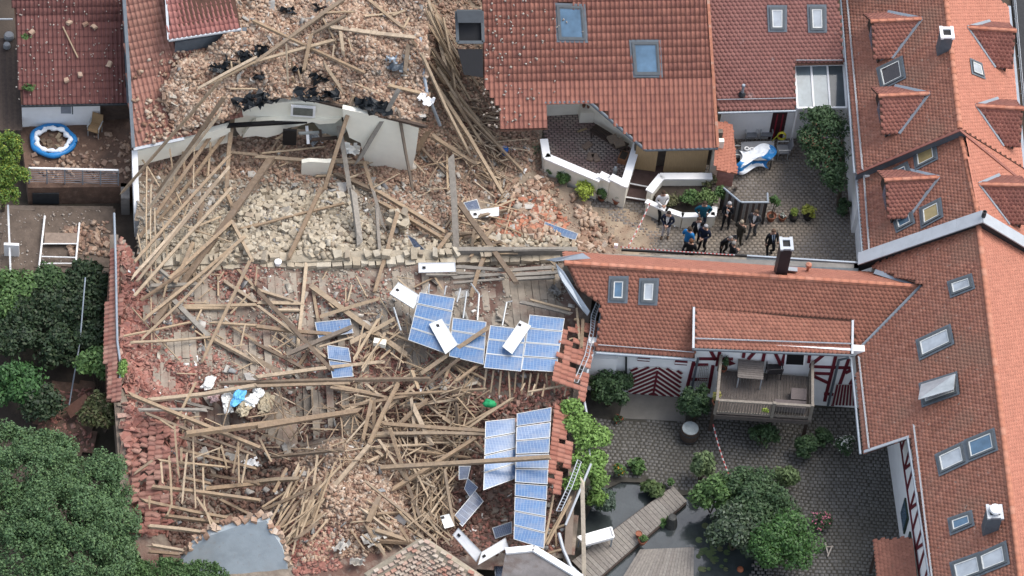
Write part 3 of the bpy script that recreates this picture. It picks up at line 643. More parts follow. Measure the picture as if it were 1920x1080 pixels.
# broken roof windows at its left edge
fw = [K.pix(*q) for q in ((855, 22), (903, 22), (905, 80), (857, 80))]
m_ = MB()
for i in range(4): m_.bar(fw[i] + K.n * .2, fw[(i + 1) % 4] + K.n * .2, .13, .12, K.n)
bw = m_.build('roof_window', FRAME, ph, 'dark empty roof window frame'); MB().prism([q + K.n * .05 for q in fw], -K.n * .02).build('pane', BLACK, bw)
MB().prism([fw[0] + K.n * .3, fw[1] + K.n * .3, fw[1] * .6 + fw[2] * .4 + K.n * .55, fw[0] * .6 + fw[3] * .4 + K.n * .55], K.n * .04).build('tilted_sash', mat('dark sash glass', (.05, .06, .07), .1, 3, .2, 0, metal=.3), bw)
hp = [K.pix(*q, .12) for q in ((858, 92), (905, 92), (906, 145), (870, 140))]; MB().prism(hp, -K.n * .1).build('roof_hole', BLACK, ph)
# walls under the overhang
tz = .5
ct = mat('cream terrace wall', (.80, .77, .67), .9, 1.5, .08, .1, 60, stain=[(1.8, .35, .52, .75, (.5, .46, .38))])
def upw(name, a, b, z0, z1, mt, parent, th=.2, back=True):
    A, B = P(*a, z0), P(*b, z0); n = (B - A).cross(Z).normalized(); n = n if n.y > 0 else -n
    return MB().prism([A, B, B + Z * (z1 - z0), A + Z * (z1 - z0)], n * th).build(name, mt, parent)
upw('wall', (1018, 218), (1090, 214), tz, 2.9, ct, ph); upw('wall', (1090, 214), (1215, 300), tz, 2.5, ct, ph)
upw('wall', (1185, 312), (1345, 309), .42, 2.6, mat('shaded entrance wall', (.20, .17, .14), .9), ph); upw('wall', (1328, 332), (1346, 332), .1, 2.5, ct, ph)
# terrace
te = thing('terrace', P(1100, 330, 0), 'raised brick paved terrace inside white capped cream parapet walls', 'terrace')
BRKP = mat('brown brick paving', [(.36, .255, .235), (.40, .28, .255), (.33, .23, .21), (.42, .31, .28)], .9, 1, .3, .3, 40, stain=[(.9, .8, .46, .64, (.48, .42, .36))])
fl = [(1022, 215), (1092, 212), (1200, 270), (1172, 362), (1125, 345), (1022, 300)]
MB().prism([P(x, y, tz) for x, y in fl], (0, 0, -.6)).build('floor', mat('brick joint', (.12, .10, .09), .9), te)
setts(te, fl, tz, .24, .12, BRKP, R(9), gap=.012)
def parapet(pts, zt, zb=0.0, th=.22, cap=True, parent=te, wm=ct, cw=.34, stepz=None):
    for i in range(len(pts) - 1):
        A, B = P(*pts[i], zt), P(*pts[i + 1], zt); z_ = stepz[i] if stepz else 0
        n = (B - A).cross(Z).normalized(); d = (B - A).normalized()
        MB().prism([A - n * th / 2 + Z * (z_ - .06), B - n * th / 2 + Z * (z_ - .06), Vector((B.x, B.y, zb)) - n * th / 2, Vector((A.x, A.y, zb)) - n * th / 2], n * th).build('parapet', wm, parent)
        if cap: MB().bar(A + Z * z_ - d * .05, B + Z * z_ + d * .05, cw, .08).build('coping', WPAINT, parent)
parapet([(1020, 263), (1025, 294), (1124, 336), (1126, 331), (1144, 340), (1146, 338), (1170, 350)], 1.3, stepz=[0, 0, .05, .12, .12, .2])
parapet([(1170, 349), (1197, 262)], 1.45)
# things on the terrace
gb = thing('barbecue_box', P(1098, 222, tz), 'cream box with clay pots on it at the back of the terrace', 'box')
MB().box(P(1098, 222, tz) + Z * .35, .6, .5, .7, R(10)).build('body', ct, gb)
for dx in (-.15, .05, .2): MB().lathe(P(1098, 222, tz) + Vector((dx, .03, .7)), [(.05, 0), (.08, .14), (.06, .13)], 10).build('pot', mat('clay pot small', (.26, .12, .08), .8), gb)
bc = thing('terrace_bench', P(1150, 258, tz), 'brown timber bench under the slanting terrace eave', 'bench')
b0, b1 = P(1116, 234, tz + .42), P(1178, 272, tz + .42); dn = Vector((b1.y - b0.y, b0.x - b1.x, 0)).normalized(); dn = dn if dn.y < 0 else -dn
for k in range(4): MB().bar(b0 + dn * (k * .13), b1 + dn * (k * .13), .11, .04).build('seat_slat', WOODD, bc)
for t in (.06, .94):
    for k in (.02, .38): q = b0.lerp(b1, t) + dn * k; MB().bar(Vector((q.x, q.y, tz)), q, .06, .06, Vector((1, 0, 0))).build('leg', WOODD, bc)
for t, lb in ((.62, 'left tan cushion on the terrace bench'), (.8, 'right tan cushion on the terrace bench')): q = b0.lerp(b1, t) + dn * .2; MB().add(chunks([q + Z * .09], [(.42, .4, .12)], .05, .12, yaw=[.5])[0], BOXF).build('cushion', mat('tan cushion', (.32, .25, .19), .9), None, lb, 'cushion')
pb_ = thing('planter_box', P(1168, 300, tz), 'small terracotta planter box by the right terrace parapet', 'planter')
MB().box(P(1168, 300, tz) + Z * .16, .36, .5, .32, R(-15)).build('box', mat('orange clay', (.36, .17, .09), .8), pb_); MB().box(P(1168, 300, tz) + Z * .325, .28, .42, .01, R(-15)).build('soil', EARTH, pb_)
for k, (x0, y0) in enumerate(((1101, 273), (1107, 294), (1117, 296))): MB().box(P(x0, y0, tz + .05), .42, .26, .09, R(50 + k * 35)).build('paving_brick', mat('loose tan brick', (.34, .25, .19), .9), None, ['upper single brick lying on the terrace', 'left of two bricks lying on the terrace', 'right of two bricks lying on the terrace'][k], 'brick', 'loose bricks on the terrace')
MB().bar(P(1083, 247, tz + .06), P(1100, 241, tz + .06), .07, .05).build('wood_piece', mat('pale wood piece', (.5, .38, .22), .9), None, 'pale piece of wood lying on the terrace', 'wood')
MB().lathe(P(1152, 328, tz), [(.08, 0), (.1, .4), (.05, .55), (.03, .56)], 12).build('glass_jug', GLASSW, None, 'glassy jug on the terrace at the corner parapet', 'jug')
# entrance ramp and the planter
ent = thing('entrance_steps', P(1200, 350, 0), 'short flight of brown brick steps between the terrace and planter', 'steps')
MB().prism([P(x, y, .42) for x, y in [(1190, 300), (1248, 310), (1228, 352), (1176, 344)]], (0, 0, -.4)).build('step', mat('brown brick step', (.13, .085, .075), .9, 4, .3, .2), ent)
MB().prism([P(x, y, .2) for x, y in [(1176, 348), (1228, 357), (1222, 376), (1170, 369)]], (0, 0, -.2)).build('step', MATS['brown brick step'], ent)
for a, b, z_ in (((1176, 343), (1229, 353), .44), ((1171, 369), (1222, 377), .22)): MB().bar(P(*a, z_), P(*b, z_), .06, .03).build('step_edge', WPAINT, ent)
pln = thing('planter', P(1290, 380, 0), 'raised white planter wall filled with shrubs beside the steps', 'planter')
parapet([(1218, 358), (1240, 331), (1333, 331)], 1.1, 0, .22, True, pln)
parapet([(1213, 378), (1250, 394), (1280, 404), (1338, 403), (1340, 390)], .75, 0, .2, True, pln, cw=.24)
MB().prism([P(x, y, .6) for x, y in [(1225, 365), (1245, 345), (1335, 345), (1338, 400), (1282, 402), (1252, 392)]], (0, 0, -.6)).build('soil', EARTH, pln)
# bamboo mats and screens under the eave
BAMB = mat('bamboo matting', (.50, .36, .20), .85, 3, .2, .3, 60, stretch=(14, 14, 1))
for q, lab in (([(1197, 281), (1236, 284), (1228, 322), (1187, 316)], 'square bamboo mat screen left of the doorway'), ([(1247, 283), (1325, 282), (1322, 322), (1243, 322)], 'wide bamboo screen under the pantile eave')):
    zb = .5; A, B = P(*q[3], zb), P(*q[2], zb); MB().prism([A, B, B + Z * 1.75, A + Z * 1.75], (0, .05, 0)).build('bamboo_screen', BAMB, None, lab, 'screen')
# ================================================================= beaver-tail house, top right of centre
bh = thing('beaver_tail_house', P(1450, 250, 0), 'house with a dull red scalloped tile roof and two narrow skylights', 'house')
Q = slope((1345, 209), (1490, 206), 2.5, .7, 1)
polyQ = [(1316, -60), (1568, -60), (1582, 121), (1491, 123), (1491, 206), (1345, 209)]
winQ = [[(1442, 14), (1471, 14), (1471, 56), (1444, 56)], [(1517, 13), (1545, 13), (1546, 57), (1519, 57)]]
TILE_DR = mat('clay tile dull red', [(.33, .15, .125), (.35, .162, .135), (.315, .14, .118), (.34, .155, .13)], .75, 3, .2, .2, 40, stain=[(.55, .55, .5, .75, (.30, .13, .11)), (1.1, .6, .68, .78, (.52, .46, .44))])
deck(Q, polyQ, DECKM, bh); tiles(Q, polyQ, TILE_DR, bh, excl=winQ, w=.19, h=.165)
for wc in winQ: skylight(Q, wc, bh, GLASSW, .1)
gutter([Q.pix(1346, 212), Q.pix(1492, 208)], bh); snow_guard(Q, (1345, 187), (1490, 184), bh, .12); snow_guard(Q, (1493, 113), (1578, 113), bh, .12)
MB().lathe(Q.pix(1391, 178), [(.06, 0), (.06, .55), (.075, .56), (.075, .66), (.05, .68)], 10).build('vent_pipe', ZINC, bh)
MB().lathe(Q.pix(1391, 178) - Z * .02, [(.16, 0), (.16, .08), (.08, .2)], 10).build('vent_collar', DARKM, bh)
upw('wall', (1346, 262), (1600, 258), 0, 2.3, WHITE, bh)
gr = thing('glass_canopy', P(1540, 210, 0), 'white framed glass canopy roof beside the scalloped red roof', 'canopy')
gc = [P(1490, 123, 3.1), P(1581, 121, 3.1), P(1587, 203, 2.5), P(1495, 204, 2.5)]
GCL = mat('canopy glass', (.22, .27, .29), .1, 2, .3, 0, metal=.05, spec=.6)
for k in range(3):
    a, b = k / 3, (k + 1) / 3; MB().prism([gc[0].lerp(gc[1], a + .01), gc[0].lerp(gc[1], b - .01), gc[3].lerp(gc[2], b - .01), gc[3].lerp(gc[2], a + .01)], (0, 0, -.02)).build('pane', GCL if k < 2 else mat('canopy glass dark', (.12, .14, .15), .1, 2, .3, 0), gr)
for k in range(4): MB().bar(gc[0].lerp(gc[1], k / 3) + Z * .03, gc[3].lerp(gc[2], k / 3) + Z * .03, .08, .08).build('rafter', WPAINT, gr)
for a, b in ((gc[0], gc[1]), (gc[3], gc[2])): MB().bar(a + Z * .03, b + Z * .03, .09, .1).build('beam', WPAINT, gr)
for q_ in (gc[2], gc[3]): MB().bar(Vector((q_.x, q_.y, 0)), q_, .08, .08, Vector((1, 0, 0))).build('post', WPAINT, gr)
# narrow tiled lean-to between the two houses
nl = thing('narrow_lean_to', P(1360, 320, 0), 'narrow plain orange lean-to roof between the pantile eave and terrace table', 'lean-to')
SM = mat('smooth orange roofing', (.42, .17, .11), .8, 2, .12, .1, 40)
NL = slope((1376, 328), (1383, 240), 1.9, .25, 1); pn = [(1342, 226), (1374, 233), (1383, 325), (1344, 318)]
deck(NL, pn, SM, nl, 'roof_sheet', .08); tiles(NL, pn, mat('smooth orange tile', [(.43, .17, .11), (.45, .18, .12), (.41, .16, .105)], .8, 3, .1, .1), nl, w=.17, h=.15)
upw('wall', (1342, 348), (1372, 350), 0, 1.3, mat('pink render', (.55, .28, .24), .9), nl)
MB().bar(P(1380, 352, 0), P(1380, 352, 1.8), .1, .1, Vector((1, 0, 0))).build('post', WOODD, nl)
# ================================================================= RUBBLE
def blob(mb, c, r, seed=0, amp=.25, nu=10, nv=7, rot=None):
    c = Vector(c); vs, fs = [], []
    rot = rot or Matrix.Identity(3)
    for j in range(nv + 1):
        th = math.pi * j / nv
        for i in range(nu):
            ph = 2 * math.pi * i / nu; d = Vector((math.sin(th) * math.cos(ph), math.sin(th) * math.sin(ph), math.cos(th)))
            k = 1 + amp * noise.noise(d * 1.7 + Vector((seed * 3.1, seed, 0))) + amp * .6 * noise.noise(d * 4 + Vector((0, seed * 2.3, seed)))
            vs.append(c + rot @ Vector((d.x * r[0] * k, d.y * r[1] * k, d.z * r[2] * k)))
    for j in range(nv):
        for i in range(nu): fs.append((j * nu + i, (j + 1) * nu + i, (j + 1) * nu + (i + 1) % nu, j * nu + (i + 1) % nu))
    return mb.add(vs, fs)
class Terrain:
    def __init__(s, name, outline, ctrl, mt, step=.22, amp=.12, fr=.9, parent=None, power=2.5):
        s.out = [P(x, y, z) for x, y, z in outline]; s.poly = [(p.x, p.y) for p in s.out]
        c = s.out + [P(x, y, z) for x, y, z in ctrl]
        s.cx = np.array([p.x for p in c]); s.cy = np.array([p.y for p in c]); s.cz = np.array([p.z for p in c]); s.pw = power; s.amp = amp; s.fr = fr
        x0, x1 = min(s.cx) - .1, max(s.cx) + .1; y0, y1 = min(s.cy) - .1, max(s.cy) + .1
        nx, ny = int((x1 - x0) / step) + 1, int((y1 - y0) / step) + 1
        X, Y = np.meshgrid(x0 + np.arange(nx) * step, y0 + np.arange(ny) * step, indexing='ij')
        Zz = s.h(X.ravel(), Y.ravel()).reshape(X.shape)
        keep = inpoly(X + step / 2, Y + step / 2, s.poly)[:-1, :-1]
        idx = np.arange(nx * ny).reshape(nx, ny)
        I, J = np.where(keep)
        fs = np.stack([idx[I, J], idx[I + 1, J], idx[I + 1, J + 1], idx[I, J + 1]], 1)
        used = np.unique(fs); rm = -np.ones(nx * ny, int); rm[used] = np.arange(len(used))
        mb = MB(); V = np.stack([X.ravel(), Y.ravel(), Zz.ravel()], 1)[used]; mb.v = [tuple(v) for v in V]; mb.f = [tuple(f) for f in rm[fs]]; mb.mi = [0] * len(mb.f)
        s.ob = mb.build(name, mt, None, kind='structure', smooth=True)
    def h(s, x, y):
        x = np.atleast_1d(np.asarray(x, float)); y = np.atleast_1d(np.asarray(y, float))
        d2 = (x[:, None] - s.cx) ** 2 + (y[:, None] - s.cy) ** 2 + .15; w_ = d2 ** (-s.pw / 2)
        z = (w_ * s.cz).sum(1) / w_.sum(1)
        f = s.fr
        z = z + s.amp * (np.sin(x * 2.1 * f + 1.3 * np.sin(y * 1.7 * f)) * np.cos(y * 2.6 * f + .8 * np.sin(x * 1.1 * f)) + .5 * np.sin(x * 5.3 * f + y * 3.1) * np.sin(y * 4.7 * f - x * 1.9))
        return z
    def at(s, px, py):
        z = float(s.cz.mean())
        for _ in range(6): p = P(px, py, z); z = z * .3 + .7 * float(s.h(p.x, p.y)[0])
        return P(px, py, z)
    def has(s, px, py): p = s.at(px, py); return bool(inpoly(p.x, p.y, s.poly))
    def sample(s, polypx, n, rng=RNG):
        pts = [s.at(*q) for q in polypx]; pl = [(p.x, p.y) for p in pts]
        x0, x1 = min(p[0] for p in pl), max(p[0] for p in pl); y0, y1 = min(p[1] for p in pl), max(p[1] for p in pl)
        ox, oy = [], []; tot = 0
        for _ in range(60):
            x = rng.uniform(x0, x1, n * 2); y = rng.uniform(y0, y1, n * 2); k = inpoly(x, y, pl) & inpoly(x, y, s.poly); ox.append(x[k]); oy.append(y[k]); tot += k.sum()
            if tot >= n: break
        x = np.concatenate(ox)[:n]; y = np.concatenate(oy)[:n]; return x, y, s.h(x, y)
def scatter(T, polypx, n, lo, hi, mt, name='brick_rubble', indiv=0, piece='brick', shape=(1, .6, .5), tilt=.5, lift=.3, jit=.18, clump=0.0, pw=2.0):
    """loose pieces over part of a terrain: the largest `indiv` as objects of their own, the rest one mass"""
    x, y, z = T.sample(polypx, n)
    if clump:
        k = np.array([noise.noise(Vector((a * .8, b * .8, clump))) for a, b in zip(x, y)]) > RNG.uniform(-.45, .35, len(x)); x, y, z = x[k], y[k], z[k]
    n = len(x); s = lo + (hi - lo) * RNG.random(n) ** pw
    sz = np.stack([s * shape[0] * RNG.uniform(.8, 1.2, n), s * shape[1] * RNG.uniform(.8, 1.2, n), s * shape[2] * RNG.uniform(.8, 1.2, n)], 1)
    z = z + sz[:, 2] * lift * RNG.uniform(.3, 1.6, n)
    V = chunks(np.stack([x, y, z], 1), sz, tilt, jit)
    o = np.argsort(-s); 
    for i in o[:indiv]:
        mb = MB(); mb.add(V[i], BOXF); mb.build(piece, mt, T.ob)
    r = o[indiv:]
    if len(r): npmesh(name, V[r], BOXF, 8, mt, T.ob, kind='stuff')
BRICK = mat('broken brick', [(.48, .325, .225), (.54, .395, .285), (.30, .175, .12), (.50, .345, .24), (.59, .47, .36), (.38, .225, .155), (.26, .15, .10), (.54, .39, .28), (.59, .50, .41)], .95, 5, .3, .4, 30, stain=[(2.5, .4, .5, .75, (.55, .46, .36))])
BRICKD = mat('dull brick', [(.36, .23, .16), (.44, .30, .21), (.30, .18, .13), (.48, .36, .27), (.40, .26, .18), (.34, .20, .15)], .95, 5, .3, .4, 30, stain=[(2.5, .4, .5, .75, (.40, .33, .26))])
STONE = mat('pale limestone', [(.47, .40, .295), (.54, .47, .355), (.42, .35, .255), (.59, .53, .42), (.37, .30, .22)], .95, 4, .25, .4, 30)
STONEG = mat('grey tan stone', [(.42, .37, .30), (.48, .43, .35), (.36, .31, .25), (.52, .47, .39)], .95, 4, .25, .4, 30)
SHARD = mat('broken red tile', [(.36, .15, .115), (.42, .19, .145), (.32, .13, .10), (.45, .22, .17), (.38, .17, .14), (.50, .33, .26)], .9, 5, .3, .3, 30, stain=[(3, .45, .5, .7, (.42, .32, .25))])
SHARDO = mat('broken orange tile', [(.48, .20, .12), (.52, .23, .14), (.44, .17, .11), (.50, .25, .17)], .9, 5, .3, .3, 30)
BITS = mat('pale bits', [(.62, .60, .55), (.70, .69, .66), (.52, .48, .42), (.45, .43, .40)], .8, 5, .2, .2)
DUSTB = mat('shade darkened brick dust', (.26, .18, .125), .95, 2.5, .4, .6, 14, stain=[(.9, .6, .45, .65, (.28, .19, .13)), (4, .5, .55, .7, (.48, .37, .27))])  # dusty base, darkened to suggest shaded gaps between the bricks
DUSTS = mat('stone dust', (.31, .245, .18), .95, 2.5, .4, .6, 14, stain=[(.8, .7, .45, .65, (.25, .16, .12)), (4, .5, .55, .7, (.48, .41, .31))])
DUSTC = mat('attic dust', (.29, .24, .19), .95, 2.5, .35, .6, 14, stain=[(.45, .9, .44, .58, (.17, .09, .07)), (3, .5, .52, .7, (.42, .36, .29))])
# --- upper collapsed house: rubble lying on its sagging roof
T1 = Terrain('rubble_slope', [(425, 218, 4.0), (470, 196, 4.2), (560, 186, 4.3), (640, 192, 4.3), (720, 222, 4.3), (790, 238, 4.2), (803, 190, 4.6), (803, 90, 5.8), (800, -60, 7.0), (440, -60, 7.0), (432, 60, 5.9), (340, 108, 5.4), (300, 170, 4.6), (330, 250, 3.4), (380, 238, 3.6)],
             [(600, 100, 5.4), (700, 60, 5.9), (500, 120, 5.1), (540, 60, 5.4), (380, 190, 4.3), (650, 30, 6.3)], DUSTB, amp=.10)
# --- yard rubble between the cream wall and the stone wall
T2 = Terrain('rubble_yard', [(255, 285, 1.2), (430, 262, 1.0), (560, 240, 1.0), (700, 290, .8), (800, 225, 1.4), (800, 60, 3.2), (805, -60, 3.6), (915, -60, 3.6), (920, 60, 3.0), (935, 170, 1.8), (1015, 245, .8), (1030, 330, .3), (1120, 390, .05), (1170, 470, .02), (1140, 520, .1), (1085, 500, 1.4), (1080, 478, 2.2), (760, 480, 2.6), (470, 488, 2.9), (262, 496, 2.6), (255, 400, 1.8)],
             [(600, 320, .9), (480, 340, 1.1), (760, 330, .9), (880, 250, 1.5), (960, 310, .8), (1050, 400, .2), (960, 400, .7), (870, 410, 1.1), (600, 460, 2.8), (520, 430, 2.3), (680, 440, 2.4), (780, 440, 1.7), (1000, 450, 1.3), (350, 380, 1.4), (350, 460, 2.5), (950, 465, 1.9), (640, 380, 1.5), (1110, 440, .25)], DUSTS, amp=.08)
# --- barn: attic floor and the pit below it
T3 = Terrain('rubble_barn', [(262, 492, 2.6), (470, 486, 2.7), (760, 478, 2.6), (1085, 474, 2.5), (1112, 570, 2.5), (1085, 760, 2.4), (1080, 1040, 1.8), (960, 1060, 1.8), (700, 1080, 2.0), (560, 1120, 2.0), (320, 1120, 1.6), (236, 1010, 2.2), (226, 800, 2.5), (222, 640, 2.9), (228, 500, 2.9), (222, 440, 2.9)],
             [(300, 600, 2.6), (500, 560, 2.6), (700, 560, 2.6), (900, 560, 2.5), (350, 680, 2.6), (500, 700, 2.4), (640, 690, 2.3), (850, 720, 2.5), (1000, 650, 2.6), (980, 720, 2.1), (420, 800, 1.1), (560, 790, .9), (400, 900, .4), (480, 900, .3), (430, 970, .4), (540, 830, .8), (640, 850, 2.6), (620, 920, 2.7), (680, 960, 2.5), (560, 1000, 2.1), (780, 900, 1.6), (800, 800, 1.4), (720, 770, 1.6), (860, 960, .8), (900, 900, .9), (950, 980, .6), (880, 830, 1.2), (1040, 900, 1.9), (290, 880, 2.3), (280, 940, 2.2), (450, 740, 2.5), (330, 1000, 1.3), (300, 760, 2.7)], DUSTC, amp=.06)
def TT(px, py):
    for T in (T3, T2, T1):
        if T.has(px, py): return T
    return None
def onT(px, py, dz=0.0, zdef=.6):
    T = TT(px, py)
    if T is None: return P(px, py, zdef + dz)
    p = T.at(px, py); return P(px, py, p.z + dz)
A1 = [(440, -40), (800, -40), (800, 225), (720, 220), (600, 186), (480, 196), (390, 235), (330, 235), (290, 130), (420, 70)]
scatter(T1, A1, 12500, .07, .25, BRICK, 'brick_rubble', 220, tilt=.45, shape=(1, .55, .45), jit=.10, pw=1.5)
scatter(T1, [(250, 170), (330, 100), (440, 60), (440, 215), (330, 255), (260, 260)], 1300, .07, .27, BRICK, 'brick_rubble', 60, tilt=.4, clump=3.1)
scatter(T1, A1, 4000, .03, .10, STONEG, 'stone_chips', 0)
scatter(T2, [(255, 285), (480, 250), (640, 265), (800, 230), (820, 330), (700, 345), (560, 345), (420, 330), (260, 330)], 3600, .06, .22, BRICKD, 'brick_rubble', 60)
scatter(T2, [(700, 300), (800, 230), (805, -40), (905, -40), (905, 100), (930, 180), (1010, 250), (1020, 330), (900, 330), (870, 440), (760, 430)], 5600, .06, .21, BRICKD, 'brick_rubble', 90)
scatter(T2, [(930, 300), (1025, 320), (1110, 395), (1160, 465), (1090, 470), (960, 440), (870, 440), (900, 340)], 1500, .08, .32, BRICK, 'brick_rubble', 80, clump=5.0)
scatter(T2, [(930, 380), (1030, 370), (1070, 420), (1000, 450), (930, 440)], 420, .12, .42, SHARDO, 'tile_shards', 90, 'tile_shard', (1, .6, .14), .35)
scatter(T2, [(255, 340), (470, 330), (700, 345), (870, 345), (870, 470), (262, 488)], 3200, .06, .20, STONEG, 'stone_rubble', 0, 'stone')
scatter(T2, [(420, 395), (500, 360), (650, 365), (715, 440), (700, 480), (300, 486), (300, 460)], 2200, .06, .30, STONE, 'stone_rubble', 220, 'stone', (1, .75, .6), .35, .45, jit=.22, pw=1.8)
scatter(T2, [(255, 440), (470, 420), (470, 486), (262, 494)], 260, .10, .32, STONE, 'stone_rubble', 40, 'stone', (1, .75, .65), .35, .5)
scatter(T2, [(262, 462), (560, 455), (1080, 452), (1080, 482), (470, 492), (262, 497)], 900, .08, .30, STONE, 'stone_rubble', 60, 'stone', (1, .75, .6), .3, .5)
scatter(T2, [(1050, 380), (1180, 380), (1250, 470), (1090, 480)], 350, .03, .10, BRICK, 'brick_chips', 0)
# barn: tile shards, stone chips and the brick mound
scatter(T3, [(225, 445), (262, 500), (290, 600), (300, 700), (240, 740), (222, 640)], 900, .14, .40, SHARD, 'tile_shards', 100, 'tile_shard', (1, .6, .12), .4)
scatter(T3, [(240, 640), (360, 690), (380, 760), (300, 800), (235, 790)], 900, .12, .38, SHARD, 'tile_shards', 60, 'tile_shard', (1, .6, .12), .4)
scatter(T3, [(262, 500), (480, 490), (500, 740), (270, 740)], 3400, .04, .24, SHARD, 'tile_shards', 40, 'tile_shard', (1, .65, .14), .35, clump=2.0)
scatter(T3, [(270, 495), (1080, 480), (1080, 560), (760, 640), (480, 720), (270, 730)], 7500, .025, .13, STONEG, 'stone_chips', 0, clump=4.0)
scatter(T3, [(480, 500), (720, 500), (760, 700), (500, 720)], 900, .05, .22, SHARD, 'tile_shards', 20, 'tile_shard', (1, .65, .14), .35, clump=7.0)
scatter(T3, [(480, 640), (780, 650), (1060, 690), (1070, 760), (500, 800)], 2400, .06, .26, SHARD, 'tile_shards', 60, 'tile_shard', (1, .6, .14), .45)
scatter(T3, [(560, 860), (640, 825), (720, 850), (800, 920), (780, 1010), (700, 1040), (560, 1060), (545, 960)], 5000, .05, .24, BRICK, 'brick_rubble', 120, shape=(1, .55, .45), jit=.12)
scatter(T3, [(330, 770), (560, 780), (560, 1010), (320, 1020), (290, 900)], 2600, .06, .26, mat('shade darkened reddish pit rubble', [(.19, .105, .08), (.24, .145, .11), (.15, .085, .065), (.28, .18, .14), (.20, .15, .12)], .95, 5, .3, .4, 30), 'brick_rubble', 30)  # the shade of the pit is put into this rubble colour
scatter(T3, [(540, 980), (640, 990), (640, 1070), (550, 1080)], 500, .08, .3, SHARD, 'tile_shards', 30, 'tile_shard', (1, .6, .2), .4)
scatter(T3, [(700, 740), (1060, 740), (1070, 1040), (800, 1040), (790, 900)], 3200, .06, .24, MATS['shade darkened reddish pit rubble'], 'brick_rubble', 30)
scatter(T3, [(480, 720), (760, 720), (700, 830), (560, 830), (480, 780)], 1500, .05, .22, MATS['shade darkened reddish pit rubble'], 'brick_rubble', 0)
for T, pol, n in ((T1, A1, 260), (T2, [(260, 290), (1000, 260), (1080, 470), (260, 480)], 420), (T3, [(240, 500), (1080, 500), (1060, 1040), (320, 1040)], 700)):
    scatter(T, pol, n, .05, .28, BITS, 'pale_scraps', 0, shape=(1, .5, .12), tilt=.5)
scatter(T3, [(270, 495), (480, 490), (500, 740), (300, 740)], 2600, .04, .22, mat('red brown fragments', [(.30, .145, .11), (.36, .19, .145), (.25, .12, .095), (.40, .26, .20), (.33, .22, .17)], .95, 5, .3, .3, 30), 'tile_fragments', 0, shape=(1, .6, .2), clump=6.3)
scatter(T3, [(470, 495), (760, 490), (780, 700), (500, 740)], 1500, .04, .20, MATS['red brown fragments'], 'tile_fragments', 0, shape=(1, .6, .2), clump=9.3)
scatter(T3, [(840, 770), (1060, 700), (1060, 1030), (860, 1030)], 700, .1, .4, SHARD, 'tile_shards', 40, 'tile_shard', (1, .55, .12), .5)
scatter(T2, [(300, 350), (480, 340), (700, 350), (860, 360), (860, 460), (480, 475), (300, 470)], 2400, .04, .15, BRICKD, 'brick_chips', 0, clump=5.5)
PLS = mat('plaster slabs', [(.50, .47, .42), (.58, .55, .50), (.44, .40, .34), (.54, .49, .40)], .9, 4, .25, .3, 20)
INS = mat('insulation scraps', [(.30, .31, .31), (.42, .40, .36), (.22, .22, .23), (.50, .46, .40), (.35, .27, .2)], .9, 4, .25, .3, 20)
for T, pol, n in ((T1, A1, 60), (T2, [(300, 300), (1000, 260), (1060, 460), (300, 470)], 110), (T3, [(260, 500), (1060, 500), (1040, 1030), (340, 1030)], 170)):
    scatter(T, pol, n, .15, .5, PLS, 'plaster_slabs', 12, 'plaster_slab', (1, .7, .1), .35, 1.5, .3); scatter(T, pol, n, .12, .5, INS, 'insulation_scraps', 8, 'scrap', (1, .5, .12), .5, 1.5, .35)
# boards of the attic floor
FLB = mat('attic floor board', [(.36, .305, .24), (.38, .325, .26), (.335, .285, .225), (.40, .34, .27)], .95, 3, .25, .3, 30, stain=[(.8, .75, .5, .68, (.28, .17, .13)), (5, .5, .5, .7, (.44, .38, .30))])
af = thing('attic_floor', T3.at(500, 600), 'dusty wide board floor under the tile shards left of the solar panels', 'floor')
a0, a1 = T3.at(262, 505), T3.at(1060, 490); ud = (a1 - a0); ud.z = 0; LL = ud.length; ud.normalize(); vd = Vector((ud.y, -ud.x, 0))
k = 0; s_ = .2
while s_ < LL - .3:
    t_ = .15 + random.random() * .6
    while t_ < (6.4 if s_ < 9 else 3.0):
        ln = random.uniform(1.2, 2.8)
        c = a0 + ud * s_ + vd * (t_ + ln / 2); px_, py_ = proj((c.x, c.y, 2.7))
        if random.random() < .86:
            h_ = [float(T3.h(q.x, q.y)[0]) for q in (c - vd * ln / 2, c + vd * ln / 2)]
            e0, e1 = c - vd * ln / 2, c + vd * ln / 2; e0.z = h_[0] + .012 + random.uniform(-.04, .035); e1.z = h_[1] + .012 + random.uniform(-.04, .035)
            MB().bar(e0, e1, .285, .03, Z, jag=.03).build('floor_board', FLB, af)
        t_ += ln + .03
    s_ += .30; k += 1
# blown dust over the pavers at the foot of the heap
DP = Terrain('dust_patch', [(1020, 340, .03), (1090, 385, .022), (1165, 392, .010), (1215, 400, .006), (1240, 440, .006), (1225, 475, .008), (1160, 480, .02), (1060, 470, .06)], [(1100, 420, .045), (1150, 430, .03)], mat('tan dust', (.42, .33, .235), .95, 2, .3, .3, 14, stain=[(1.3, .6, .5, .68, (.34, .22, .15))]), step=.12, amp=.014)
scatter(DP, [(1020, 345), (1210, 400), (1230, 470), (1060, 470)], 500, .02, .09, BRICK, 'brick_chips', 0)
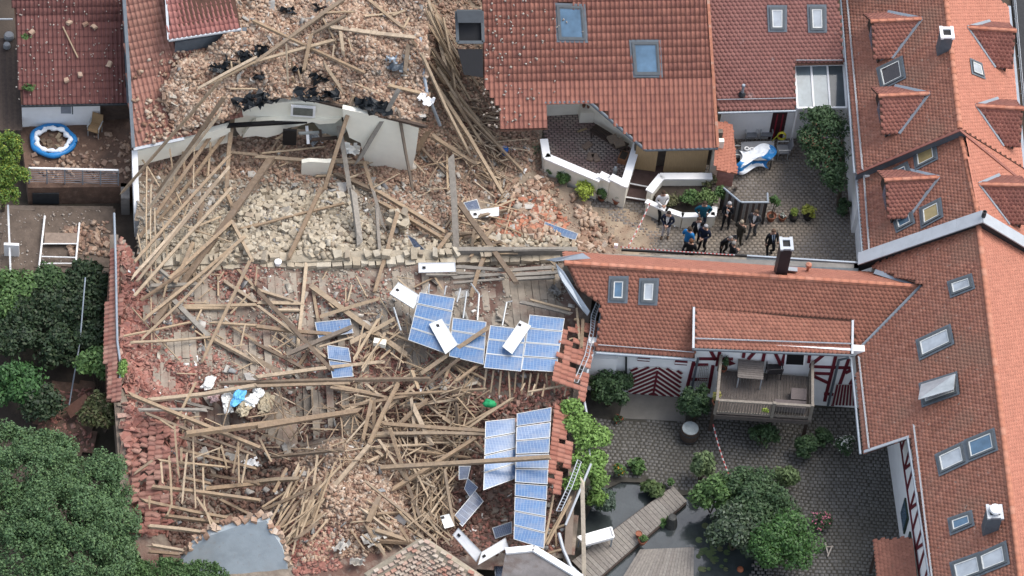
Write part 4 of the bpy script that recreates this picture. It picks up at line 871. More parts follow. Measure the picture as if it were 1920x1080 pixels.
# ================================================================= RUINED WALLS
cw = thing('collapsed_house', P(600, 280, 0), 'collapsed house with a cream wall left standing under brick rubble', 'house')
GP0 = mat('grey panel', (.42, .44, .42), .8, 4, .2, .1)
def ruin(tops, zb, mt, th=.3, name='wall', parent=cw):
    return wall(None, tops, zb, mt, parent, th, -1, name)
def ruin2(pts, zb, mt, parent, th=.3, name='wall'):
    """vertical slab below a chain of (px, py, z) points: one prism"""
    T = [P(*p) for p in pts]; a, b = T[0].copy(), T[-1].copy(); n = (b - a).cross(Z); n.z = 0; n.normalize(); n = n if n.y > 0 else -n
    d = Vector((b.x - a.x, b.y - a.y, 0)).normalized()
    pl = Plane(a, n); pts2 = [pl.pix(p[0], p[1]) for p in pts]
    pts2 += [Vector((pts2[-1].x, pts2[-1].y, zb)), Vector((pts2[0].x, pts2[0].y, zb))]
    return MB().prism(pts2, n * th).build(name, mt, parent)
def slabpix(anchor, poly, ax=(1, .16), th=.22, name='wall', mt=CREAM):
    pl = vplane(P(*anchor), P(*anchor) + Vector((ax[0], ax[1], 0))); return MB().prism([pl.pix(*q) for q in poly], -pl.n * th).build(name, mt, cw)
slabpix((735, 226, 4.15), [(642, 204), (690, 214), (740, 224), (786, 236), (779, 290), (768, 333), (735, 334), (690, 330), (684, 304), (676, 268), (655, 258), (644, 224)], (1, .02))
slabpix((560, 190, 4.2), [(433, 206), (445, 200), (470, 197), (515, 193), (560, 190), (605, 186), (625, 191), (650, 198), (690, 214), (692, 238), (668, 228), (640, 219), (600, 222), (560, 221), (520, 224), (478, 226), (462, 240), (452, 256), (444, 246), (438, 228)], (1, .06))
slabpix((560, 228, 3.1), [(455, 258), (466, 240), (480, 229), (520, 226), (560, 224), (600, 225), (640, 222), (628, 231), (600, 233), (585, 229), (560, 236), (540, 240), (524, 252), (500, 258), (480, 255)], (1, .12), .25)
slabpix((640, 226, 3.1), [(590, 232), (640, 224), (650, 246), (634, 262), (612, 250), (600, 244)], (1, .1), .15, 'broken_partition', mat('grey green plaster', (.42, .43, .38), .9, 2, .2, .2))
ruin2([(566, 306, 1.9), (580, 303, 1.9), (612, 305, 1.9), (624, 304, 1.9)], .7, CREAM, cw, .2)
ruin2([(258, 283, 3.0), (300, 272, 3.0), (432, 238, 3.0)], 2.0, CREAM, cw, .25)
MB().bar(P(428, 232, 3.05) + Vector((0, -.1, 0)), P(650, 219, 3.05) + Vector((0, -.1, 0)), .18, .12, jag=.1).build('dark_gap_bar', BLACK, cw)  # black bar stands in for the dark gap between the wall bands
MB().bar(P(590, 186, 4.35) + Vector((0, -.05, 0)), P(800, 236, 4.3) + Vector((0, -.05, 0)), .12, .12, jag=.1).build('eave_board', WOODD, cw)
for q, nm in (((546, 196, 592, 214), 'window'), ((530, 244, 556, 270), 'opening'), ((655, 244, 690, 256), 'opening')):
    zc = 3.75 if nm == 'window' else 2.5; c = P((q[0] + q[2]) / 2, (q[1] + q[3]) / 2, zc); wd = (q[2] - q[0]) / 45; hh = (q[3] - q[1]) / 27
    if nm == 'window':
        x = MB().box(c + Vector((0, -.10, 0)), wd, .1, hh, R(4)).build('window', WPAINT, cw); MB().box(c + Vector((0, -.16, .03)), wd - .2, .03, hh - .2, R(4)).build('pane', mat('broken room pane', (.16, .17, .15), .3), x)
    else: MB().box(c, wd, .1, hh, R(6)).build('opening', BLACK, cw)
for k, (x0, y0, x1, y1, w_) in enumerate(((575, 236, 578, 270, .12), (600, 238, 602, 262, .1), (560, 250, 640, 246, .1), (585, 262, 632, 258, .14))): MB().bar(P(x0, y0, 2.5), P(x1, y1, 2.1), w_, .08).build('broken_stud', [WPAINT, WOODD, GP0, WOODD][k], cw)
# left roof of that house with its dormer
UL = slope((250, 277), (345, 257), 3.3, .55, 1)
pUL = [(228, -60), (320, -60), (470, 30), (440, 110), (455, 215), (345, 257), (250, 277), (240, 150)]
deck(UL, pUL, DECKM, cw); tiles(UL, pUL, mat('salmon tile', [(.37, .185, .14), (.40, .205, .155), (.345, .165, .125), (.385, .195, .148)], .85, 3, .25, .2, 40), cw, 'pan', .2, .31, indiv=200)
MB().bar(UL.pix(229, -60, .06), UL.pix(250, 277, .06), .14, .12, UL.n).build('verge_flashing', LEAD, cw)
MB().bar(UL.pix(250, 280, -.02), UL.pix(345, 260, -.02), .12, .14, UL.n).build('broken_gutter', ZINCL, cw)
dA, dB, dC, dD = P(316, 75, 6.0), P(452, 54, 6.0), P(430, -60, 7.0), P(308, -60, 7.0)
UD = Plane(dA, (dB - dA).cross(dD - dA)); UD.n = UD.n if UD.n.z > 0 else -UD.n; UD.u = (dB - dA).normalized(); UD.v = UD.n.cross(UD.u); UD.v = UD.v if UD.v.z > 0 else -UD.v
deck(UD, [dA, dB, dC, dD], DECKM, cw); tiles(UD, [dA, dB, dC, dD], mat('rose tile', [(.37, .155, .13), (.40, .175, .15), (.34, .135, .115), (.385, .165, .14)], .8, 3, .2, .2, 40), cw, 'pan', .2, .31)
MB().tube([dA + Z * -.03, dB + Z * -.03], .07, 8).build('gutter', ZINCL, cw); MB().bar(dA, dD, .1, .12).build('verge_flashing', ZINCL, cw)
MB().prism([P(328, 80, 5.7), P(462, 58, 5.7), P(462, 58, 5.7) - Z * .9, P(328, 80, 5.7) - Z * .9], (0, .3, 0)).build('dormer_wall', LEAD, cw)
# bricks that slid onto those tiles
_x = RNG.uniform(242, 450, 2600); _y = RNG.uniform(95, 272, 2600); _k = (RNG.random(2600) < np.clip((_x - 262) / 130 + (_y - 200) / 500, .04, 1)) & inpoly(_x, _y, [(243, 100), (330, 80), (450, 60), (455, 212), (345, 254), (252, 272)])
_x, _y = _x[_k], _y[_k]; _s = .05 + .2 * RNG.random(len(_x)) ** 2
npmesh('brick_rubble', chunks([tuple(UL.pix(a, b, .1)) for a, b in zip(_x, _y)], np.stack([_s, _s * .6, _s * .5], 1), .4, .14), BOXF, 8, BRICK, cw, kind='stuff')
# white pier at the left
MB().prism([P(247, 282, 3.0), P(258, 282, 3.0), P(262, 400, 1.6), P(252, 400, 1.6)], (0, 0, -1.6)).build('garden_wall', WHITE, None, 'narrow white wall end between the patio and fallen rafters', 'wall')
# long stone wall
sw = thing('stone_wall', T2.at(680, 485), 'long broken pale limestone wall crossing the ruin above the board floor', 'wall')
w0, w1 = P(262, 494, 2.9), P(1085, 477, 2.75); wd = (w1 - w0); wl = wd.length; wd.normalize(); wn = Vector((wd.y, -wd.x, 0))
MORT = mat('wall mortar', (.40, .345, .26), .95, 3, .3, .5, 20)
MB().prism([Vector((w0.x, w0.y, 1.2)), Vector((w1.x, w1.y, 1.2)), w1 - Z * .12, w0 - Z * .12], -wn * .5).build('core', MORT, sw)
for row in range(4):
    s_ = random.uniform(0, .3)
    while s_ < wl:
        ln = random.uniform(.28, .6) if row else random.uniform(.14, .42); top = 2.95 - row * .24
        if not (row == 0 and (noise.noise(Vector((s_ * .7, 0, 3))) < -.02 or random.random() < .15)):
            c = w0 + wd * (s_ + ln / 2); c.z = top - .12 + random.uniform(-.03, .03); c += wn * (.03 if row else -.18) - wn * random.uniform(0, .05)
            V = chunks([c], [(ln - .025, .40 if row else random.uniform(.25, .55), random.uniform(.14, .24))], .04 if row else .16, .22, yaw=[math.atan2(wd.y, wd.x) + (0 if row else random.gauss(0, .25))])
            MB().add(V[0], BOXF).build('stone', STONE, sw)
        s_ += ln * (1 if row else random.uniform(1, 1.35))
# stone pier stubs beside it
for (x, y, zt, wx, wy) in ((745, 425, 2.9, .8, .8),):
    st = thing('stone_pier', T2.at(x, y), {745: 'stub of a limestone pier right of the leaning grey timber', 690: 'low limestone pier beside the leaning grey timber', 628: 'small limestone stub on top of the long wall'}[x], 'pier')
    b = T2.at(x, y)
    for lv in range(4):
        for i in range(3):
            for j in range(3):
                if random.random() < .18 + .1 * lv: continue
                c = Vector((b.x + (i - 1) * wx / 3 + random.uniform(-.06, .06), b.y + (j - 1) * wy / 3 + random.uniform(-.06, .06), b.z + .08 + lv * .19 + random.uniform(-.04, .04)))
                MB().add(chunks([c], [(wx * random.uniform(.2, .4), wy * random.uniform(.2, .4), random.uniform(.12, .22))], .2, .25, yaw=[random.uniform(-.5, .5)])[0], BOXF).build('stone', STONE, st)
# barn walls
bn = thing('barn', T3.at(700, 760), 'roofless barn shell whose eave walls and broken gables still stand', 'barn')
BW = mat('barn plaster', (.24, .19, .15), .95, 2, .2, .3, 20)
def lowwall(chain, zb, mt, parent, th=.35, name='wall'):
    T = [P(*c) for c in chain]; mb = MB()
    for a, b in zip(T[:-1], T[1:]):
        n = (b - a).cross(Z); n.z = 0; n.normalize(); mb.prism([a, b, Vector((b.x, b.y, zb)), Vector((a.x, a.y, zb))], n * th)
    return mb.build(name, mt, parent)
lowwall([(222, 440, 2.6), (222, 640, 2.6), (234, 800, 2.3), (250, 1010, 2.0)], 0, BW, bn)
lowwall([(1110, 560, 2.7), (1086, 760, 2.6), (1072, 1040, 2.2)], 0, BW, bn, .3)
MB().prism([P(860, 470, 3.0), P(1082, 470, 3.0), P(1082, 470, 3.0) - Z * .7, P(860, 470, 3.0) - Z * .7], (0, .2, 0)).build('wall', mat('grey barn plaster', (.27, .245, .21), .95, 2, .3, .3, 20), bn)
# left tile verge strip, still in rows, with its gutter
LS = slope((198, 760), (204, 490), 2.75, .45, -1)
pLS = [(206, 470), (222, 470), (226, 560), (222, 690), (224, 752), (199, 752), (196, 620), (202, 540)]
deck(LS, pLS, DECKM, bn); tiles(LS, pLS, mat('old red pantile', [(.36, .165, .125), (.40, .195, .15), (.31, .135, .105), (.45, .26, .20), (.28, .13, .105)], .9, 4, .3, .3, 30), bn, 'pan', .22, .20, indiv=200, jitter=.04)
MB().tube([P(x, y, z) for x, y, z in ((214, 400, 3.1), (217, 490, 3.05), (219, 600, 3.05), (220, 640, 3.05), (227, 690, 3.0), (222, 745, 2.9))], .05, 8).build('gutter', ZINC, bn)
# lower-left field of slipped tiles still overlapping
LS2 = slope((225, 990), (236, 770), 2.3, .25, -1)
pLS2 = [(240, 775), (275, 768), (330, 800), (345, 850), (305, 885), (320, 930), (290, 990), (262, 1000), (240, 900)]
tiles(LS2, pLS2, MATS['old red pantile'], bn, 'pan', .24, .30, indiv=160, jitter=.32, drop=.25)
scatter(T3, [(228, 770), (320, 775), (352, 840), (335, 900), (312, 1005), (246, 1010)], 520, .16, .52, SHARD, 'tile_shards', 160, 'tile_shard', (1, .5, .10), .35, 1.2)
# right remains of the tiled slope next to the panels
RS = slope((1093, 760), (1122, 580), 2.95, .35, 1)
pRS = [(1060, 615), (1118, 600), (1108, 680), (1094, 755), (1062, 720), (1040, 712)]
tiles(RS, pRS, mat('orange red pantile', [(.38, .16, .11), (.42, .19, .135), (.34, .135, .095), (.46, .23, .17)], .85, 4, .3, .3, 30), bn, 'pan', .24, .30, indiv=90, jitter=.10, drop=.2)
RS2 = slope((1078, 950), (1096, 770), 2.8, .3, 1)
pRS2 = [(1036, 770), (1066, 755), (1072, 850), (1058, 905), (1040, 935), (1034, 900)]
tiles(RS2, pRS2, MATS['orange red pantile'], bn, 'pan', .22, .30, indiv=110, jitter=.04, drop=.04)
MB().tube([P(x, y, z) for x, y, z in ((1130, 574, 3.0), (1118, 640, 2.95), (1095, 720, 2.9), (1093, 740, 2.9), (1103, 790, 2.8), (1107, 870, 2.75))], .05, 8).build('gutter', ZINCL, bn)
# plastered gable stump at the bottom
GP = mat('blue grey plaster', (.46, .52, .55), .9, 1.5, .1, .2, 30, stain=[(1.4, .6, .45, .72, (.30, .34, .36)), (7, .5, .6, .72, (.40, .37, .33)), (.6, .5, .55, .7, (.50, .50, .47))])
gs = thing('gable_stump', P(450, 1100, 0), 'broken gable with smooth blue grey plaster at the bottom edge', 'wall')
out = [(330, 1130), (338, 1055), (360, 1026), (395, 1004), (440, 988), (470, 982), (500, 976), (512, 1000), (528, 1025), (536, 1050), (552, 1130)]
gpl = Plane(P(440, 985, 3.6), Vector((.12, -1, .55))); gpts = [gpl.pix(*q) for q in out]
MB().prism(gpts, Vector((-.02, .35, 0))).build('plaster_face', GP, gs)
ge = [gpl.pix(*q) for q in out]
for a, b in zip(ge[:-1], ge[1:]):
    n = max(2, int((b - a).length / .13))
    for i in range(n):
        c = a.lerp(b, (i + .5) / n) + Vector((random.uniform(-.05, .05), random.uniform(.05, .4), random.uniform(-.04, .10)))
        MB().add(chunks([c], [(.24, .2, .12)], .35, .25)[0], BOXF).build('brick', BRICK, gs)
# brick gable corner
bg_ = thing('brick_gable', P(795, 1120, 0), 'peaked stub of a patchy red and cream brick gable at the bottom edge', 'wall')
BRK2 = mat('patchy gable brick', [(.44, .21, .155), (.54, .46, .36), (.48, .36, .28), (.58, .50, .41), (.50, .41, .33), (.40, .32, .26), (.50, .29, .22), (.52, .45, .37)], .9, 6, .25, .3, 30)
apex = P(795, 1012, 4.6)
for (far, dirn) in (((690, 1078), -1), ((912, 1090), 1)):
    lo = P(far[0], far[1], 3.9 if dirn < 0 else 3.7); d = lo - apex; d.z = 0; ln = d.length; d.normalize(); n = Vector((-d.y, d.x, 0)); n = n if n.y < 0 else -n
    MB().prism([apex - Z * .1, lo - Z * .1, lo - Z * 2.1 + n * 2.2, apex - Z * 2.1 + n * 2.2], -n * .3 - Z * .2).build('core', MORT, bg_)
    for row in range(20):
        zt = row * .085
        s_ = (row % 2) * .12
        while s_ < ln - .1:
            if row < 4 and random.random() < .5 - .12 * row: s_ += .245; continue
            top = apex.z + (lo.z - apex.z) * (s_ + .12) / ln; zz = top - .05 - zt
            c = apex + d * (s_ + .12) + n * (zt * 1.15); c.z = zz; 
            MB().box(c + n * random.uniform(-.02, .02), .225 * random.uniform(.85, 1.02), .14, .072, u=d, v=n, n=Z).build('brick', BRK2, bg_); s_ += .245
# flat roofed stub bottom centre-right
fs_ = thing('roof_stub', P(1010, 1100, 0), 'grey flat roof corner with white edge capping at the bottom edge', 'roof')
fz = 3.4; fp = [P(x, y, fz) for x, y in ((948, 1035), (1000, 1030), (1090, 1085), (1080, 1140), (930, 1140))]
MB().prism(fp, (0, 0, -3.4)).build('slab', mat('mottled bitumen', (.20, .185, .18), .9, 1.5, .3, .3, 20, stain=[(1.6, .7, .5, .62, (.13, .10, .085))]), fs_)
for a, b in ((0, 1), (1, 2)): MB().bar(fp[a] + Z * .05, fp[b] + Z * .05, .26, .12).build('edge_capping', WPAINT, fs_)
# ================================================================= SOLAR PANELS
def cellmat(name, c0, c1, met=.08):
    M = bpy.data.materials.new(name); M.use_nodes = True; N = M.node_tree.nodes; L = M.node_tree.links; b = N['Principled BSDF']
    uvn = N.new('ShaderNodeUVMap'); br = N.new('ShaderNodeTexBrick'); br.offset = 0; br.inputs['Scale'].default_value = 1
    br.inputs['Color1'].default_value = (*c0, 1); br.inputs['Color2'].default_value = (*c1, 1); br.inputs['Mortar'].default_value = (.20, .27, .38, 1)
    br.inputs['Mortar Size'].default_value = .005; br.inputs['Brick Width'].default_value = 1 / 10; br.inputs['Row Height'].default_value = 1 / 6; br.inputs['Bias'].default_value = -.1
    L.new(uvn.outputs[0], br.inputs['Vector'])
    nz = N.new('ShaderNodeTexNoise'); nz.inputs['Scale'].default_value = 2.5; nz.inputs['Detail'].default_value = 6; tc = N.new('ShaderNodeTexCoord'); L.new(tc.outputs['Object'], nz.inputs['Vector'])
    mr = N.new('ShaderNodeMapRange'); mr.inputs[1].default_value = .48; mr.inputs[2].default_value = .78; mr.inputs[4].default_value = .55; L.new(nz.outputs[0], mr.inputs[0])
    mx = N.new('ShaderNodeMix'); mx.data_type = 'RGBA'; mx.inputs[7].default_value = (.25, .27, .30, 1); L.new(mr.outputs[0], mx.inputs[0]); L.new(br.outputs[0], mx.inputs[6])
    L.new(mx.outputs[2], b.inputs['Base Color']); b.inputs['Roughness'].default_value = .3; b.inputs['Metallic'].default_value = met; b.inputs['Coat Weight'].default_value = .2; b.inputs['Specular IOR Level'].default_value = .7
    return M
CELL = cellmat('blue solar cells', (.04, .12, .27), (.058, .155, .315)); CELLD = cellmat('dark solar cells', (.04, .06, .11), (.055, .075, .13)); CELLP = cellmat('dusty solar cells', (.05, .115, .24), (.072, .145, .27))
SIL = mat('aluminium frame', (.57, .59, .59), .4, 4, .1, 0, metal=.4)
PBACK = mat('white backsheet', (.70, .71, .72), .5, 1.2, .08, .03, stain=[(2, .5, .5, .75, (.55, .52, .48)), (9, .5, .62, .7, (.42, .36, .30))])
def panel(cs, label, mt=CELL, white=False, group=None):
    """cs: four corners tl, tr, br, bl as points"""
    ce = sum(cs, Vector()) / 4; n = (cs[1] - cs[3]).cross(cs[0] - cs[2]); n.normalize(); n = n if n.z > 0 else -n
    lo = min(c.z for c in cs)
    r = thing('solar_panel', Vector((ce.x, ce.y, lo)), label, 'solar panel', group or 'solar panels')
    e = [(cs[(i + 1) % 4] - cs[i]).normalized() for i in range(4)]; f = .026; inn = [cs[i] + (e[i] - e[i - 1]) * f for i in range(4)]
    m_ = MB()
    for i in range(4): j = (i + 1) % 4; m_.prism([cs[i], cs[j], inn[j], inn[i]], n * .04)
    m_.build('frame', SIL, r)
    mb = MB(); mb.prism([q + n * .012 for q in inn], n * .014); o = mb.build('backsheet' if white else 'cell_sheet', PBACK if white else mt, r)
    if not white:
        uv = o.data.uv_layers.new(name='UVMap'); org = ORG[r.name]
        U, V = (inn[1] - inn[0]), (inn[3] - inn[0])
        for lp in o.data.loops:
            q = o.data.vertices[lp.vertex_index].co + org - inn[0]; uv.data[lp.index].uv = (q.dot(U) / U.length_squared, q.dot(V) / V.length_squared)
    else:
        q = inn[0].lerp(inn[1], .14).lerp(inn[3].lerp(inn[2], .14), .5 if (inn[1] - inn[0]).length > (inn[3] - inn[0]).length else .12)
        MB().box(q + n * .045, .13, .1, .035, u=e[0], v=n.cross(e[0]), n=n).build('junction_box', BLACK, r)
    return r
ORD = ['topmost', 'second', 'third', 'fourth', 'fifth', 'sixth', 'seventh', 'eighth', 'lowest']
def column(tl, tr, br, bl, nrow, zt, zb, where, mt=CELL, lean=0.0):
    a, b, c, d = P(*tl, zt), P(*tr, zt - lean), P(*br, zb - lean), P(*bl, zb)
    for k in range(nrow):
        t0, t1 = k / nrow + .004, (k + 1) / nrow - .004; sg = random.uniform(-.025, .025)
        nm = 'lowest' if k == nrow - 1 else ORD[k]
        panel([a.lerp(d, t0) + Z * sg, b.lerp(c, t0) + Z * sg, b.lerp(c, t1) - Z * sg, a.lerp(d, t1) - Z * sg], f'blue solar panel, {nm} in the {where}', mt if not isinstance(mt, list) else mt[k])
column((787, 548), (853, 559), (834, 663), (765, 638), 4, 3.55, 3.2, 'tilted column nearest the board floor')
column((849, 596), (912, 604), (907, 684), (842, 668), 3, 3.55, 3.2, 'short column behind the leaning batten')
column((919, 610), (987, 618), (977, 697), (907, 690), 3, 3.55, 3.2, 'short column next to the tall right one')
column((993, 590), (1059, 597), (1042, 699), (977, 695), 4, 3.6, 3.2, 'column beside the broken orange tiles')
column((969, 775), (1034, 763), (1020, 1030), (963, 1012), 9, 3.5, 3.0, 'long straight column near the vine', [CELLP, CELLP, CELLP, CELLP, CELLP, CELL, CELL, CELL, CELL])
column((910, 790), (966, 784), (967, 898), (906, 920), 4, 3.3, 2.7, 'sagging column left of the long one', [CELLP, CELLP, CELL, CELLP])
def loose(reg, pts, label, white=False, dz=(.5, .5, .5, .5), mt=CELL):
    q = [zq(reg, *p) for p in pts]; cz = onT(sum(a for a, _ in q) / 4, sum(b for _, b in q) / 4).z
    return panel([P(*q[i], cz + dz[i]) for i in range(4)], label, mt, white)
loose(5, [(800, 510), (930, 590), (885, 660), (750, 575)], 'white backed loose panel at the top left of the blue panels', True, (.9, .9, 1.05, 1.0))
loose(5, [(912, 398), (1120, 396), (1125, 450), (914, 455)], 'white backed panel lying level against the stone wall', True, (.5, .5, .3, .3))
loose(5, [(1045, 715), (1135, 860), (1065, 915), (972, 745)], 'white backed panel lying across the two left panel columns', True, (1.25, 1.15, 1.15, 1.25))
loose(6, [(45, 725), (108, 755), (0, 915), (-55, 872)], 'white backed panel lying across the two right panel columns', True, (1.25, 1.2, 1.15, 1.2))
loose(5, [(330, 735), (530, 715), (548, 795), (350, 825)], 'dusty blue panel lying alone among red tile shards', False, (.35, .35, .3, .3), CELLP)
loose(5, [(400, 862), (522, 880), (535, 960), (405, 940)], 'cracked silvery panel under crossing battens', False, (.45, .4, .35, .35), CELLP)
loose(5, [(410, 950), (540, 968), (548, 1040), (430, 1050)], 'lower cracked silvery panel under crossing battens', False, (.35, .35, .3, .3), CELLP)
loose(5, [(850, 240), (890, 262), (962, 335), (905, 345)], 'dark narrow panel wedged behind the stone wall', False, (.9, .8, .3, .3), CELLD)
loose(5, [(1165, 60), (1242, 40), (1262, 98), (1192, 105)], 'small dark curled panel in the yard rubble', False, (.5, .5, .3, .3), CELLD)
loose(5, [(1200, 108), (1366, 86), (1366, 136), (1215, 150)], 'white backed panel in the yard rubble', True, (.3, .3, .2, .2))
loose(6, [(185, 168), (372, 235), (357, 275), (175, 215)], 'dusty pale panel at the edge of the orange shards in the yard', False, (.25, .25, .15, .15), CELLP)
loose(9, [(1140, 462), (1208, 462), (1192, 535), (1140, 540)], 'small dark broken panel left of the sagging column', False, (1.0, 1.0, .8, .8), CELLD)
loose(9, [(1190, 528), (1250, 582), (1205, 642), (1172, 590)], 'small folded dark panel below the sagging column', False, (1.0, .9, .7, .8), CELLD)
loose(9, [(1232, 602), (1280, 662), (1160, 805), (1110, 748)], 'grey cracked panel standing askew above the white pair', False, (.9, .8, .6, .7), CELLD)
loose(9, [(1140, 810), (1270, 945), (1240, 1003), (1106, 850)], 'left of the two white backed panels at the bottom edge', True, (1.0, .9, .7, .8))
loose(9, [(1268, 945), (1402, 865), (1420, 918), (1246, 1020)], 'right of the two white backed panels at the bottom edge', True, (.95, 1.0, .8, .75))
loose(9, [(1328, 810), (1440, 772), (1440, 840), (1345, 872)], 'dark panel behind the white pair at the bottom edge', False, (.8, .9, .7, .6), CELLD)
loose(9, [(1340, 1000), (1445, 945), (1450, 1080), (1345, 1090)], 'dark panel hanging below the white pair at the bottom edge', False, (.9, 1.0, .7, .6), CELLD)
loose(9, [(1035, 745), (1085, 732), (1115, 800), (1060, 815)], 'crumpled grey white sheet beside the cracked panel', True, (.9, .9, .7, .8))
# ================================================================= TIMBERS
BEAMM = mat('old roof timber', [(.33, .235, .15), (.40, .295, .195), (.25, .175, .115), (.47, .365, .25), (.35, .25, .16), (.19, .14, .10), (.42, .325, .225), (.54, .43, .31)], .9, 7, .3, .3, 40, stain=[(2.5, .5, .5, .7, (.26, .21, .165))])
BATTM = mat('batten wood', [(.44, .325, .21), (.50, .385, .26), (.37, .27, .175), (.56, .45, .32)], .9, 7, .25, .3, 40)
BEAMD = mat('dark roof timber', [(.20, .16, .125), (.25, .20, .155), (.16, .13, .105)], .9, 7, .3, .3, 40)
GREYM = mat('grey weathered plank', [(.29, .26, .22), (.33, .30, .255), (.26, .23, .195)], .9, 7, .25, .3, 40)
ZN = {'A': ('weathered timber lying on the brick rubble of the collapsed upper house', 'timbers on the upper brick rubble'),
      'F': ('slim rafter in the slanting fan left of the cream wall', 'fallen rafter fan'),
      'Y': ('weathered timber lying in the yard rubble above the stone wall', 'timbers in the yard rubble'),
      'X': ('long grey timber in the slide of beams beside the pantile roof', 'slide of beams beside the pantile roof'),
      'C': ('weathered timber lying across the board floor and tile shards', 'timbers on the board floor'),
      'G': ('pale roof batten of the wrecked grid left of the brick mound', 'wrecked batten grid'),
      'M': ('weathered timber in the big tangle between brick mound and solar panels', 'tangle of timbers'),
      'L': ('splintered timber leaning in the bundle left of the brick mound', 'bundle left of the brick mound')}
LM = [('the empty roof window', 880, 60), ('the cream wall', 735, 275), ('the broken inner rooms', 560, 255), ('the rose tiled dormer', 380, 40), ('the pale block pile', 580, 430), ('the level white panel', 820, 503), ('the bent white rod', 1030, 380), ('the blue bucket', 945, 288),
      ('the white sacks', 445, 755), ('the dusty lone panel', 625, 615), ('the silvery cracked panels', 640, 680), ('the tilted panel column', 808, 605), ('the middle panel columns', 940, 655), ('the green cloth', 918, 757), ('the sagging panel column', 935, 850), ('the long panel column', 1000, 900), ('the brick mound', 640, 930), ('the brick gable', 795, 1030), ('the plaster gable', 450, 1010), ('the slipped red tiles', 280, 850), ('the pit beam', 520, 790), ('the patio railing', 140, 330), ('the left tile verge', 225, 600), ('the short stone pier', 745, 425), ('the orange shards', 1000, 410), ('the cream block', 712, 643), ('the white bucket', 521, 497), ('the pantile corner', 960, 235), ('the upper rubble edge', 620, 190), ('the crumpled metal sheet', 745, 128), ('the white bottom panels', 890, 1020), ('the white scrap in the tangle', 790, 740), ('the cracked grey panel', 880, 950)]
SPL = {}
def beam(a, b, wpx, zone=None, label=None, mt=None, thin=1.0, cat=None, name=None):
    w = wpx / 60.0 * random.uniform(.85, 1.1); h = w * random.uniform(.55, .8) * thin
    mb = MB(); a, b = Vector(a), Vector(b); m = mt or (BATTM if wpx < 6.2 else BEAMM)
    tp = random.uniform(.85, 1.0); up = Vector((random.gauss(0, .25), random.gauss(0, .25), 1)); jg = min(.14, w * .7) if random.random() < .5 else min(.4, w * 1.8); L_ = (b - a).length
    if L_ > 1.6:         # long timbers sag or bow a little
        c = a.lerp(b, .5) + Vector((random.gauss(0, .006), random.gauss(0, .006), random.gauss(0, .008))) * L_
        mb.bar(a, c, w, h, up, (1 + tp) / 2, 0); k = len(mb.v); mb.bar(c, b, w * (1 + tp) / 2, h * (1 + tp) / 2, up, tp * 2 / (1 + tp), 0)
        V = mb.v; V = V[:8] + V[12:16]; F = [(3, 2, 1, 0), (8, 9, 10, 11)]
        for i in range(4): j = (i + 1) % 4; F += [(i, j, 4 + j, 4 + i), (4 + i, 4 + j, 8 + j, 8 + i)]
        d = (b - a).normalized(); V = [tuple(Vector(v) + d * (random.uniform(-jg, jg) if (i < 4 or i > 7) else 0)) for i, v in enumerate(V)]
        mb = MB(); mb.add(V, F)
    else: mb.bar(a, b, w, h, up, taper=tp, jag=jg)
    if label is None and wpx <= 3.5:          # splinters nobody could pick apart: one mass for each part of the ruin
        SPL.setdefault(zone, MB()).add(mb.v, mb.f); return None
    o = mb.build(name or ('roof_batten' if wpx < 6.2 else 'timber_beam'), m)
    lb, gr = ZN[zone] if zone else (None, None)
    if label is None:
        (x0, y0), (x1, y1) = proj(a), proj(b); mx_, my_ = (x0 + x1) / 2, (y0 + y1) / 2; ln = math.hypot(x1 - x0, y1 - y0)
        an = math.degrees(math.atan2(-(y1 - y0), x1 - x0)) % 180
        ori = 'lying level' if an < 14 or an > 166 else 'upright' if 72 < an < 108 else ('rising steeply right' if 45 < an <= 72 else 'rising gently right' if an <= 45 else 'falling steeply right' if an < 135 else 'falling gently right')
        q = min(LM, key=lambda t: (t[1] - mx_) ** 2 + (t[2] - my_) ** 2); dx, dy = mx_ - q[1], my_ - q[2]
        rel = 'over' if math.hypot(dx, dy) < 22 else ('right of' if dx > 0 else 'left of') if abs(dx) > abs(dy) * 1.6 else ('below' if dy > 0 else 'above') if abs(dy) > abs(dx) * 1.6 else ('lower right of' if dx > 0 and dy > 0 else 'lower left of' if dy > 0 else 'upper right of' if dx > 0 else 'upper left of')
        size = 'very short' if ln < 40 else 'short' if ln < 75 else 'middling' if ln < 125 else 'long' if ln < 200 else 'very long'
        tone = {BATTM: 'pale', GREYM: 'grey', BEAMD: 'dark'}.get(m, 'brownish'); th = 'thin' if wpx < 5 else 'slim' if wpx < 7.5 else 'stout' if wpx < 10.5 else 'thick'
        rel = rel.replace('lower ', 'lower-').replace('upper ', 'upper-')
        label = f'{size} {th} {tone} timber {ori}, {rel} {q[0]}'
    return _tag(o, label, cat or ('batten' if wpx < 6.2 else 'beam'), gr)
_st = [0.0]
def bz(reg, x0, y0, x1, y1, w, zone, d0=.12, d1=.12, label=None, mt=None, thin=1.0):
    _st[0] = (_st[0] + .017) % .16
    A, B = zq(reg, x0, y0), zq(reg, x1, y1)
    return beam(onT(*A, d0 + _st[0]), onT(*B, d1 + _st[0]), w, zone, label, mt, thin)
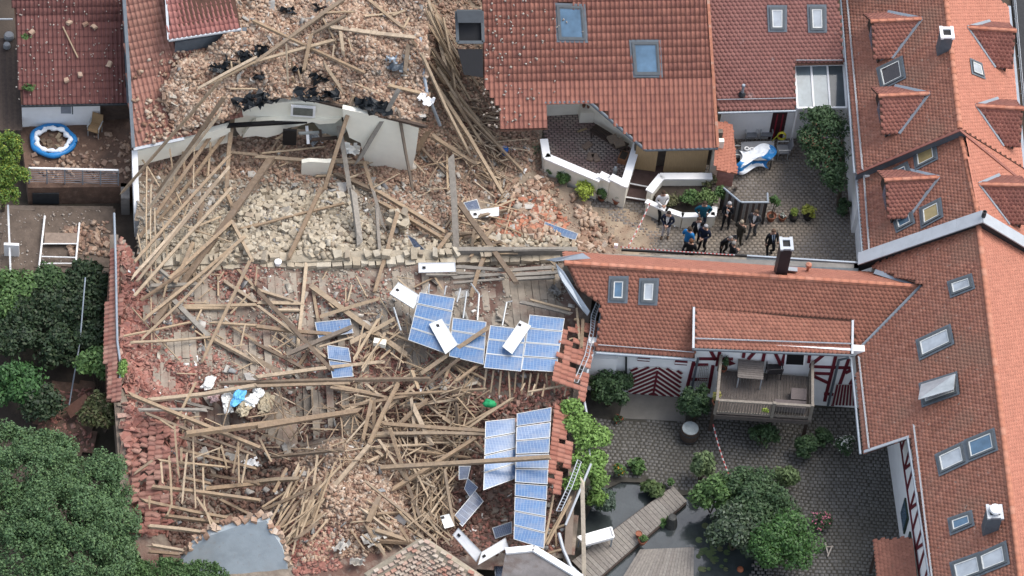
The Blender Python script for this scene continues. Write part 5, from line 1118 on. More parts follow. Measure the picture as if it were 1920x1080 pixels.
# --- on the upper brick rubble
bz(1, -20, 115, 610, 410, 9, 'A', .25, .2, 'longest pale beam crossing the upper brick rubble from left to centre')
bz(1, 500, -10, 5, 345, 10, 'A', .3, .45, 'long beam crossing under the pale one on the upper brick rubble'); bz(1, 500, 90, 310, 195, 8, 'A', .4, .3); bz(1, 440, 225, 20, 340, 8, 'A', .15, .4)
bz(1, 415, 150, 905, 212, 11, 'A', .15, .15, 'long level beam near the top of the upper brick rubble'); bz(1, 625, -10, 830, 160, 8, 'A'); bz(1, 475, 175, 490, 300, 9, 'A', mt=BATTM); bz(1, 385, 365, 480, 500, 8, 'A')
bz(1, 857, 250, 838, 412, 10, 'A'); bz(1, 690, 400, 805, 740, 11, 'A', .15, .1, 'pale grey plank hanging over the top of the cream wall', GREYM); bz(1, 745, 480, 932, 525, 9, 'A', mt=BATTM); bz(1, 310, 195, 268, 400, 9, 'A', .6, .2)
bz(1, 400, 70, 555, 65, 5, 'A', .3, .3); bz(1, 380, 110, 455, 250, 4, 'A', .2, .1); bz(1, 520, 215, 540, 290, 4, 'A'); bz(1, 560, 470, 690, 525, 4, 'A'); bz(1, 440, 255, 432, 310, 5, 'A'); bz(1, 200, 340, 205, 560, 4, 'A', .8, .1); bz(1, 170, 260, 180, 470, 5, 'A', .9, .3); bz(1, 235, 385, 250, 445, 4, 'A', .3, .1); bz(1, 205, 430, 240, 620, 5, 'A', .5, .3)
bz(1, 620, 90, 800, 70, 5, 'A'); bz(1, 860, 100, 825, 165, 6, 'A'); bz(1, 760, 90, 830, 60, 5, 'A')
bz(0, 1440, 322, 1130, 490, 8, 'A', .5, .3); bz(0, 1440, 345, 1180, 470, 6, 'A', .4, .3); bz(0, 1290, 48, 1420, -5, 8, 'A'); bz(0, 1285, 50, 1440, 132, 7, 'A'); bz(0, 1300, 350, 1310, 430, 4, 'A', .4, .3); bz(0, 1345, 335, 1350, 390, 4, 'A', .5, .3); bz(0, 1440, 500, 1300, 500, 4, 'A')
for x in (60, 110, 270, 310, 345): bz(1, x, 540, x + random.uniform(-15, 20), 595, 3.5, 'A', .35, .15)
# --- props in front of the cream wall
bz(1, 800, 510, 575, 905, 15, 'Y', .6, .7, 'thick grey beam leaning steeply against the cream wall', GREYM); bz(1, 548, 545, 385, 1060, 11, 'Y', .3, .4, 'broad beam standing on end left of the thick grey prop'); bz(1, 460, 665, 530, 1078, 12, 'Y', 2.2, .2, 'upright grey post with a splintered top before the cream wall', GREYM)
bz(1, 800, 615, 880, 1060, 7, 'Y', .2, .3, 'thin dark beam leaning on the right end of the cream wall', BEAMD); bz(1, -10, 880, 625, 917, 8, 'Y', .5, .4, 'level beam lying in front of the broken inner rooms'); bz(1, 30, 862, 385, 825, 5, 'Y', .5, .5); bz(1, 440, 975, 690, 1085, 11, 'Y', .3, .2); bz(1, 610, 915, 662, 1085, 8, 'Y', .6, .2)
bz(1, 50, 660, 170, 585, 7, 'A', -.1, .2, None, BEAMD); bz(1, 120, 780, 240, 705, 7, 'Y', 1.0, 1.3); bz(1, 975, 730, 900, 862, 13, 'Y', .8, .2); bz(1, 985, 762, 1205, 905, 11, 'Y', .5, .3); bz(1, 930, 832, 1120, 1032, 7, 'Y'); bz(1, 1075, 870, 1080, 1075, 6, 'Y'); bz(1, 640, 960, 530, 1000, 6, 'Y')
# --- slide of beams beside the pantile roof
bz(1, 968, -10, 1065, 365, 9, 'X', .3, .4, 'topmost long beam of the slide beside the empty roof window'); bz(1, 985, 60, 1142, 582, 9, 'X', .4, .4); bz(1, 1052, 90, 1120, 500, 6, 'X', .5, .5); bz(1, 880, 230, 1060, 470, 9, 'X', .3, .5); bz(1, 1000, 460, 1385, 1085, 10, 'X', .7, .4, 'longest beam of the slide, reaching far down into the yard'); bz(1, 930, 300, 1205, 875, 9, 'X', .4, .3)
for k in range(26):
    t = random.random(); x0, y0 = 950 + 170 * t + random.uniform(-40, 60), -20 + 620 * t + random.uniform(-60, 80); L_ = random.uniform(180, 480); sl = random.uniform(.34, .62) + .22 * t
    bz(1, x0, y0, x0 + L_ * sl, y0 + L_ * .88, random.choice([3, 4, 4, 5, 6, 7]), 'X', random.uniform(.1, .6), random.uniform(.05, .4), None, BEAMM if random.random() < .55 else BATTM)
for k in range(26):
    x0, y0 = random.uniform(1180, 1330), random.uniform(640, 1000); L_ = random.uniform(80, 220); an = random.uniform(-.1, 1.1); bz(1, x0, y0, x0 + L_ * math.cos(an), y0 + L_ * math.sin(an), random.choice([2.5, 3, 4]), 'X', .15, .12, None, BEAMM)
# --- rafter fan
for (x0, y0, x1, y1, w_) in ((1240, 450, 680, 1090, 9), (1262, 545, 890, 1080, 9), (1235, 640, 820, 1200, 8), (1232, 700, 790, 1330, 8), (1272, 745, 770, 1390, 8), (1285, 880, 760, 1470, 8), (1290, 940, 745, 1560, 8), (1240, 1000, 765, 1590, 7), (1300, 1060, 760, 1660, 7)):
    bz(0, x0, y0, x1, y1, w_, 'F', 2.6 if y0 < 700 else 1.9, 1.0)
for (x0, y0, x1, y1, w_, d0, d1) in ((1310, 650, 1275, 1045, 10, 2.2, .2), (955, 840, 990, 1070, 3.5, 1.6, .8), (760, 840, 905, 1065, 3.5, 1.5, .8), (1100, 740, 1088, 1060, 3.5, 1.6, .9), (1025, 740, 1040, 1000, 6, 1.6, .6), (1185, 800, 1170, 990, 6, 1.3, .4), (1440, 870, 1280, 855, 7, .6, .9)): bz(0, x0, y0, x1, y1, w_, 'F', d0, d1)
for (x0, y0, x1, y1, w_, d0, d1) in ((825, -140, 826, 440, 3.6, 1.6, .6), (850, -40, 851, 460, 3.6, 1.5, .6), (870, 90, 876, 430, 3.6, 1.3, .6), (915, 170, 942, 370, 3.4, 1.1, .5), (775, 240, 852, 620, 3.6, 1.0, .2), (955, 630, 975, 748, 3.4, .5, .1), (940, 510, 920, 592, 4, .6, .4), (990, 0, 1050, 140, 3.6, 1.2, .6), (920, 10, 1040, 110, 3.4, 1.2, .8), (1065, 60, 1010, 200, 3.4, 1.0, .8), (910, 145, 1300, 282, 4, 1.0, .5), (1060, 215, 1240, 140, 5, .6, .5), (1140, 60, 1108, 222, 11, 1.0, .2), (850, 600, 855, 890, 3.6, .4, .1)): bz(4, x0, y0, x1, y1, w_, 'F', d0, d1)
beam(onT(512, 292, 1.1), onT(292, 602, .45), 15, 'F', 'thickest beam of the fan, lying diagonally from cream wall to barn floor')
bz(4, 1372, 255, 815, 712, 9, 'C', .7, .5, 'long straight beam lying over the stone wall parallel to the thickest one'); bz(4, 1300, 330, 790, 835, 7, 'C', .6, .2); bz(4, 1060, 430, 790, 612, 8, 'C', .7, .5); bz(4, 1290, 180, 955, 485, 8, 'C', .8, .6); bz(4, 1085, 290, 988, 505, 9, 'C', .6, .6); bz(4, 780, 425, 932, 547, 10, 'C', .4, .3); bz(4, 968, 600, 1168, 808, 11, 'C', .4, .15, 'flat grey beam pointing down right on the board floor', GREYM)
bz(4, 690, 812, 1082, 730, 5.5, 'C', .3, .2); bz(4, 738, 846, 1198, 815, 6.5, 'C', .3, .2); bz(4, 740, 650, 1012, 952, 4, 'C'); bz(4, 840, 530, 1105, 520, 11, 'C', .3, .25, None, GREYM); bz(4, 1300, 160, 1418, 385, 9, 'Y', .6, .6); bz(4, 1258, 500, 1440, 622, 8, 'C'); bz(4, 1220, 840, 1445, 962, 11, 'C'); bz(4, 1402, 395, 1145, 935, 9, 'C', .8, .15, 'slender brown pole slanting across the left board floor'); bz(4, 1270, 730, 1440, 842, 6, 'C'); bz(4, 1040, 640, 1440, 633, 8, 'C', .06, .06, None, BATTM); bz(4, 1040, 655, 1300, 652, 8, 'C', .06, .06, None, BATTM); bz(4, 1190, 735, 1440, 752, 7, 'C', .1, .1, None, BATTM); bz(4, 900, 440, 1000, 520, 8, 'C', .5, .3, None, GREYM); bz(4, 1100, 470, 1125, 528, 8, 'C', .4, .1); bz(4, 1225, 470, 1228, 590, 5, 'C'); bz(4, 1340, 440, 1440, 545, 8, 'C')
bz(4, 1270, 0, 1310, 95, 10, 'Y', .5, .2); bz(4, 1440, 185, 1365, 205, 8, 'Y')
# --- yard above the stone wall and the board floor
bz(5, 362, -10, 188, 362, 10, 'Y', .5, .5, 'slim beam lying across the pale block pile at its left'); bz(5, -10, 192, 492, 65, 7, 'Y', .6, .3); bz(5, 545, -10, 580, 262, 15, 'Y', 1.3, .2, 'dark grey post standing in the pale block pile', GREYM); bz(5, 660, -5, 716, 195, 9, 'Y', .9, .2, None, GREYM); bz(5, 680, 100, 696, 342, 9, 'Y', .9, .1, None, GREYM); bz(5, 680, -5, 1062, 228, 13, 'Y', .9, .5, 'upper of two parallel thick beams right of the pale block pile'); bz(5, 690, 55, 1042, 258, 10, 'Y', .6, .4, 'lower of two parallel thick beams right of the pale block pile')
bz(5, 803, 92, 668, 558, 11, 'Y', .9, .2, 'straight beam leaning over the stone wall onto the board floor'); bz(5, 1097, -200, 1128, 332, 14, 'Y', 1.2, .2, 'tall grey post standing right of the parallel beams', GREYM); bz(5, 1138, 58, 1465, 512, 14, 'Y', .9, .9, 'broad pale plank bridging the stone wall above the solar panels'); bz(5, 1305, 310, 1208, 592, 11, 'C', .9, .5, 'beam end rising to the wall from the top of the panels'); bz(5, 1093, 232, 1008, 347, 9, 'Y', .6, .3); bz(5, 1240, 346, 1460, 346, 4, 'Y', 1.0, 1.0)
bz(5, 308, 528, 855, 922, 12, 'C', .2, .35, 'longest beam lying diagonally across the open board floor'); bz(5, 368, 698, 692, 600, 8, 'C', .4, .25); bz(5, 282, 400, 232, 875, 8, 'C', .2, .2, None, BATTM); bz(5, 318, 525, 352, 735, 8, 'C', .15, .15, None, BATTM); bz(5, -5, 540, 412, 988, 9, 'C', .3, .4, 'grey beam slanting down to the silvery cracked panels'); bz(5, -5, 630, 395, 932, 8, 'C', .25, .3); bz(5, -5, 755, 432, 800, 9, 'C', .3, .3); bz(5, -5, 545, 212, 612, 8, 'C'); bz(5, 520, 852, 770, 718, 11, 'C', .4, .3, 'fresh pale plank beside the long diagonal floor beam', BATTM); bz(5, 180, 912, 522, 768, 10, 'C', .4, .5, None, BEAMD); bz(5, -5, 850, 302, 1012, 8, 'C'); bz(5, -5, 1042, 712, 955, 9, 'M', .4, .4, 'long beam lying just below the silvery cracked panels'); bz(5, -200, 1075, 982, 1050, 10, 'M', .4, .4); bz(5, -5, 940, 142, 1022, 12, 'C'); bz(5, 350, 872, 547, 815, 5.5, 'C', .5, .5); bz(5, 290, 900, 218, 1012, 8, 'C'); bz(5, 560, 470, 622, 590, 3.4, 'C'); bz(5, 900, 1042, 1312, 758, 9, 'M', .5, 1.35, 'long batten propped on the middle panel columns'); bz(5, 960, 1085, 1142, 938, 8, 'M', .5, .9); bz(5, 1110, 1078, 1292, 943, 7, 'M', .4, .7); bz(5, 868, 988, 902, 1085, 11, 'M', .6, .5, None, BATTM); bz(5, 1060, 940, 1262, 1085, 9, 'M', .5, .3); bz(5, -5, 622, 242, 627, 8, 'C', .08, .08, None, BATTM); bz(5, 118, 665, 245, 665, 7, 'C', .08, .08, None, BATTM); bz(5, 735, 790, 900, 850, 6, 'M'); bz(5, 690, 590, 830, 800, 3, 'C'); bz(5, 120, 780, 225, 870, 7, 'C', .1, .1)
for (x0, y0, x1, y1, w_) in ((1110, 482, 1382, 462, 8), (1105, 512, 1392, 490, 7), (1122, 420, 1395, 440, 9), (968, 466, 1122, 466, 7), (1125, 455, 1395, 470, 7)): bz(5, x0, y0, x1, y1, w_, 'C', .3, .3, 'grey plank in the stack right of the level white panel', GREYM)
for (x0, y0, x1, y1, w_) in ((10, 440, 240, 425, 9), (30, 465, 250, 452, 9), (35, 490, 240, 480, 8)): bz(6, x0, y0, x1, y1, w_, 'C', .35, .35, 'grey plank in the stack under the bent zinc sheet', GREYM)
bz(6, 50, 620, 330, 685, 9, 'C', .8, .8, None, GREYM); bz(6, 100, 605, 335, 665, 6, 'C', .9, .9); bz(6, 0, 325, 335, 322, 8, 'Y', 1.2, 1.2, 'level grey beam along the broken wall top near the pale panel', GREYM); bz(6, 345, 275, 350, 345, 8, 'Y', .8, .4); bz(6, 230, 430, 240, 510, 6, 'C', .5, .2); bz(6, 230, 395, 265, 430, 9, 'C', 1.4, 1.6, None, BATTM); bz(6, 160, 150, 80, 260, 8, 'Y')
bz(5, 890, 535, 985, 488, 4, 'C'); bz(5, 1000, 470, 1045, 540, 4, 'C')
# --- wrecked grid, lower left
bz(8, 728, 60, 1450, 355, 9, 'G', .7, 1.2, 'long straight rafter slanting over the wrecked batten grid'); bz(8, 820, 165, 1440, 405, 7, 'G', .5, 1.2); bz(8, 1050, 282, 1700, 200, 15, 'G', 1.6, 1.2, 'thick beam spanning the dark pit below the white sacks'); bz(9, 0, 243, 582, 150, 14, 'M', 1.2, .6, 'thick beam end running from the pit into the tangle')
for (x0, y0, x1, y1, w_) in ((850, 577, 1460, 655, 9), (800, 655, 1395, 772, 8), (950, 745, 1372, 797, 8), (838, 800, 1212, 846, 9), (838, 905, 1032, 938, 8), (835, 942, 1012, 957, 7), (1020, 300, 1335, 392, 7), (1020, 370, 1440, 475, 7), (1178, 510, 1450, 557, 8), (900, 430, 1062, 452, 6), (1160, 590, 1450, 560, 11), (1000, 440, 1290, 470, 6)): bz(8, x0, y0, x1, y1, w_, 'G', .8, 1.1)
for (x0, y0, x1, y1) in ((1085, 240, 1101, 700), (1052, 390, 1025, 672), (950, 400, 966, 680), (980, 220, 1005, 520), (1020, 360, 1020, 442), (1342, 330, 1310, 500), (1392, 400, 1360, 560), (1245, 350, 1276, 470), (1140, 460, 1150, 702), (1230, 370, 1235, 460), (1108, 640, 1230, 832), (842, 630, 838, 690), (905, 440, 915, 560), (1340, 340, 1345, 555), (965, 680, 940, 740), (1150, 690, 1200, 835)): bz(8, x0, y0, x1, y1, 4.4, 'G', 1.3, 1.2)
bz(8, 765, 497, 1002, 333, 6.5, 'G', .3, .6, 'single loose batten lying over the slipped red tiles'); bz(8, 1098, 412, 1242, 358, 4, 'G', 1.3, 1.3); bz(8, 838, 92, 1445, 8, 10, 'C', .3, .3, 'long beam lying just above the white sacks'); bz(8, 1000, 192, 1100, -5, 6, 'C', .5, .4); bz(8, 985, 90, 1192, 142, 8, 'C', .25, .2, None, GREYM); bz(8, 800, 146, 1152, 146, 8, 'G', .5, 1.0, None, GREYM); bz(8, 985, 255, 900, 200, 5, 'G', 1.0, .5); bz(8, 1040, 530, 1180, 560, 7, 'G', .8, .8); bz(8, 1240, 650, 1410, 735, 7, 'G', .8, .9)
# --- the big tangle
TG = [(155, 902, 642, 338, 12, .3, .8, 'longest beam leaning over the brick mound from lower left'), (638, 335, 802, -5, 9, .8, .6, None), (652, 85, 600, 322, 9, .9, .6, None), (662, 80, 666, 262, 8, .9, .5, None), (872, 68, 902, 332, 8, .7, .5, None), (890, 143, 972, 312, 12, .8, .6, 'short wide pale board standing in the middle of the tangle'), (700, 222, 1450, 272, 10, .6, .8, None), (680, 280, 1445, 287, 9, .5, .7, None), (640, 292, 1002, 265, 8, .5, .5, None), (755, 252, 852, 542, 9, .8, .5, None), (700, 330, 832, 522, 8, .6, .4, None), (850, 560, 942, 802, 9, .5, .3, None), (788, 582, 1232, 308, 9, .4, 1.0, 'long slim beam rising from the brick mound towards the panels'), (1228, 318, 1312, 412, 6, .9, .8, None), (700, 472, 1650, 412, 13, .4, 2.2, 'thick beam lying level across the sagging and long panel columns'), (668, 822, 882, 892, 12, .3, .2, 'short thick broken beam behind the brick gable'), (690, 882, 882, 892, 12, .2, .2, None), (610, 545, 832, 722, 7, .4, .4, None), (828, 718, 1012, 882, 8, .4, .3, None), (692, 640, 628, 782, 12, .3, .25, 'short wide board lying on the right of the brick mound'), (820, 738, 932, 862, 10, .2, .2, None), (668, 357, 992, 340, 8, .5, .5, None), (850, 370, 1182, 412, 7, .5, .6, None), (88, 412, 482, 370, 7, .6, .5, None), (-5, 552, 222, 535, 11, .9, .7, None),
      (415, 20, 762, 82, 8, .5, .5, None), (478, 132, 902, 58, 8, .5, .5, None), (498, 152, 642, 90, 7, .5, .5, None), (758, 62, 1282, 30, 7, .5, .6, None), (838, 122, 1122, 88, 7, .5, .5, None), (1130, 292, 1440, 80, 6, .5, .9, None), (1050, 190, 1162, 262, 9, .5, .5, None), (1128, 112, 1135, 242, 9, .8, .5, None), (1178, 232, 1440, 88, 6, .5, .8, None), (0, 12, 520, -4, 8, .3, .3, None), (400, -5, 700, 60, 6, .4, .4, None), (620, 0, 700, 70, 7, .4, .4, None), (780, 250, 960, 90, 9, .5, .6, None), (1060, 480, 1112, 802, 7, .6, .4, None), (900, 0, 760, 120, 6, .5, .5, None)]
for (x0, y0, x1, y1, w_, d0, d1, lb) in TG: bz(9, x0, y0, x1, y1, w_, 'M', d0, d1, lb)
def jam(n, box, reg, angs, lens, ws, zone, dz=(.1, .6)):
    for _ in range(n):
        x0, y0 = random.uniform(box[0], box[2]), random.uniform(box[1], box[3]); a = R(random.gauss(*random.choice(angs))); L_ = random.uniform(*lens)
        bz(reg, x0 - L_ / 2 * math.cos(a), y0 + L_ / 2 * math.sin(a), x0 + L_ / 2 * math.cos(a), y0 - L_ / 2 * math.sin(a), random.choice(ws), zone, random.uniform(*dz), random.uniform(*dz))
jam(56, (480, 20, 1240, 420), 9, [(5, 10), (-8, 10), (35, 12), (75, 15), (-55, 14)], (80, 380), [2.5, 3, 3, 3.5, 4, 5, 6, 7], 'M')
jam(46, (880, 440, 1090, 820), 9, [(-70, 12), (70, 14), (45, 12), (-45, 12)], (80, 260), [2.5, 3, 3.5, 4, 5], 'M')
jam(24, (560, 700, 1000, 900), 9, [(-40, 10), (-55, 10), (10, 15)], (60, 200), [3, 4, 5, 7], 'M', (.05, .3))
jam(30, (90, 520, 380, 860), 9, [(48, 9), (60, 9), (70, 8), (40, 8)], (140, 400), [3.6, 4, 5, 6, 8], 'L', (.2, .9))
jam(10, (20, 100, 480, 420), 9, [(5, 8), (-25, 12), (60, 12), (-60, 10)], (100, 300), [3, 4, 5, 6], 'M', (.4, 1.1))
jam(20, (1000, 420, 1440, 1060), 4, [(-35, 10), (0, 6), (75, 10), (40, 10)], (40, 180), [2.5, 3, 3, 4], 'C', (.05, .25))
jam(34, (0, 450, 900, 1000), 5, [(-35, 10), (0, 8), (75, 10), (30, 10)], (30, 150), [2.5, 3, 3, 3.5, 4], 'C', (.05, .25))
jam(40, (560, 820, 1300, 1080), 5, [(-35, 14), (20, 12), (60, 12), (85, 10)], (60, 260), [2.5, 3, 3.5, 4, 6], 'M', (.15, .5))
jam(26, (1120, 20, 1440, 300), 5, [(-25, 12), (15, 12), (60, 14)], (80, 240), [2.5, 3, 4, 5, 7], 'Y', (.1, .5))
jam(16, (0, 700, 800, 1060), 1, [(-25, 20), (15, 12), (60, 14)], (60, 200), [2.5, 3, 4, 5], 'Y', (.1, .3))
jam(24, (900, 850, 1440, 1080), 1, [(-45, 14), (15, 12), (60, 14)], (60, 200), [2.5, 3, 3.5, 4], 'X', (.1, .3))
jam(12, (1000, 60, 1440, 560), 8, [(-15, 10), (80, 10)], (60, 160), [2.5, 3], 'G', (.3, .9))
jam(150, (480, 20, 1240, 460), 9, [(5, 14), (-12, 14), (35, 14), (75, 18), (-55, 16)], (40, 200), [2, 2.5, 3], 'M', (.1, .6))
jam(90, (880, 440, 1110, 860), 9, [(-70, 14), (70, 16), (45, 14), (-45, 14)], (40, 180), [2, 2.5, 3], 'M', (.1, .5))
jam(60, (1120, 560, 1420, 1040), 1, [(-50, 16), (-20, 14), (30, 14)], (40, 180), [2, 2.5, 3], 'X', (.1, .3))
jam(60, (500, 780, 1300, 1080), 5, [(-35, 18), (20, 16), (60, 16)], (30, 140), [2, 2.5, 3], 'M', (.1, .4))
jam(40, (20, 80, 480, 420), 9, [(5, 12), (-25, 14), (60, 14), (-60, 14)], (40, 180), [2, 2.5, 3], 'M', (.3, 1.0))
# row of battens showing below the middle panels
for i in range(12):
    x0 = 1295 + i * 42
    bz(5, x0, 1000 + i * 3, x0 + random.uniform(-22, 12), 1130 + random.uniform(-20, 30), 4.2, 'M', .7, .2, 'batten end hanging below the lowest middle solar panels', BATTM)
for (x0, y0, x1, y1, w_) in ((170, 945, 235, 620, 6), (200, 900, 332, 650, 5), (230, 812, 312, 700, 6), (180, 960, 280, 930, 6), (205, 830, 300, 790, 6), (250, 1000, 245, 800, 5), (190, 890, 330, 640, 4), (50, 40, 70, 0, 4), (110, 60, 130, 0, 4), (170, 70, 185, 0, 4), (90, 45, 330, 0, 5)): bz(10, x0, y0, x1, y1, w_, 'M', .6, .6, None)
for (x0, y0, x1, y1, w_) in ((365, 655, 380, 830, 5), (400, 720, 390, 880, 7), (350, 715, 485, 730, 6), (485, 620, 470, 760, 5), (310, 900, 430, 960, 4), (320, 830, 440, 780, 4)): bz(6, x0, y0, x1, y1, w_, 'C', .8, .8, 'batten stub among the orange tiles beside the bent ladder')
for zn_, mb_ in SPL.items(): mb_.build('splinter_litter', BEAMM if zn_ in 'XM' else BATTM, (T2 if zn_ in 'XY' else T1 if zn_ == 'A' else T3).ob, kind='stuff')
# labels that came out alike are told apart by their order in the picture
_by = {}
for o in COL.objects:
    if o.parent is None and o.get('group') in [g for _, g in ZN.values()] and o.get('label'): _by.setdefault(o['label'], []).append(o)
_ord = ['leftmost', 'second leftmost', 'third leftmost', 'fourth leftmost', 'fifth leftmost', 'sixth leftmost', 'seventh leftmost', 'eighth leftmost', 'ninth leftmost', 'tenth leftmost', 'eleventh leftmost', 'rightmost']
for lb_, os_ in _by.items():
    if 1 < len(os_) <= 12:
        os_.sort(key=lambda o: proj(o.location)[0])
        for k, o in enumerate(os_): o['label'] = ('rightmost' if k == len(os_) - 1 else _ord[k]) + ' ' + lb_
# upright pale post before the pond
beam(P(1092, 905, 2.9), P(1096, 1120, .6), 10, None, 'pale squared post standing between the broken eave and the footbridge', mat('pale post', (.55, .48, .38), .85), cat='post', name='post')
# ================================================================= LEFT NEIGHBOUR
nh = thing('red_roofed_house', P(130, 250, 0), 'house with a dark red concrete tile roof in the upper left corner', 'house')
NR = slope((40, 197), (239, 193), 2.9, .5, 1)
pNR = [(20, -70), (226, -70), (240, 193), (40, 197)]
deck(NR, pNR, DECKM, nh); tiles(NR, pNR, TILE_RED, nh, 'pan', .185, .32, indiv=280)
MB().bar(NR.pix(228, -70, .05), NR.pix(240, 193, .05), .1, .1, NR.n).build('verge_flashing', LEAD, nh)
MB().tube([NR.pix(40, 199, -.04), NR.pix(240, 195, -.04)], .06, 8).build('gutter', DARKM, nh)
upw('wall', (42, 238), (188, 234), 1.0, 2.75, WHITE, nh)
wq = P(110, 232, 1.0); x = MB().box(wq + Vector((0, -.04, 1.15)), 1.25, .1, .8, R(8)).build('window', FRAME, nh); MB().box(wq + Vector((0, -.1, 1.15)), 1.1, .03, .65, R(8)).build('pane', mat('dull grey pane', (.30, .32, .36), .25, 3, .15, 0), x)
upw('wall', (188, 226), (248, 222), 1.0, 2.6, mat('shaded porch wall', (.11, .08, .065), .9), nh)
SOIL = mat('brown patio soil', (.17, .105, .075), .95, 2, .4, .5, 14, stain=[(1.2, .7, .5, .7, (.10, .07, .055)), (4, .4, .55, .7, (.26, .18, .13))])
pat = sheet('patio_terrace', [(36, 225), (252, 218), (256, 350), (52, 352)], 1.0, SOIL, 1.4)
RB = Terrain('patio_rubble', [(50, 235, 1.01), (245, 230, 1.01), (250, 340, 1.02), (60, 342, 1.02)], [(150, 300, 1.06)], SOIL, amp=.02)
scatter(RB, [(60, 280), (245, 240), (248, 335), (60, 335)], 260, .05, .3, BRICKD, 'patio_debris', 12, 'brick', clump=1.0)
# fallen scraps on the red roof
for k, (x0, y0) in enumerate(((130, 42), (177, 50), (160, 45), (150, 140), (125, 150), (60, 60), (205, 120))): MB().add(chunks([NR.pix(x0, y0, .1)], [(.25, .18, .1)], .3, .2)[0], BOXF).build('brick', BRICK, nh)
rx = RNG.uniform(30, 235, 150); ry = RNG.uniform(0, 190, 150); BITD = mat('dull bits', [(.42, .36, .30), (.5, .45, .4), (.33, .26, .21)], .9)
npmesh('roof_grit', chunks([tuple(NR.pix(a, b, .08)) for a, b in zip(rx, ry)], RNG.uniform(.02, .065, (150, 3))), BOXF, 8, BITD, nh, kind='stuff')
rx = RNG.uniform(905, 1100, 330); ry = RNG.uniform(0, 240, 330); k_ = (rx - 905) / 195 < RNG.random(330) ** 1.6
k_ &= ~((rx > 1015) & (ry > 180))
npmesh('roof_grit', chunks([tuple(K.pix(a, b, .09)) for a, b in zip(rx[k_], ry[k_])], RNG.uniform(.025, .10, (int(k_.sum()), 3))), BOXF, 8, BITD, ph, kind='stuff')
_t = MB().bar(NR.pix(118, 50, .12), NR.pix(146, 108, .12), .05, .04); _t.build('stick', BATTM, None, 'thin stick lying on the dark red roof', 'stick')
# boarded dark roof in the corner
dr = thing('shed_roof', P(15, 160, 0), 'dark board roof in the corner left of the red roof', 'shed')
for k in range(9):
    a, b = -8 + k * 5.2, -8 + k * 5.2 + 6; MB().bar(P(a, 72, 1.9), P(b, 245, 1.6), .115, .04).build('roof_board', WOODD, dr)
MB().tube([P(-10, 36, 2.0), P(24, 36, 2.0)], .04, 6).build('gutter', ZINCL, dr)
for x0, y0, r in ((17, 70, .22), (13, 88, .16)): MB().lathe(P(x0, y0, 1.95), [(r, 0), (r, .12), (r * .8, .2)], 12).build('bucket', mat('grey bucket', (.25, .26, .27), .5), None, {70: 'pale grey bucket on the dark board roof', 88: 'lower small grey bucket on the dark board roof'}[y0], 'bucket')
# inflatable pool
pool = thing('paddling_pool', P(99, 268, 1.0), 'collapsed blue and white inflatable paddling pool on the brown patio', 'paddling pool')
PB = mat('blue vinyl', (.03, .24, .58), .35, 3, .2, .1); PWt = mat('white vinyl', (.72, .76, .80), .4, 3, .1, .15)
c0 = P(99, 268, 1.0); ring = [c0 + Vector((math.cos(a) * .88 * (1 + .05 * math.sin(5 * a + 1)), math.sin(a) * .80 * (1 + .06 * math.cos(4 * a)), .17 + .03 * math.sin(3 * a))) for a in np.linspace(0, 2 * math.pi, 33)]
MB().tube(ring, [.115 + .02 * math.sin(i * 1.3) for i in range(33)], 9, False).build('outer_ring', PB, pool, smooth=True)
ring = [c0 + Vector((math.cos(a) * .70 * (1 + .09 * math.sin(7 * a)), math.sin(a) * .62 * (1 + .09 * math.cos(6 * a)), .22 + .04 * math.sin(5 * a))) for a in np.linspace(0, 2 * math.pi, 41)]
MB().tube(ring, [.10 + .035 * math.sin(i * 1.9) for i in range(41)], 7, False).build('liner_edge', PWt, pool, smooth=True)
MB().lathe(c0 + Z * .02, [(.66, 0), (.6, .03), (.3, .05)], 20).build('dirty_floor', SOIL, pool)
scatter(RB, [(80, 252), (120, 252), (122, 284), (78, 284)], 40, .06, .3, mat('muddy scraps', [(.30, .22, .14), (.22, .16, .11), (.38, .3, .2)], .9), 'pool_scraps', 5, 'scrap')
def chair(loc, rz, label, seat_m, frame_m, group=None, w=.5, arm=True, back=.5):
    r = thing('chair', loc, label, 'chair', group); loc = Vector(loc)
    X, Y = Vector((math.cos(rz), math.sin(rz), 0)), Vector((-math.sin(rz), math.cos(rz), 0))   # faces -Y
    q = lambda x, y, z: loc + X * x + Y * y + Z * z
    MB().box(q(0, 0, .44), w, .48, .05, u=X, v=Y, n=Z).build('seat', seat_m, r)
    MB().prism([q(-w / 2, .24, .46), q(w / 2, .24, .46), q(w / 2 * .95, .36, .46 + back), q(-w / 2 * .95, .36, .46 + back)], Y * .035).build('backrest', seat_m, r)
    for sx in (-1, 1):
        for y in (-.2, .22): MB().bar(q(sx * (w / 2 - .02), y, 0), q(sx * (w / 2 - .02), y, .44), .035, .035, X).build('leg', frame_m, r)
        if arm: MB().bar(q(sx * w / 2, -.22, .66), q(sx * w / 2, .28, .68), .05, .03).build('armrest', frame_m, r); MB().bar(q(sx * w / 2, -.2, .44), q(sx * w / 2, -.2, .66), .03, .03, X).build('arm_post', frame_m, r)
    return r
RAT = mat('tan rattan', (.38, .25, .13), .8, 40, .3, .3)
chair(P(178, 252, 1.0), R(-12), 'tan rattan chair with a metal frame beside the cream house wall', RAT, SIL)
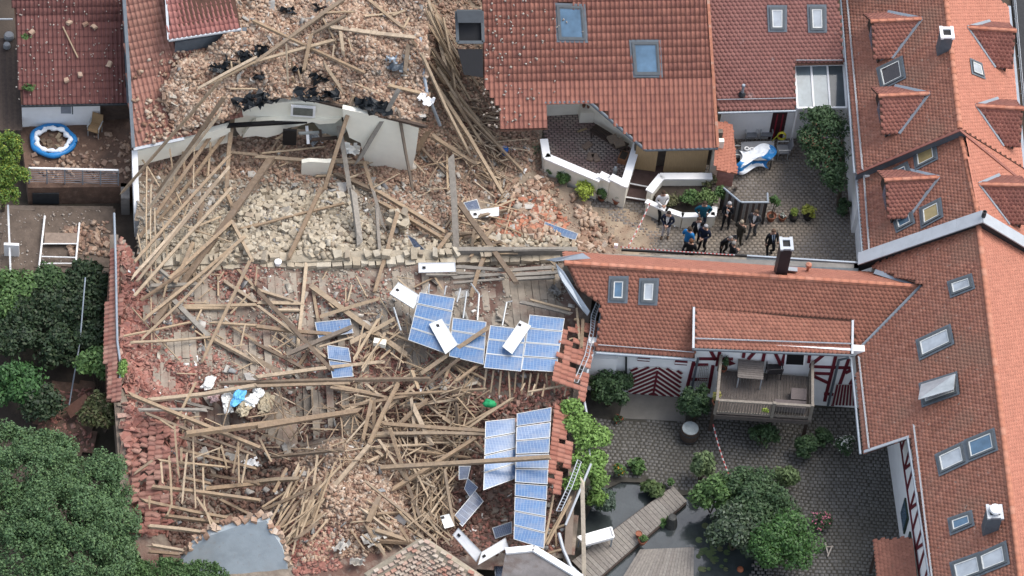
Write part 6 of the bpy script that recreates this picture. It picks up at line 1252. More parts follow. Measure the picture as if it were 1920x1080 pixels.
# patio railing
fr_ = thing('patio_railing', P(140, 347, 1.0), 'white topped wire railing along the edge of the brown patio', 'railing')
ra, rb = P(55, 343, 1.0), P(222, 347, 1.0)
MB().tube([ra + Z * 1.0, rb + Z * 1.0], .045, 8).build('handrail', WPAINT, fr_)
for i in range(6): q = ra.lerp(rb, i / 5); MB().bar(q - Z * .2, q + Z * 1.0, .05, .05, Vector((1, 0, 0))).build('post', ZINC, fr_)
for i in range(7): MB().tube([ra + Z * (.1 + i * .125), rb + Z * (.1 + i * .125)], .009, 4).build('wire', ZINC, fr_)
x = MB().box(P(86, 374, .2) + Z * .1, 1.1, .1, .7, R(8)).build('cellar_window', DARKM, None, 'dark barred cellar window below the patio railing', 'window')
MB().prism([P(225, 300, 1.0), P(243, 300, 1.0), P(243, 372, 1.0), P(227, 372, 1.0)], (0, 0, -1.2)).build('side_pier', mat('grey render', (.25, .23, .21), .9, 3, .3, .2), None, 'grey rendered pier at the right end of the patio railing', 'pier')
# lower board terrace
lt_ = thing('lower_board_terrace', P(110, 450, 0), 'old brown board terrace strewn with debris below the patio', 'terrace')
OLDB = mat('old brown boards', [(.15, .115, .09), (.19, .15, .12), (.13, .10, .08), (.17, .135, .11)], .9, 6, .35, .3, 30)
for k in range(12):
    y0 = 388 + k * 10.5; MB().bar(P(-12, y0 + 2, .15), P(212, y0 + 4, .15), .27, .04).build('board', OLDB, lt_)
LT3 = Terrain('terrace_debris', [(0, 392, .2), (214, 392, .2), (212, 500, .2), (0, 505, .2)], [(110, 440, .22)], mat('terrace dirt', (.15, .115, .09), .95, 2, .4, .4, 14), amp=.012)
scatter(LT3, [(0, 395), (210, 395), (208, 490), (0, 500)], 300, .03, .12, BITD, 'debris', 0, clump=2.0); scatter(LT3, [(120, 430), (205, 410), (208, 480), (130, 480)], 170, .1, .32, BRICKD, 'debris', 20, 'brick')
lad = thing('ladder_frame', P(110, 480, .2), 'white metal ladder frame lying on the board terrace', 'ladder')
for a, b in (((84, 405), (73, 503)), ((149, 418), (142, 492))): MB().tube([P(*a, .4), P(*b, .45)], .04, 8).build('rail', WPAINT, lad)
for a, b in (((80, 457), (146, 457)), ((78, 481), (143, 483)), ((76, 494), (141, 494))): MB().tube([P(*a, .43), P(*b, .43)], .028, 6).build('rung', WPAINT, lad)
MB().prism([P(84, 436, .4), P(146, 437, .4), P(145, 456, .4), P(83, 458, .4)], (0, 0, -.04)).build('panel', mat('brown tray', (.30, .23, .18), .8), lad)
MB().bar(P(15, 384, 1.9), P(20, 512, .1), .07, .07, Vector((1, 0, 0))).build('pole', WPAINT, None, 'pale pole standing at the left end of the board terrace', 'pole')
MB().box(P(22, 470, .5), .62, .12, .9, R(6), ).build('white_sheet', WPAINT, None, 'white board leaning by the pale pole on the board terrace', 'board')
MB().prism([P(40, 505, .3), P(95, 508, .3), P(95, 522, .3), P(40, 522, .3)], (0, 0, -.5)).build('low_fence', WOODD, None, 'dark low fence at the foot of the ladder frame', 'fence')
MB().bar(P(128, 775, .5), P(166, 748, 1.0), .55, .06).build('leaning_board', mat('red brown board', (.17, .085, .06), .9, 8, .3, .3), None, 'red brown board leaning in the dark garden', 'board')
MB().tube([P(160, 520, 3.0), P(150, 640, 1.5), P(128, 770, .2)], .03, 6).build('cable', ZINC, None, 'thin pale cable hanging through the dark garden shrubs', 'cable')
gs_ = Terrain('garden_soil', [(60, 720, .05), (175, 715, .05), (180, 850, .05), (70, 860, .05)], [], SOIL, amp=.05); scatter(gs_, [(70, 730), (170, 725), (175, 845), (75, 850)], 200, .06, .3, SHARD, 'tile_shards', 6, 'tile_shard', (1, .6, .15))
# ================================================================= THINGS IN THE RUIN
BAGW = mat('white sack', (.74, .74, .70), .6, 4, .12, .3, 14); BAGB = mat('blue sack', (.13, .42, .68), .55, 4, .15, .3, 14); BAGT = mat('tan sack', (.55, .47, .33), .8, 4, .15, .3, 14)
for (x0, y0, rx, ry, rz_, m_, lb) in ((427, 752, .52, .26, .2, BAGW, 'large white sack on the timbers left of the blue sack'), (446, 745, .40, .24, .2, BAGB, 'bright blue sack lying between white sacks'), (470, 752, .3, .26, .18, BAGW, 'white box shaped sack right of the blue sack'), (456, 768, .3, .26, .2, BAGT, 'pale tan sack below the blue sack'), (390, 718, .32, .2, .14, BAGW, 'crumpled white sheet above the large white sack'), (402, 745, .2, .2, .16, mat('red white bag', (.62, .45, .42), .6), 'small pinkish bag left of the large white sack'), (484, 735, .24, .2, .15, BAGW, 'small white box at the right end of the sacks'), (500, 760, .5, .3, .12, BAGT, 'flat cream cardboard sheet right of the sacks')):
    mb = MB(); blob(mb, onT(x0, y0, .3), (rx, ry * .9, rz_ * .8), x0 * .1, .75, 26, 16, Matrix.Rotation(R(random.uniform(40, 110)), 3, 'Z')); mb.v = [(a + random.gauss(0, .016), b + random.gauss(0, .016), c + random.gauss(0, .016)) for a, b, c in mb.v]; mb.build('sack', m_, None, lb, 'sack', 'sacks on the timbers')
mb = MB(); blob(mb, onT(918, 757, .6), (.28, .2, .14), 3, .5, 12, 8); mb.build('green_cloth', mat('green cloth', (.03, .38, .14), .8), None, 'bright green crumpled cloth in the tangle near the panels', 'cloth', smooth=True)
MB().lathe(onT(945, 288, .15), [(.13, 0), (.17, .3), (.18, .31), (.14, .28)], 14).build('blue_bucket', mat('blue bucket plastic', (.02, .12, .42), .4), None, 'blue bucket in the rubble below the pantile roof', 'bucket')
MB().lathe(onT(521, 497, .05), [(.12, 0), (.15, .25), (.12, .26)], 12).build('white_bucket', WPAINT, None, 'white bucket lying just below the stone wall', 'bucket')
MB().box(onT(712, 643, .5), .5, .25, .25, R(-5)).build('pale_block', CREAM, None, 'cream block lying at the foot of the long diagonal floor beam', 'block')
# torn black membrane along the rubble edge; inner strips stand for a hole's darkness
FOIL = mat('black membrane', (.018, .022, .026), .45, 8, .3, .6, 20)
fm = thing('torn_membrane', P(600, 195, 4.2), 'torn black roofing membrane along the upper rubble edge, with strips darkening the gash', 'membrane')
for (x0, y0, s_) in ((455, 196, .6), (480, 190, .7), (500, 186, .7), (520, 190, .8), (545, 183, .7), (575, 178, .8), (600, 182, .8), (620, 178, .6), (672, 205, .8), (684, 196, .7), (700, 194, .6), (712, 204, .8), (430, 232, .4), (470, 108, .7), (440, 118, .7), (410, 128, .6), (455, 102, .5), (490, 92, .5), (560, 130, .4), (600, 150, .5), (540, 20, .5), (600, 15, .35), (485, 145, .3)):
    p = onT(x0, y0, .12); n = 6; V = []; Fq = []
    for i in range(n):
        for j in range(n): V.append(p + Vector(((i - 2.5) * s_ / 4 + .08 * random.gauss(0, 1), (j - 2.5) * s_ / 7 + .06 * random.gauss(0, 1), .10 * random.gauss(0, 1) + .05)))
    for i in range(n - 1):
        for j in range(n - 1):
            if random.random() < .9: Fq.append((i * n + j, (i + 1) * n + j, (i + 1) * n + j + 1, i * n + j + 1))
    MB().add(V, Fq).build('membrane_gash_strip', FOIL, fm)
MB().tube([P(788, 70, 5.9), P(792, 120, 5.4), P(800, 172, 4.8), P(825, 235, 2.6)], .07, 8).build('broken_gutter', ZINC, None, 'bent blue grey gutter hanging at the right edge of the upper rubble', 'gutter')
# crumpled grey metal and white plastic scraps
for (x0, y0, s_, m_, lb) in ((745, 128, .55, LEAD, 'crumpled grey metal sheet on the upper brick rubble'), (735, 112, .35, ZINC, 'small crumpled foil above the crumpled metal sheet'), (798, 188, .45, WPAINT, 'crumpled white plastic at the right end of the upper rubble'), (520, 690 + 300, .3, WPAINT, None), (640, 1025, .45, PLS, 'torn white plaster sheet on the brick mound'), (700, 1010, .6, PLS, 'long torn white sheet behind the brick gable'), (670, 1055, .4, PLS, 'white plaster scrap at the foot of the brick gable'), (655, 280, .6, BAGW, 'crumpled white insulation sheet in front of the cream wall'), (590, 262, .5, mat('grey pane scrap', (.4, .42, .43), .4), 'grey board stack inside the broken rooms'), (400, 262, .7, LEAD, 'grey panel fallen beneath the rafter fan'), (940, 180, .35, BAGW, 'white scrap at the broken corner of the pantile roof'), (1040, 545, .4, CONC, 'grey slab in the gap under the bent zinc sheet'), (470, 870, .45, WPAINT, 'white sheet among the battens of the wrecked grid'), (790, 740, .35, WPAINT, 'white scrap in the middle of the big tangle')):
    if lb is None: continue
    p = onT(x0, y0, .2); n = 7; V = []; Fq = []; a = random.uniform(0, 3)
    for i in range(n):
        for j in range(n):
            u_, v_ = (i / 6 - .5) * s_ * 1.5, (j / 6 - .5) * s_
            V.append(p + Vector((u_ * math.cos(a) - v_ * math.sin(a), u_ * math.sin(a) + v_ * math.cos(a), .22 * noise.noise(Vector((u_ * 6, v_ * 6, x0))) + random.gauss(0, .035) + .06)))
    for i in range(n - 1):
        for j in range(n - 1):
            if max(abs(i - 2.5), abs(j - 2.5)) > 1.6 and random.random() < .38: continue
            Fq.append((i * n + j, (i + 1) * n + j, (i + 1) * n + j + 1, i * n + j + 1))
    MB().add(V, Fq).build('crumpled_sheet', m_, None, lb, 'sheet')
# bent zinc sheets at the torn end of the courtyard house
def bent(reg, pts, zs, lb):
    q = [P(*zq(reg, *p), z) for p, z in zip(pts, zs)]; MB().prism(q, Vector((.02, -.02, .05))).build('bent_zinc_sheet', ZINC, None, lb, 'metal sheet')
bent(6, [(185, 382), (395, 345), (440, 375), (235, 392)], (5.2, 5.3, 5.2, 5.1), 'bent zinc sheet lying flat at the end of the orange ridge')
bent(6, [(245, 405), (290, 450), (345, 540), (435, 672), (422, 697), (330, 590), (262, 470)], (5.2, 5.0, 4.6, 4.2, 4.0, 4.3, 5.0), 'long bent zinc strip hanging at the torn end of the courtyard roof')
# metal panel rails
for k, ch_ in enumerate(([(1185, 560), (1165, 712)], [(1210, 515), (1255, 575), (1245, 722)], [(1440, 615), (1410, 620), (1385, 752)], [(775, 650), (815, 780)], [(975, 520), (970, 565)], [(1068, 530), (1060, 580)], [(1150, 545), (1130, 620)])):
    MB().tube([onT(*zq(5, *p), .9 + .25 * (i % 2)) for i, p in enumerate(ch_)], .035, 6).build('panel_rail', SIL, None, ['left straight mounting rail above the short panel column', 'kinked mounting rail above the short panel column', 'bent white mounting rail above the tall right column', 'short mounting rail left of the tilted column', 'left stub of rail on top of the tilted column', 'right stub of rail on top of the tilted column', 'small rail piece right of the tilted column'][k], 'rail')
def ladder(c1, c2, zz, lb, nr):
    r = thing('snow_guard_grid', P(*c1[0], 0), lb, 'grid')
    A = [P(*p, z) for p, z in zip(c1, zz)]; B = [P(*p, z) for p, z in zip(c2, zz)]
    MB().tube(A, .02, 5).build('rail', ZINCL, r); MB().tube(B, .02, 5).build('rail', ZINCL, r)
    def atl(C, t):
        k = t * (len(C) - 1); i = min(int(k), len(C) - 2); return C[i].lerp(C[i + 1], k - i)
    for i in range(nr): MB().tube([atl(A, i / (nr - 1)), atl(B, i / (nr - 1))], .012, 4).build('rung', ZINCL, r)
ladder([(1121, 561), (1109, 590), (1107, 620), (1097, 665), (1076, 715)], [(1126, 568), (1117, 595), (1113, 624), (1104, 668), (1083, 718)], (3.5, 3.4, 3.3, 3.2, 3.1), 'bent metal snow guard along the torn tile edge', 26)
ladder([(1083, 862), (1066, 908), (1043, 958)], [(1090, 866), (1073, 912), (1052, 958)], (3.3, 3.2, 3.1), 'metal snow guard grid fallen under the vine', 18)
MB().tube([P(1048, 1000, 2.9), P(1056, 1030, 2.8), P(1070, 1062, 2.7), P(1095, 1085, 2.6)], .07, 8).build('loose_gutter', ZINCL, None, 'loose pale gutter bent beside the flat roof corner', 'gutter')
MB().tube([P(1108, 870, 2.9), P(1060, 985, 2.6)], .05, 8).build('hanging_gutter', ZINCL, None, 'pale gutter hanging down from the vine', 'gutter')
# folded white rod in the yard
MB().tube([P(1028, 352, .5), P(1010, 364, .4), P(1052, 415, .2)], .03, 6).build('bent_white_rod', WPAINT, None, 'bent white rod lying over orange shards in the yard', 'rod')
# ================================================================= UPPER COURTYARD
gf = thing('slatted_fence', P(1400, 420, 0), 'grey slatted fence of two panels with a steel rail behind the standing men', 'fence')
SL1 = mat('grey slat', (.30, .29, .28), .7, 6, .15, .1); SL2 = mat('dark brown slat', (.10, .075, .07), .7, 6, .15, .1)
def slats(a, b, z, n, h=1.45):
    A, B = P(*a, z), P(*b, z); d = (B - A) / n
    for i in range(n): q = A + d * (i + .5); MB().bar(q + Z * .05, q + Z * h, d.length * .9, .03, (B - A).cross(Z)).build('slat', SL1 if i % 2 else SL2, gf)
    MB().tube([A + Z * (h + .05), B + Z * (h + .05)], .045, 8).build('rail', ZINC, gf)
    for q in (A, B): MB().bar(q, q + Z * (h + .05), .07, .07, Vector((1, 0, 0))).build('post', DARKM, gf)
slats((1349, 393), (1381, 420), 0, 6); slats((1382, 420), (1430, 420), 0, 9); MB().tube([P(1440, 381, 1.5), P(1439, 362, 1.5)], .045, 8).build('rail', ZINC, gf)
POT = mat('terracotta pot', (.34, .13, .075), .8, 6, .2, .15); POTD = mat('black pot', (.03, .03, .032), .6)
LIME = mat('lime leaves', [(.20, .28, .045), (.28, .36, .06), (.15, .23, .04), (.34, .40, .09)], .6, 6, .2, 0)
GREEN = mat('green leaves', [(.075, .15, .042), (.11, .20, .055), (.058, .12, .036), (.14, .235, .075)], .6, 6, .2, 0)
DGREEN = mat('dark green leaves', [(.045, .09, .036), (.064, .118, .045), (.032, .066, .029), (.083, .14, .055)], .6, 6, .2, 0)
TREEG = mat('broad tree leaves', [(.075, .145, .06), (.092, .17, .067), (.062, .12, .05), (.108, .19, .073), (.125, .205, .073)], .6, 2, .3, 0)
VINE = mat('vine leaves', [(.17, .30, .065), (.22, .37, .085), (.13, .235, .05), (.27, .42, .12)], .6, 6, .2, 0)
BARK = mat('bark', (.10, .075, .055), .9, 12, .4, .5)
def leaves(c, rad, n, size, mt, parent, name='foliage', clumps=14, core=.35, seed=None, flat=0.0, cr=.42):
    """leaf faces on clumps spread through an ellipsoid"""
    rng = np.random.default_rng(seed if seed is not None else int(abs(c[0] * 131 + c[1] * 17) * 10) % 99991)
    d = rng.normal(size=(clumps, 3)); d /= np.linalg.norm(d, axis=1)[:, None]; d[:, 2] = np.abs(d[:, 2]) * .9 + d[:, 2] * .1
    cc = d * (core + (1 - core) * rng.random((clumps, 1)) ** .6) * (1 - cr * .75)
    sc = cr * rng.uniform(.6, 1.15, clumps)
    k = rng.integers(0, clumps, n); e = rng.normal(size=(n, 3)); e /= np.linalg.norm(e, axis=1)[:, None]
    pos = (cc[k] + e * (sc[k] * rng.random(n) ** .4)[:, None]) * np.array(rad) + np.array(c)
    nn = e * .8 + rng.normal(size=(n, 3)) * .55 + np.array([0, 0, .55]); nn /= np.linalg.norm(nn, axis=1)[:, None]
    t = np.cross(nn, rng.normal(size=(n, 3))); t /= np.linalg.norm(t, axis=1)[:, None]; b = np.cross(nn, t)
    s = size * rng.uniform(.6, 1.3, n)
    L_, W_ = s[:, None], (s * .55)[:, None]
    V = np.stack([pos - t * L_ * .5, pos + b * W_ * .5 + nn * L_ * .06, pos + t * L_ * .55 - nn * L_ * .1, pos - b * W_ * .5 + nn * L_ * .06], 1)
    return npmesh(name, V, [(0, 1, 2, 3)], 4, mt, parent)
def plant(name, px, py, rad, n, size, mt, label, cat='shrub', z=0.0, group=None, stem=True, cz=None, clumps=12, pot=None, cr=.45):
    b = P(px, py, z); r = thing(name, b, label, cat, group); zz = (cz if cz is not None else rad[2] * .9)
    if pot:
        pm, pr, phh = pot; MB().lathe(b, [(pr * .7, 0), (pr, phh), (pr * 1.08, phh), (pr * 1.08, phh - .04), (pr * .9, phh - .05), (pr * .85, phh - .07)], 14).build('pot', pm, r); MB().lathe(b + Z * (phh - .08), [(pr * .9, 0), (pr * .5, .015)], 10).build('soil', EARTH, r); zz += phh
    if stem:
        mb = MB()
        for i in range(4 if rad[0] > .4 else 2):
            a = random.uniform(0, 6.28); mb.tube([b + Vector((.04 * math.cos(a), .04 * math.sin(a), 0)), b + Vector((math.cos(a) * rad[0] * .4, math.sin(a) * rad[1] * .4, zz * .9))], [.03, .012], 5)
        mb.build('stem', BARK, r)
    leaves(b + Z * zz, rad, n, size, mt, r, clumps=clumps, cr=cr); return r
plant('potted_tree', 1445, 412, (.32, .32, .55), 420, .12, GREEN, 'slender young tree in the largest terracotta pot', 'potted plant', cz=.85, pot=(POT, .2, .32))
plant('potted_flower', 1466, 412, (.16, .16, .12), 60, .1, mat('white petals', [(.7, .68, .62), (.06, .1, .04), (.75, .74, .7)], .7), 'small terracotta pot with white flowers', 'potted plant', cz=.05, pot=(POT, .17, .26), stem=False)
plant('potted_shrub', 1487, 412, (.25, .25, .27), 380, .1, LIME, 'light green shrub in a square black pot', 'potted plant', cz=.2, pot=(POTD, .2, .28))
plant('potted_shrub', 1514, 410, (.42, .36, .28), 620, .11, mat('yellow green leaves', [(.36, .36, .06), (.28, .32, .05), (.42, .42, .10)], .6), 'yellow green shrub in a round dark pot', 'potted plant', cz=.2, pot=(POTD, .22, .28))
LIMEB = mat('bright lime leaves', [(.36, .46, .06), (.44, .54, .09), (.28, .38, .05)], .6, 6, .2, 0)
for (x0, y0, rr, mt_, lb, pt) in ((1030, 322, .26, GREEN, 'small dark round shrub at the left foot of the terrace wall', None), (1055, 340, .40, GREEN, 'dark shrubs in a trough below the terrace wall', None), (1094, 368, .56, LIMEB, 'bright lime bush below the terrace wall', None), (1128, 374, .34, GREEN, 'green round shrub in a pot next to the lime bush', (POT, .17, .2)), (1156, 380, .17, GREEN, 'small green plant in the wide terracotta pot by the steps', (POT, .2, .3))):
    plant('wall_shrub', x0, y0, (rr, rr, rr * 1.1), int(3000 * rr), .09, mt_, lb, 'shrub', .32 if x0 < 1060 else .18 if x0 < 1100 else .03, cz=rr * .8, pot=pt, stem=False)
plant('climbing_shrub', 1001, 300, (.42, .4, .5), 400, .1, mat('grey green leaves', [(.15, .19, .11), (.2, .24, .15), (.11, .15, .08)], .7), 'grey green shrub at the left end of the terrace', 'shrub', cz=.6)
for (x0, y0, rx, rz_, mt_, lb) in ((1255, 382, .55, .3, mat('dry mixed leaves', [(.16, .15, .07), (.11, .13, .05), (.22, .20, .11)], .7), 'low dry looking shrub at the left of the planter'), (1290, 384, .62, .5, GREEN, 'middle green shrub of the planter'), (1320, 388, .6, .6, mat('fresh leaves', [(.12, .19, .06), (.16, .24, .075), (.09, .15, .045)], .65), 'tallest green shrub at the right of the planter'), (1346, 378, .35, .6, GREEN, 'slim shrub at the end of the planter beside the slatted fence'), (1325, 345, .55, .25, mat('pale flowering leaves', [(.22, .22, .10), (.15, .18, .07), (.32, .24, .16)], .7), 'sparse flowering plant on top of the white planter wall')):
    plant('planter_shrub', x0, y0, (rx, rx * .85, rz_), int(900 * rx / .6), .11, mt_, lb, 'shrub', .6, cz=rz_ * .8, clumps=16)
# tree by the right house
ctree = thing('courtyard_tree', P(1575, 400, 0), 'dark green rowan like tree against the right house wall', 'tree')
b_ = P(1572, 385, 0); MB().tube([b_, b_ + Vector((-.1, .1, 1.5)), b_ + Vector((-.3, .5, 2.6))], [.11, .08, .05], 7).build('trunk', BARK, ctree)
for (x0, y0, z0, rr, nn) in ((1545, 235, 2.6, (1.25, 1.1, .9), 3200), (1545, 290, 2.3, (1.15, 1.0, .8), 2800), (1568, 335, 2.0, (.75, .8, .9), 1700), (1520, 260, 2.3, (.7, .8, .7), 1300)): leaves(P(x0, y0, z0), rr, nn, .15, DGREEN, ctree, 'crown', 26)
leaves(P(1548, 265, 2.9), (1.3, 1.4, .5), 90, .10, mat('rust berries', [(.20, .075, .05), (.14, .10, .045)], .7), ctree, 'berry_clusters', 20)
plant('wall_base_shrub', 1580, 402, (.38, .5, .5), 900, .12, DGREEN, 'dark low shrub at the foot of the right house wall', 'shrub')
# table with the folded pool sheet, chairs
GREYF = mat('grey mesh fabric', (.25, .26, .275), .7, 30, .15, .1)
tb = thing('garden_table', P(1428, 306, 0), 'grey garden table half covered by a crumpled pool sheet', 'table')
tz_ = .74; tq = [P(1390, 266, tz_), P(1452, 264, tz_), P(1450, 300, tz_), P(1388, 301, tz_)]
MB().prism(tq, (0, 0, -.04)).build('tabletop', GREYF, tb)
for q in tq: c = sum(tq, Vector()) / 4; e = q.lerp(c, .1); MB().bar(Vector((e.x, e.y, 0)), e, .05, .05, Vector((1, 0, 0))).build('leg', DARKM, tb)
n = 22; V = []; Fq = []; mi = []
for i in range(n):
    for j in range(n):
        u_, v_ = i / (n - 1), j / (n - 1); px_ = 1386 + 64 * u_ + 8 * math.sin(v_ * 6) - 6 * v_; py_ = 282 + 46 * v_ - 12 * u_ + 5 * math.sin(u_ * 7)
        t_ = max(0, v_ - .52); z_ = .80 + .09 * noise.noise(Vector((u_ * 6, v_ * 6, 1))) + .05 * noise.noise(Vector((u_ * 14, v_ * 14, 4))) - t_ * .9
        V.append(P(px_, py_ - t_ * 6, z_))
mb = MB()
for i in range(n - 1):
    for j in range(n - 1):
        u_, v_ = i / (n - 2), j / (n - 2); w_ = noise.noise(Vector((u_ * 3.2, v_ * 3.2, 8))) * .16
        mb.cur = 1 if (.60 < v_ + w_ < .82 or u_ + w_ > .88 or (u_ + w_ < .10 and v_ > .4)) else 0
        mb.f.append((i * n + j, i * n + j + 1, (i + 1) * n + j + 1, (i + 1) * n + j)); mb.mi.append(mb.cur)
mb.v = [tuple(v) for v in V]; mb.build('pool_sheet', [PWt, PB], None, 'crumpled blue and white pool sheet heaped on the grey table', 'sheet', smooth=True)
chair(P(1406, 262, 0), R(8), 'left of the two grey chairs behind the garden table', GREYF, SIL, 'garden chairs'); chair(P(1434, 260, 0), R(8), 'right of the two grey chairs behind the garden table', GREYF, SIL, 'garden chairs')
chair(P(1465, 292, 0), R(-80), 'grey chair at the right end of the garden table', GREYF, SIL, 'garden chairs'); chair(P(1381, 300, 0), R(95), 'grey chair half hidden at the left end of the garden table', GREYF, SIL, 'garden chairs')
cup = P(1400, 280, .76); mb = MB()
for dx in (0, .22): mb.tube([cup + Vector((dx + .09 * math.cos(a), .08 * math.sin(a), .05)) for a in np.linspace(0, 6.28, 14)], .03, 6, False)
mb.build('white_hose_coil', WPAINT, None, 'small white coil lying on the grey table', 'coil')
# door mat, door and hose under the scalloped roof
d0 = P(1444, 257, 0); MB().box(d0 + Z * 1.0 + Vector((0, -.08, 0)), 1.05, .06, 2.0, R(6)).build('dark_door', mat('dark red striped door', (.06, .02, .025), .6), bh)
for k in range(4): MB().box(d0 + Vector((-.36 + k * .24, -.13 + k * .02, .9)), .06, .02, 1.6, R(6)).build('door_stripe', mat('dull red stripe', (.35, .03, .05), .6), bh)
hc = P(1466, 250, .9) + Vector((0, -.1, 0)); mb = MB()
for k in range(3): mb.tube([hc + Vector((.18 * math.cos(a), -.02 - k * .03, .22 * math.sin(a))) for a in np.linspace(0, 6.28, 16)], .025, 6, False)
mb.tube([hc + Vector((-.18, -.05, 0)), hc + Vector((-.5, -.2, -.5)), hc + Vector((-1.0, -.4, -.85))], .02, 6)
mb.build('garden_hose', mat('yellow hose', (.55, .50, .05), .5), None, 'coiled yellow garden hose on the wall beside the glass canopy', 'hose')
# barrier tape
RTAPE = mat('red tape', (.42, .07, .06), .5, 5, .1, 0); WTAPE = mat('white tape', (.55, .53, .52), .5, 5, .1, 0)
def tape(a, b, n, label, sag=.15, wd_=.048):
    mb = MB(); a, b = Vector(a), Vector(b); up = Vector((0, -.6, .8))
    for i in range(n):
        mb.cur = i % 2; t0, t1 = i / n, (i + 1) / n
        p0 = a.lerp(b, t0) - Z * (sag * 4 * t0 * (1 - t0)); p1 = a.lerp(b, t1) - Z * (sag * 4 * t1 * (1 - t1)); mb.bar(p0, p1, wd_, .006, up)
    return mb.build('barrier_tape', [RTAPE, WTAPE], None, label, 'tape')
tape(P(1219, 380, .95), P(1178, 462, .9), 17, 'red and white barrier tape stretched across the upper courtyard'); tape(P(1337, 795, 1.0), P(1370, 897, .9), 19, 'red and white barrier tape slanting over the lower courtyard', .2)
tape(P(1163, 463, 4.28), P(1378, 478, 4.28), 60, 'red and white tape running along the parapet flashing', .02, .04)
MB().box(P(1155, 461, 4.3), .15, .1, .2).build('white_marker', WPAINT, None, 'small white block at the left end of the parapet tape', 'block')
MB().prism([P(1264, 426, .02), P(1272, 421, .02), P(1271, 414, .02), P(1262, 417, .02)], (0, 0, .02)).build('paper_sheet', WPAINT, None, 'sheet of white paper on the paving beside the man in white trousers', 'paper')
# ================================================================= LOWER COURTYARD
WOODL = mat('pale weathered planks', [(.27, .245, .215), (.30, .27, .235), (.24, .215, .19), (.32, .295, .26)], .85, 8, .3, .3, 40)
br = thing('footbridge', P(1185, 990, 0), 'weathered plank footbridge slanting over the garden pond', 'footbridge')
e0, e1, e2, e3 = P(1262, 911, .14), P(1288, 939, .14), P(1112, 1092, .14), P(1072, 1052, .14)
n_ = 30
for k in range(n_):
    t0, t1 = k / n_, (k + .92) / n_; MB().prism([e0.lerp(e3, t0), e1.lerp(e2, t0), e1.lerp(e2, t1), e0.lerp(e3, t1)], (0, 0, -.05)).build('plank', WOODL, br)
for a, b in ((e0, e3), (e1, e2)): MB().bar(a.lerp(b, .01) - Z * .14, b - Z * .14, .1, .15).build('beam', WOODD, br)
dk2 = thing('pond_deck', P(1235, 1060, 0), 'grey plank deck at the pond below the footbridge', 'deck')
e0, e1, e2, e3 = P(1200, 1030, .12), P(1302, 1026, .12), P(1300, 1110, .12), P(1150, 1110, .12); n_ = 20
for k in range(n_):
    t0, t1 = k / n_, (k + .92) / n_; MB().prism([e0.lerp(e1, t0), e0.lerp(e1, t1), e3.lerp(e2, t1), e3.lerp(e2, t0)], (0, 0, -.05)).build('plank', WOODL, dk2)
bar_ = thing('barrel', P(1291, 822, 0), 'dark wooden barrel with a pale round lid before the balcony', 'barrel'); bb = P(1291, 822, 0)
MB().lathe(bb, [(.34, 0), (.40, .25), (.41, .4), (.36, .72), (.34, .72)], 20).build('staves', WOODD, bar_); MB().lathe(bb + Z * .725, [(.34, 0), (.335, .02), (.30, .03)], 20).build('lid', mat('glass lid', (.36, .40, .40), .15, 5, .3, .1), bar_)
for z_ in (.14, .55): MB().lathe(bb + Z * z_, [(.395, 0), (.405, .03), (.395, .06)], 20).build('hoop', DARKM, bar_)
st_ = P(1258, 985, -.1); MB().lathe(st_, [(.26, 0), (.22, .35), (.17, .6), (.1, .62)], 12).build('pond_stump', mat('wet dark stone', (.06, .06, .055), .5, 6, .4, .4), None, 'dark stump standing in the pond beside the footbridge', 'stump')
for (x0, y0, r, lb) in ((1197, 1006, .13, 'empty small terracotta pot on the footbridge'),): MB().lathe(P(x0, y0, .15), [(r * .7, 0), (r, .22), (r * 1.1, .23), (r * .8, .2)], 12).build('clay_pot', POT, None, lb, 'pot')
plant('potted_plant', 1204, 1018, (.2, .2, .16), 200, .1, GREEN, 'green plant in a terracotta pot on the footbridge', 'potted plant', .15, pot=(POT, .18, .25), cz=.08, stem=False)
plant('potted_plant', 1255, 912, (.2, .2, .22), 200, .1, GREEN, 'green plant in a pale pot at the upper end of the footbridge', 'potted plant', 0, pot=(mat('pale pot', (.5, .45, .4), .8), .15, .2), cz=.12, stem=False)
tr_ = thing('white_trough', P(1115, 1010, .3), 'white shallow trough lying over the lower end of the footbridge', 'trough')
tq = [P(1083, 1008, .75), P(1146, 990, .75), P(1151, 1008, .75), P(1098, 1022, .75)]; MB().prism(tq, (0, 0, -.12)).build('tray', WPAINT, tr_); ce = sum(tq, Vector()) / 4
for i in range(4): MB().bar(tq[i] + Z * .03, tq[(i + 1) % 4] + Z * .03, .06, .08).build('rim', WPAINT, tr_)
for i in (0, 2): MB().bar(tq[i].lerp(ce, .1) - Z * .15, Vector((tq[i].lerp(ce, .1).x, tq[i].lerp(ce, .1).y, .1)), .06, .06, Vector((1, 0, 0))).build('leg', ZINC, tr_)
fo = thing('folding_stool', P(1552, 1035, 0), 'small pale folding stool fallen beside the round bush', 'stool'); c = P(1552, 1035, .05)
for a, b in (((-.15, .35), (.0, -.1)), ((.15, .2), (.0, -.25)), ((-.2, .1), (.2, .25))): MB().bar(c + Vector((*a, .2)), c + Vector((*b, .05)), .05, .03).build('slat', BITD, fo)
lp = mat('lily pads', [(.07, .11, .04), (.09, .13, .05), (.12, .13, .06)], .6, 5, .2, 0); mb = MB()
for k in range(30):
    x0, y0 = random.uniform(1310, 1372), random.uniform(985, 1075); r = random.uniform(.08, .17); c = P(x0, y0, -.09); mb.add([c] + [c + Vector((r * math.cos(a), r * math.sin(a), .01)) for a in np.linspace(.3, 6.0, 10)], [(0, i + 1, i + 2) for i in range(9)])
mb.build('lily_pads', lp, None, 'lily pads floating on the pond beside the big bush', 'lily pads', kind='stuff')
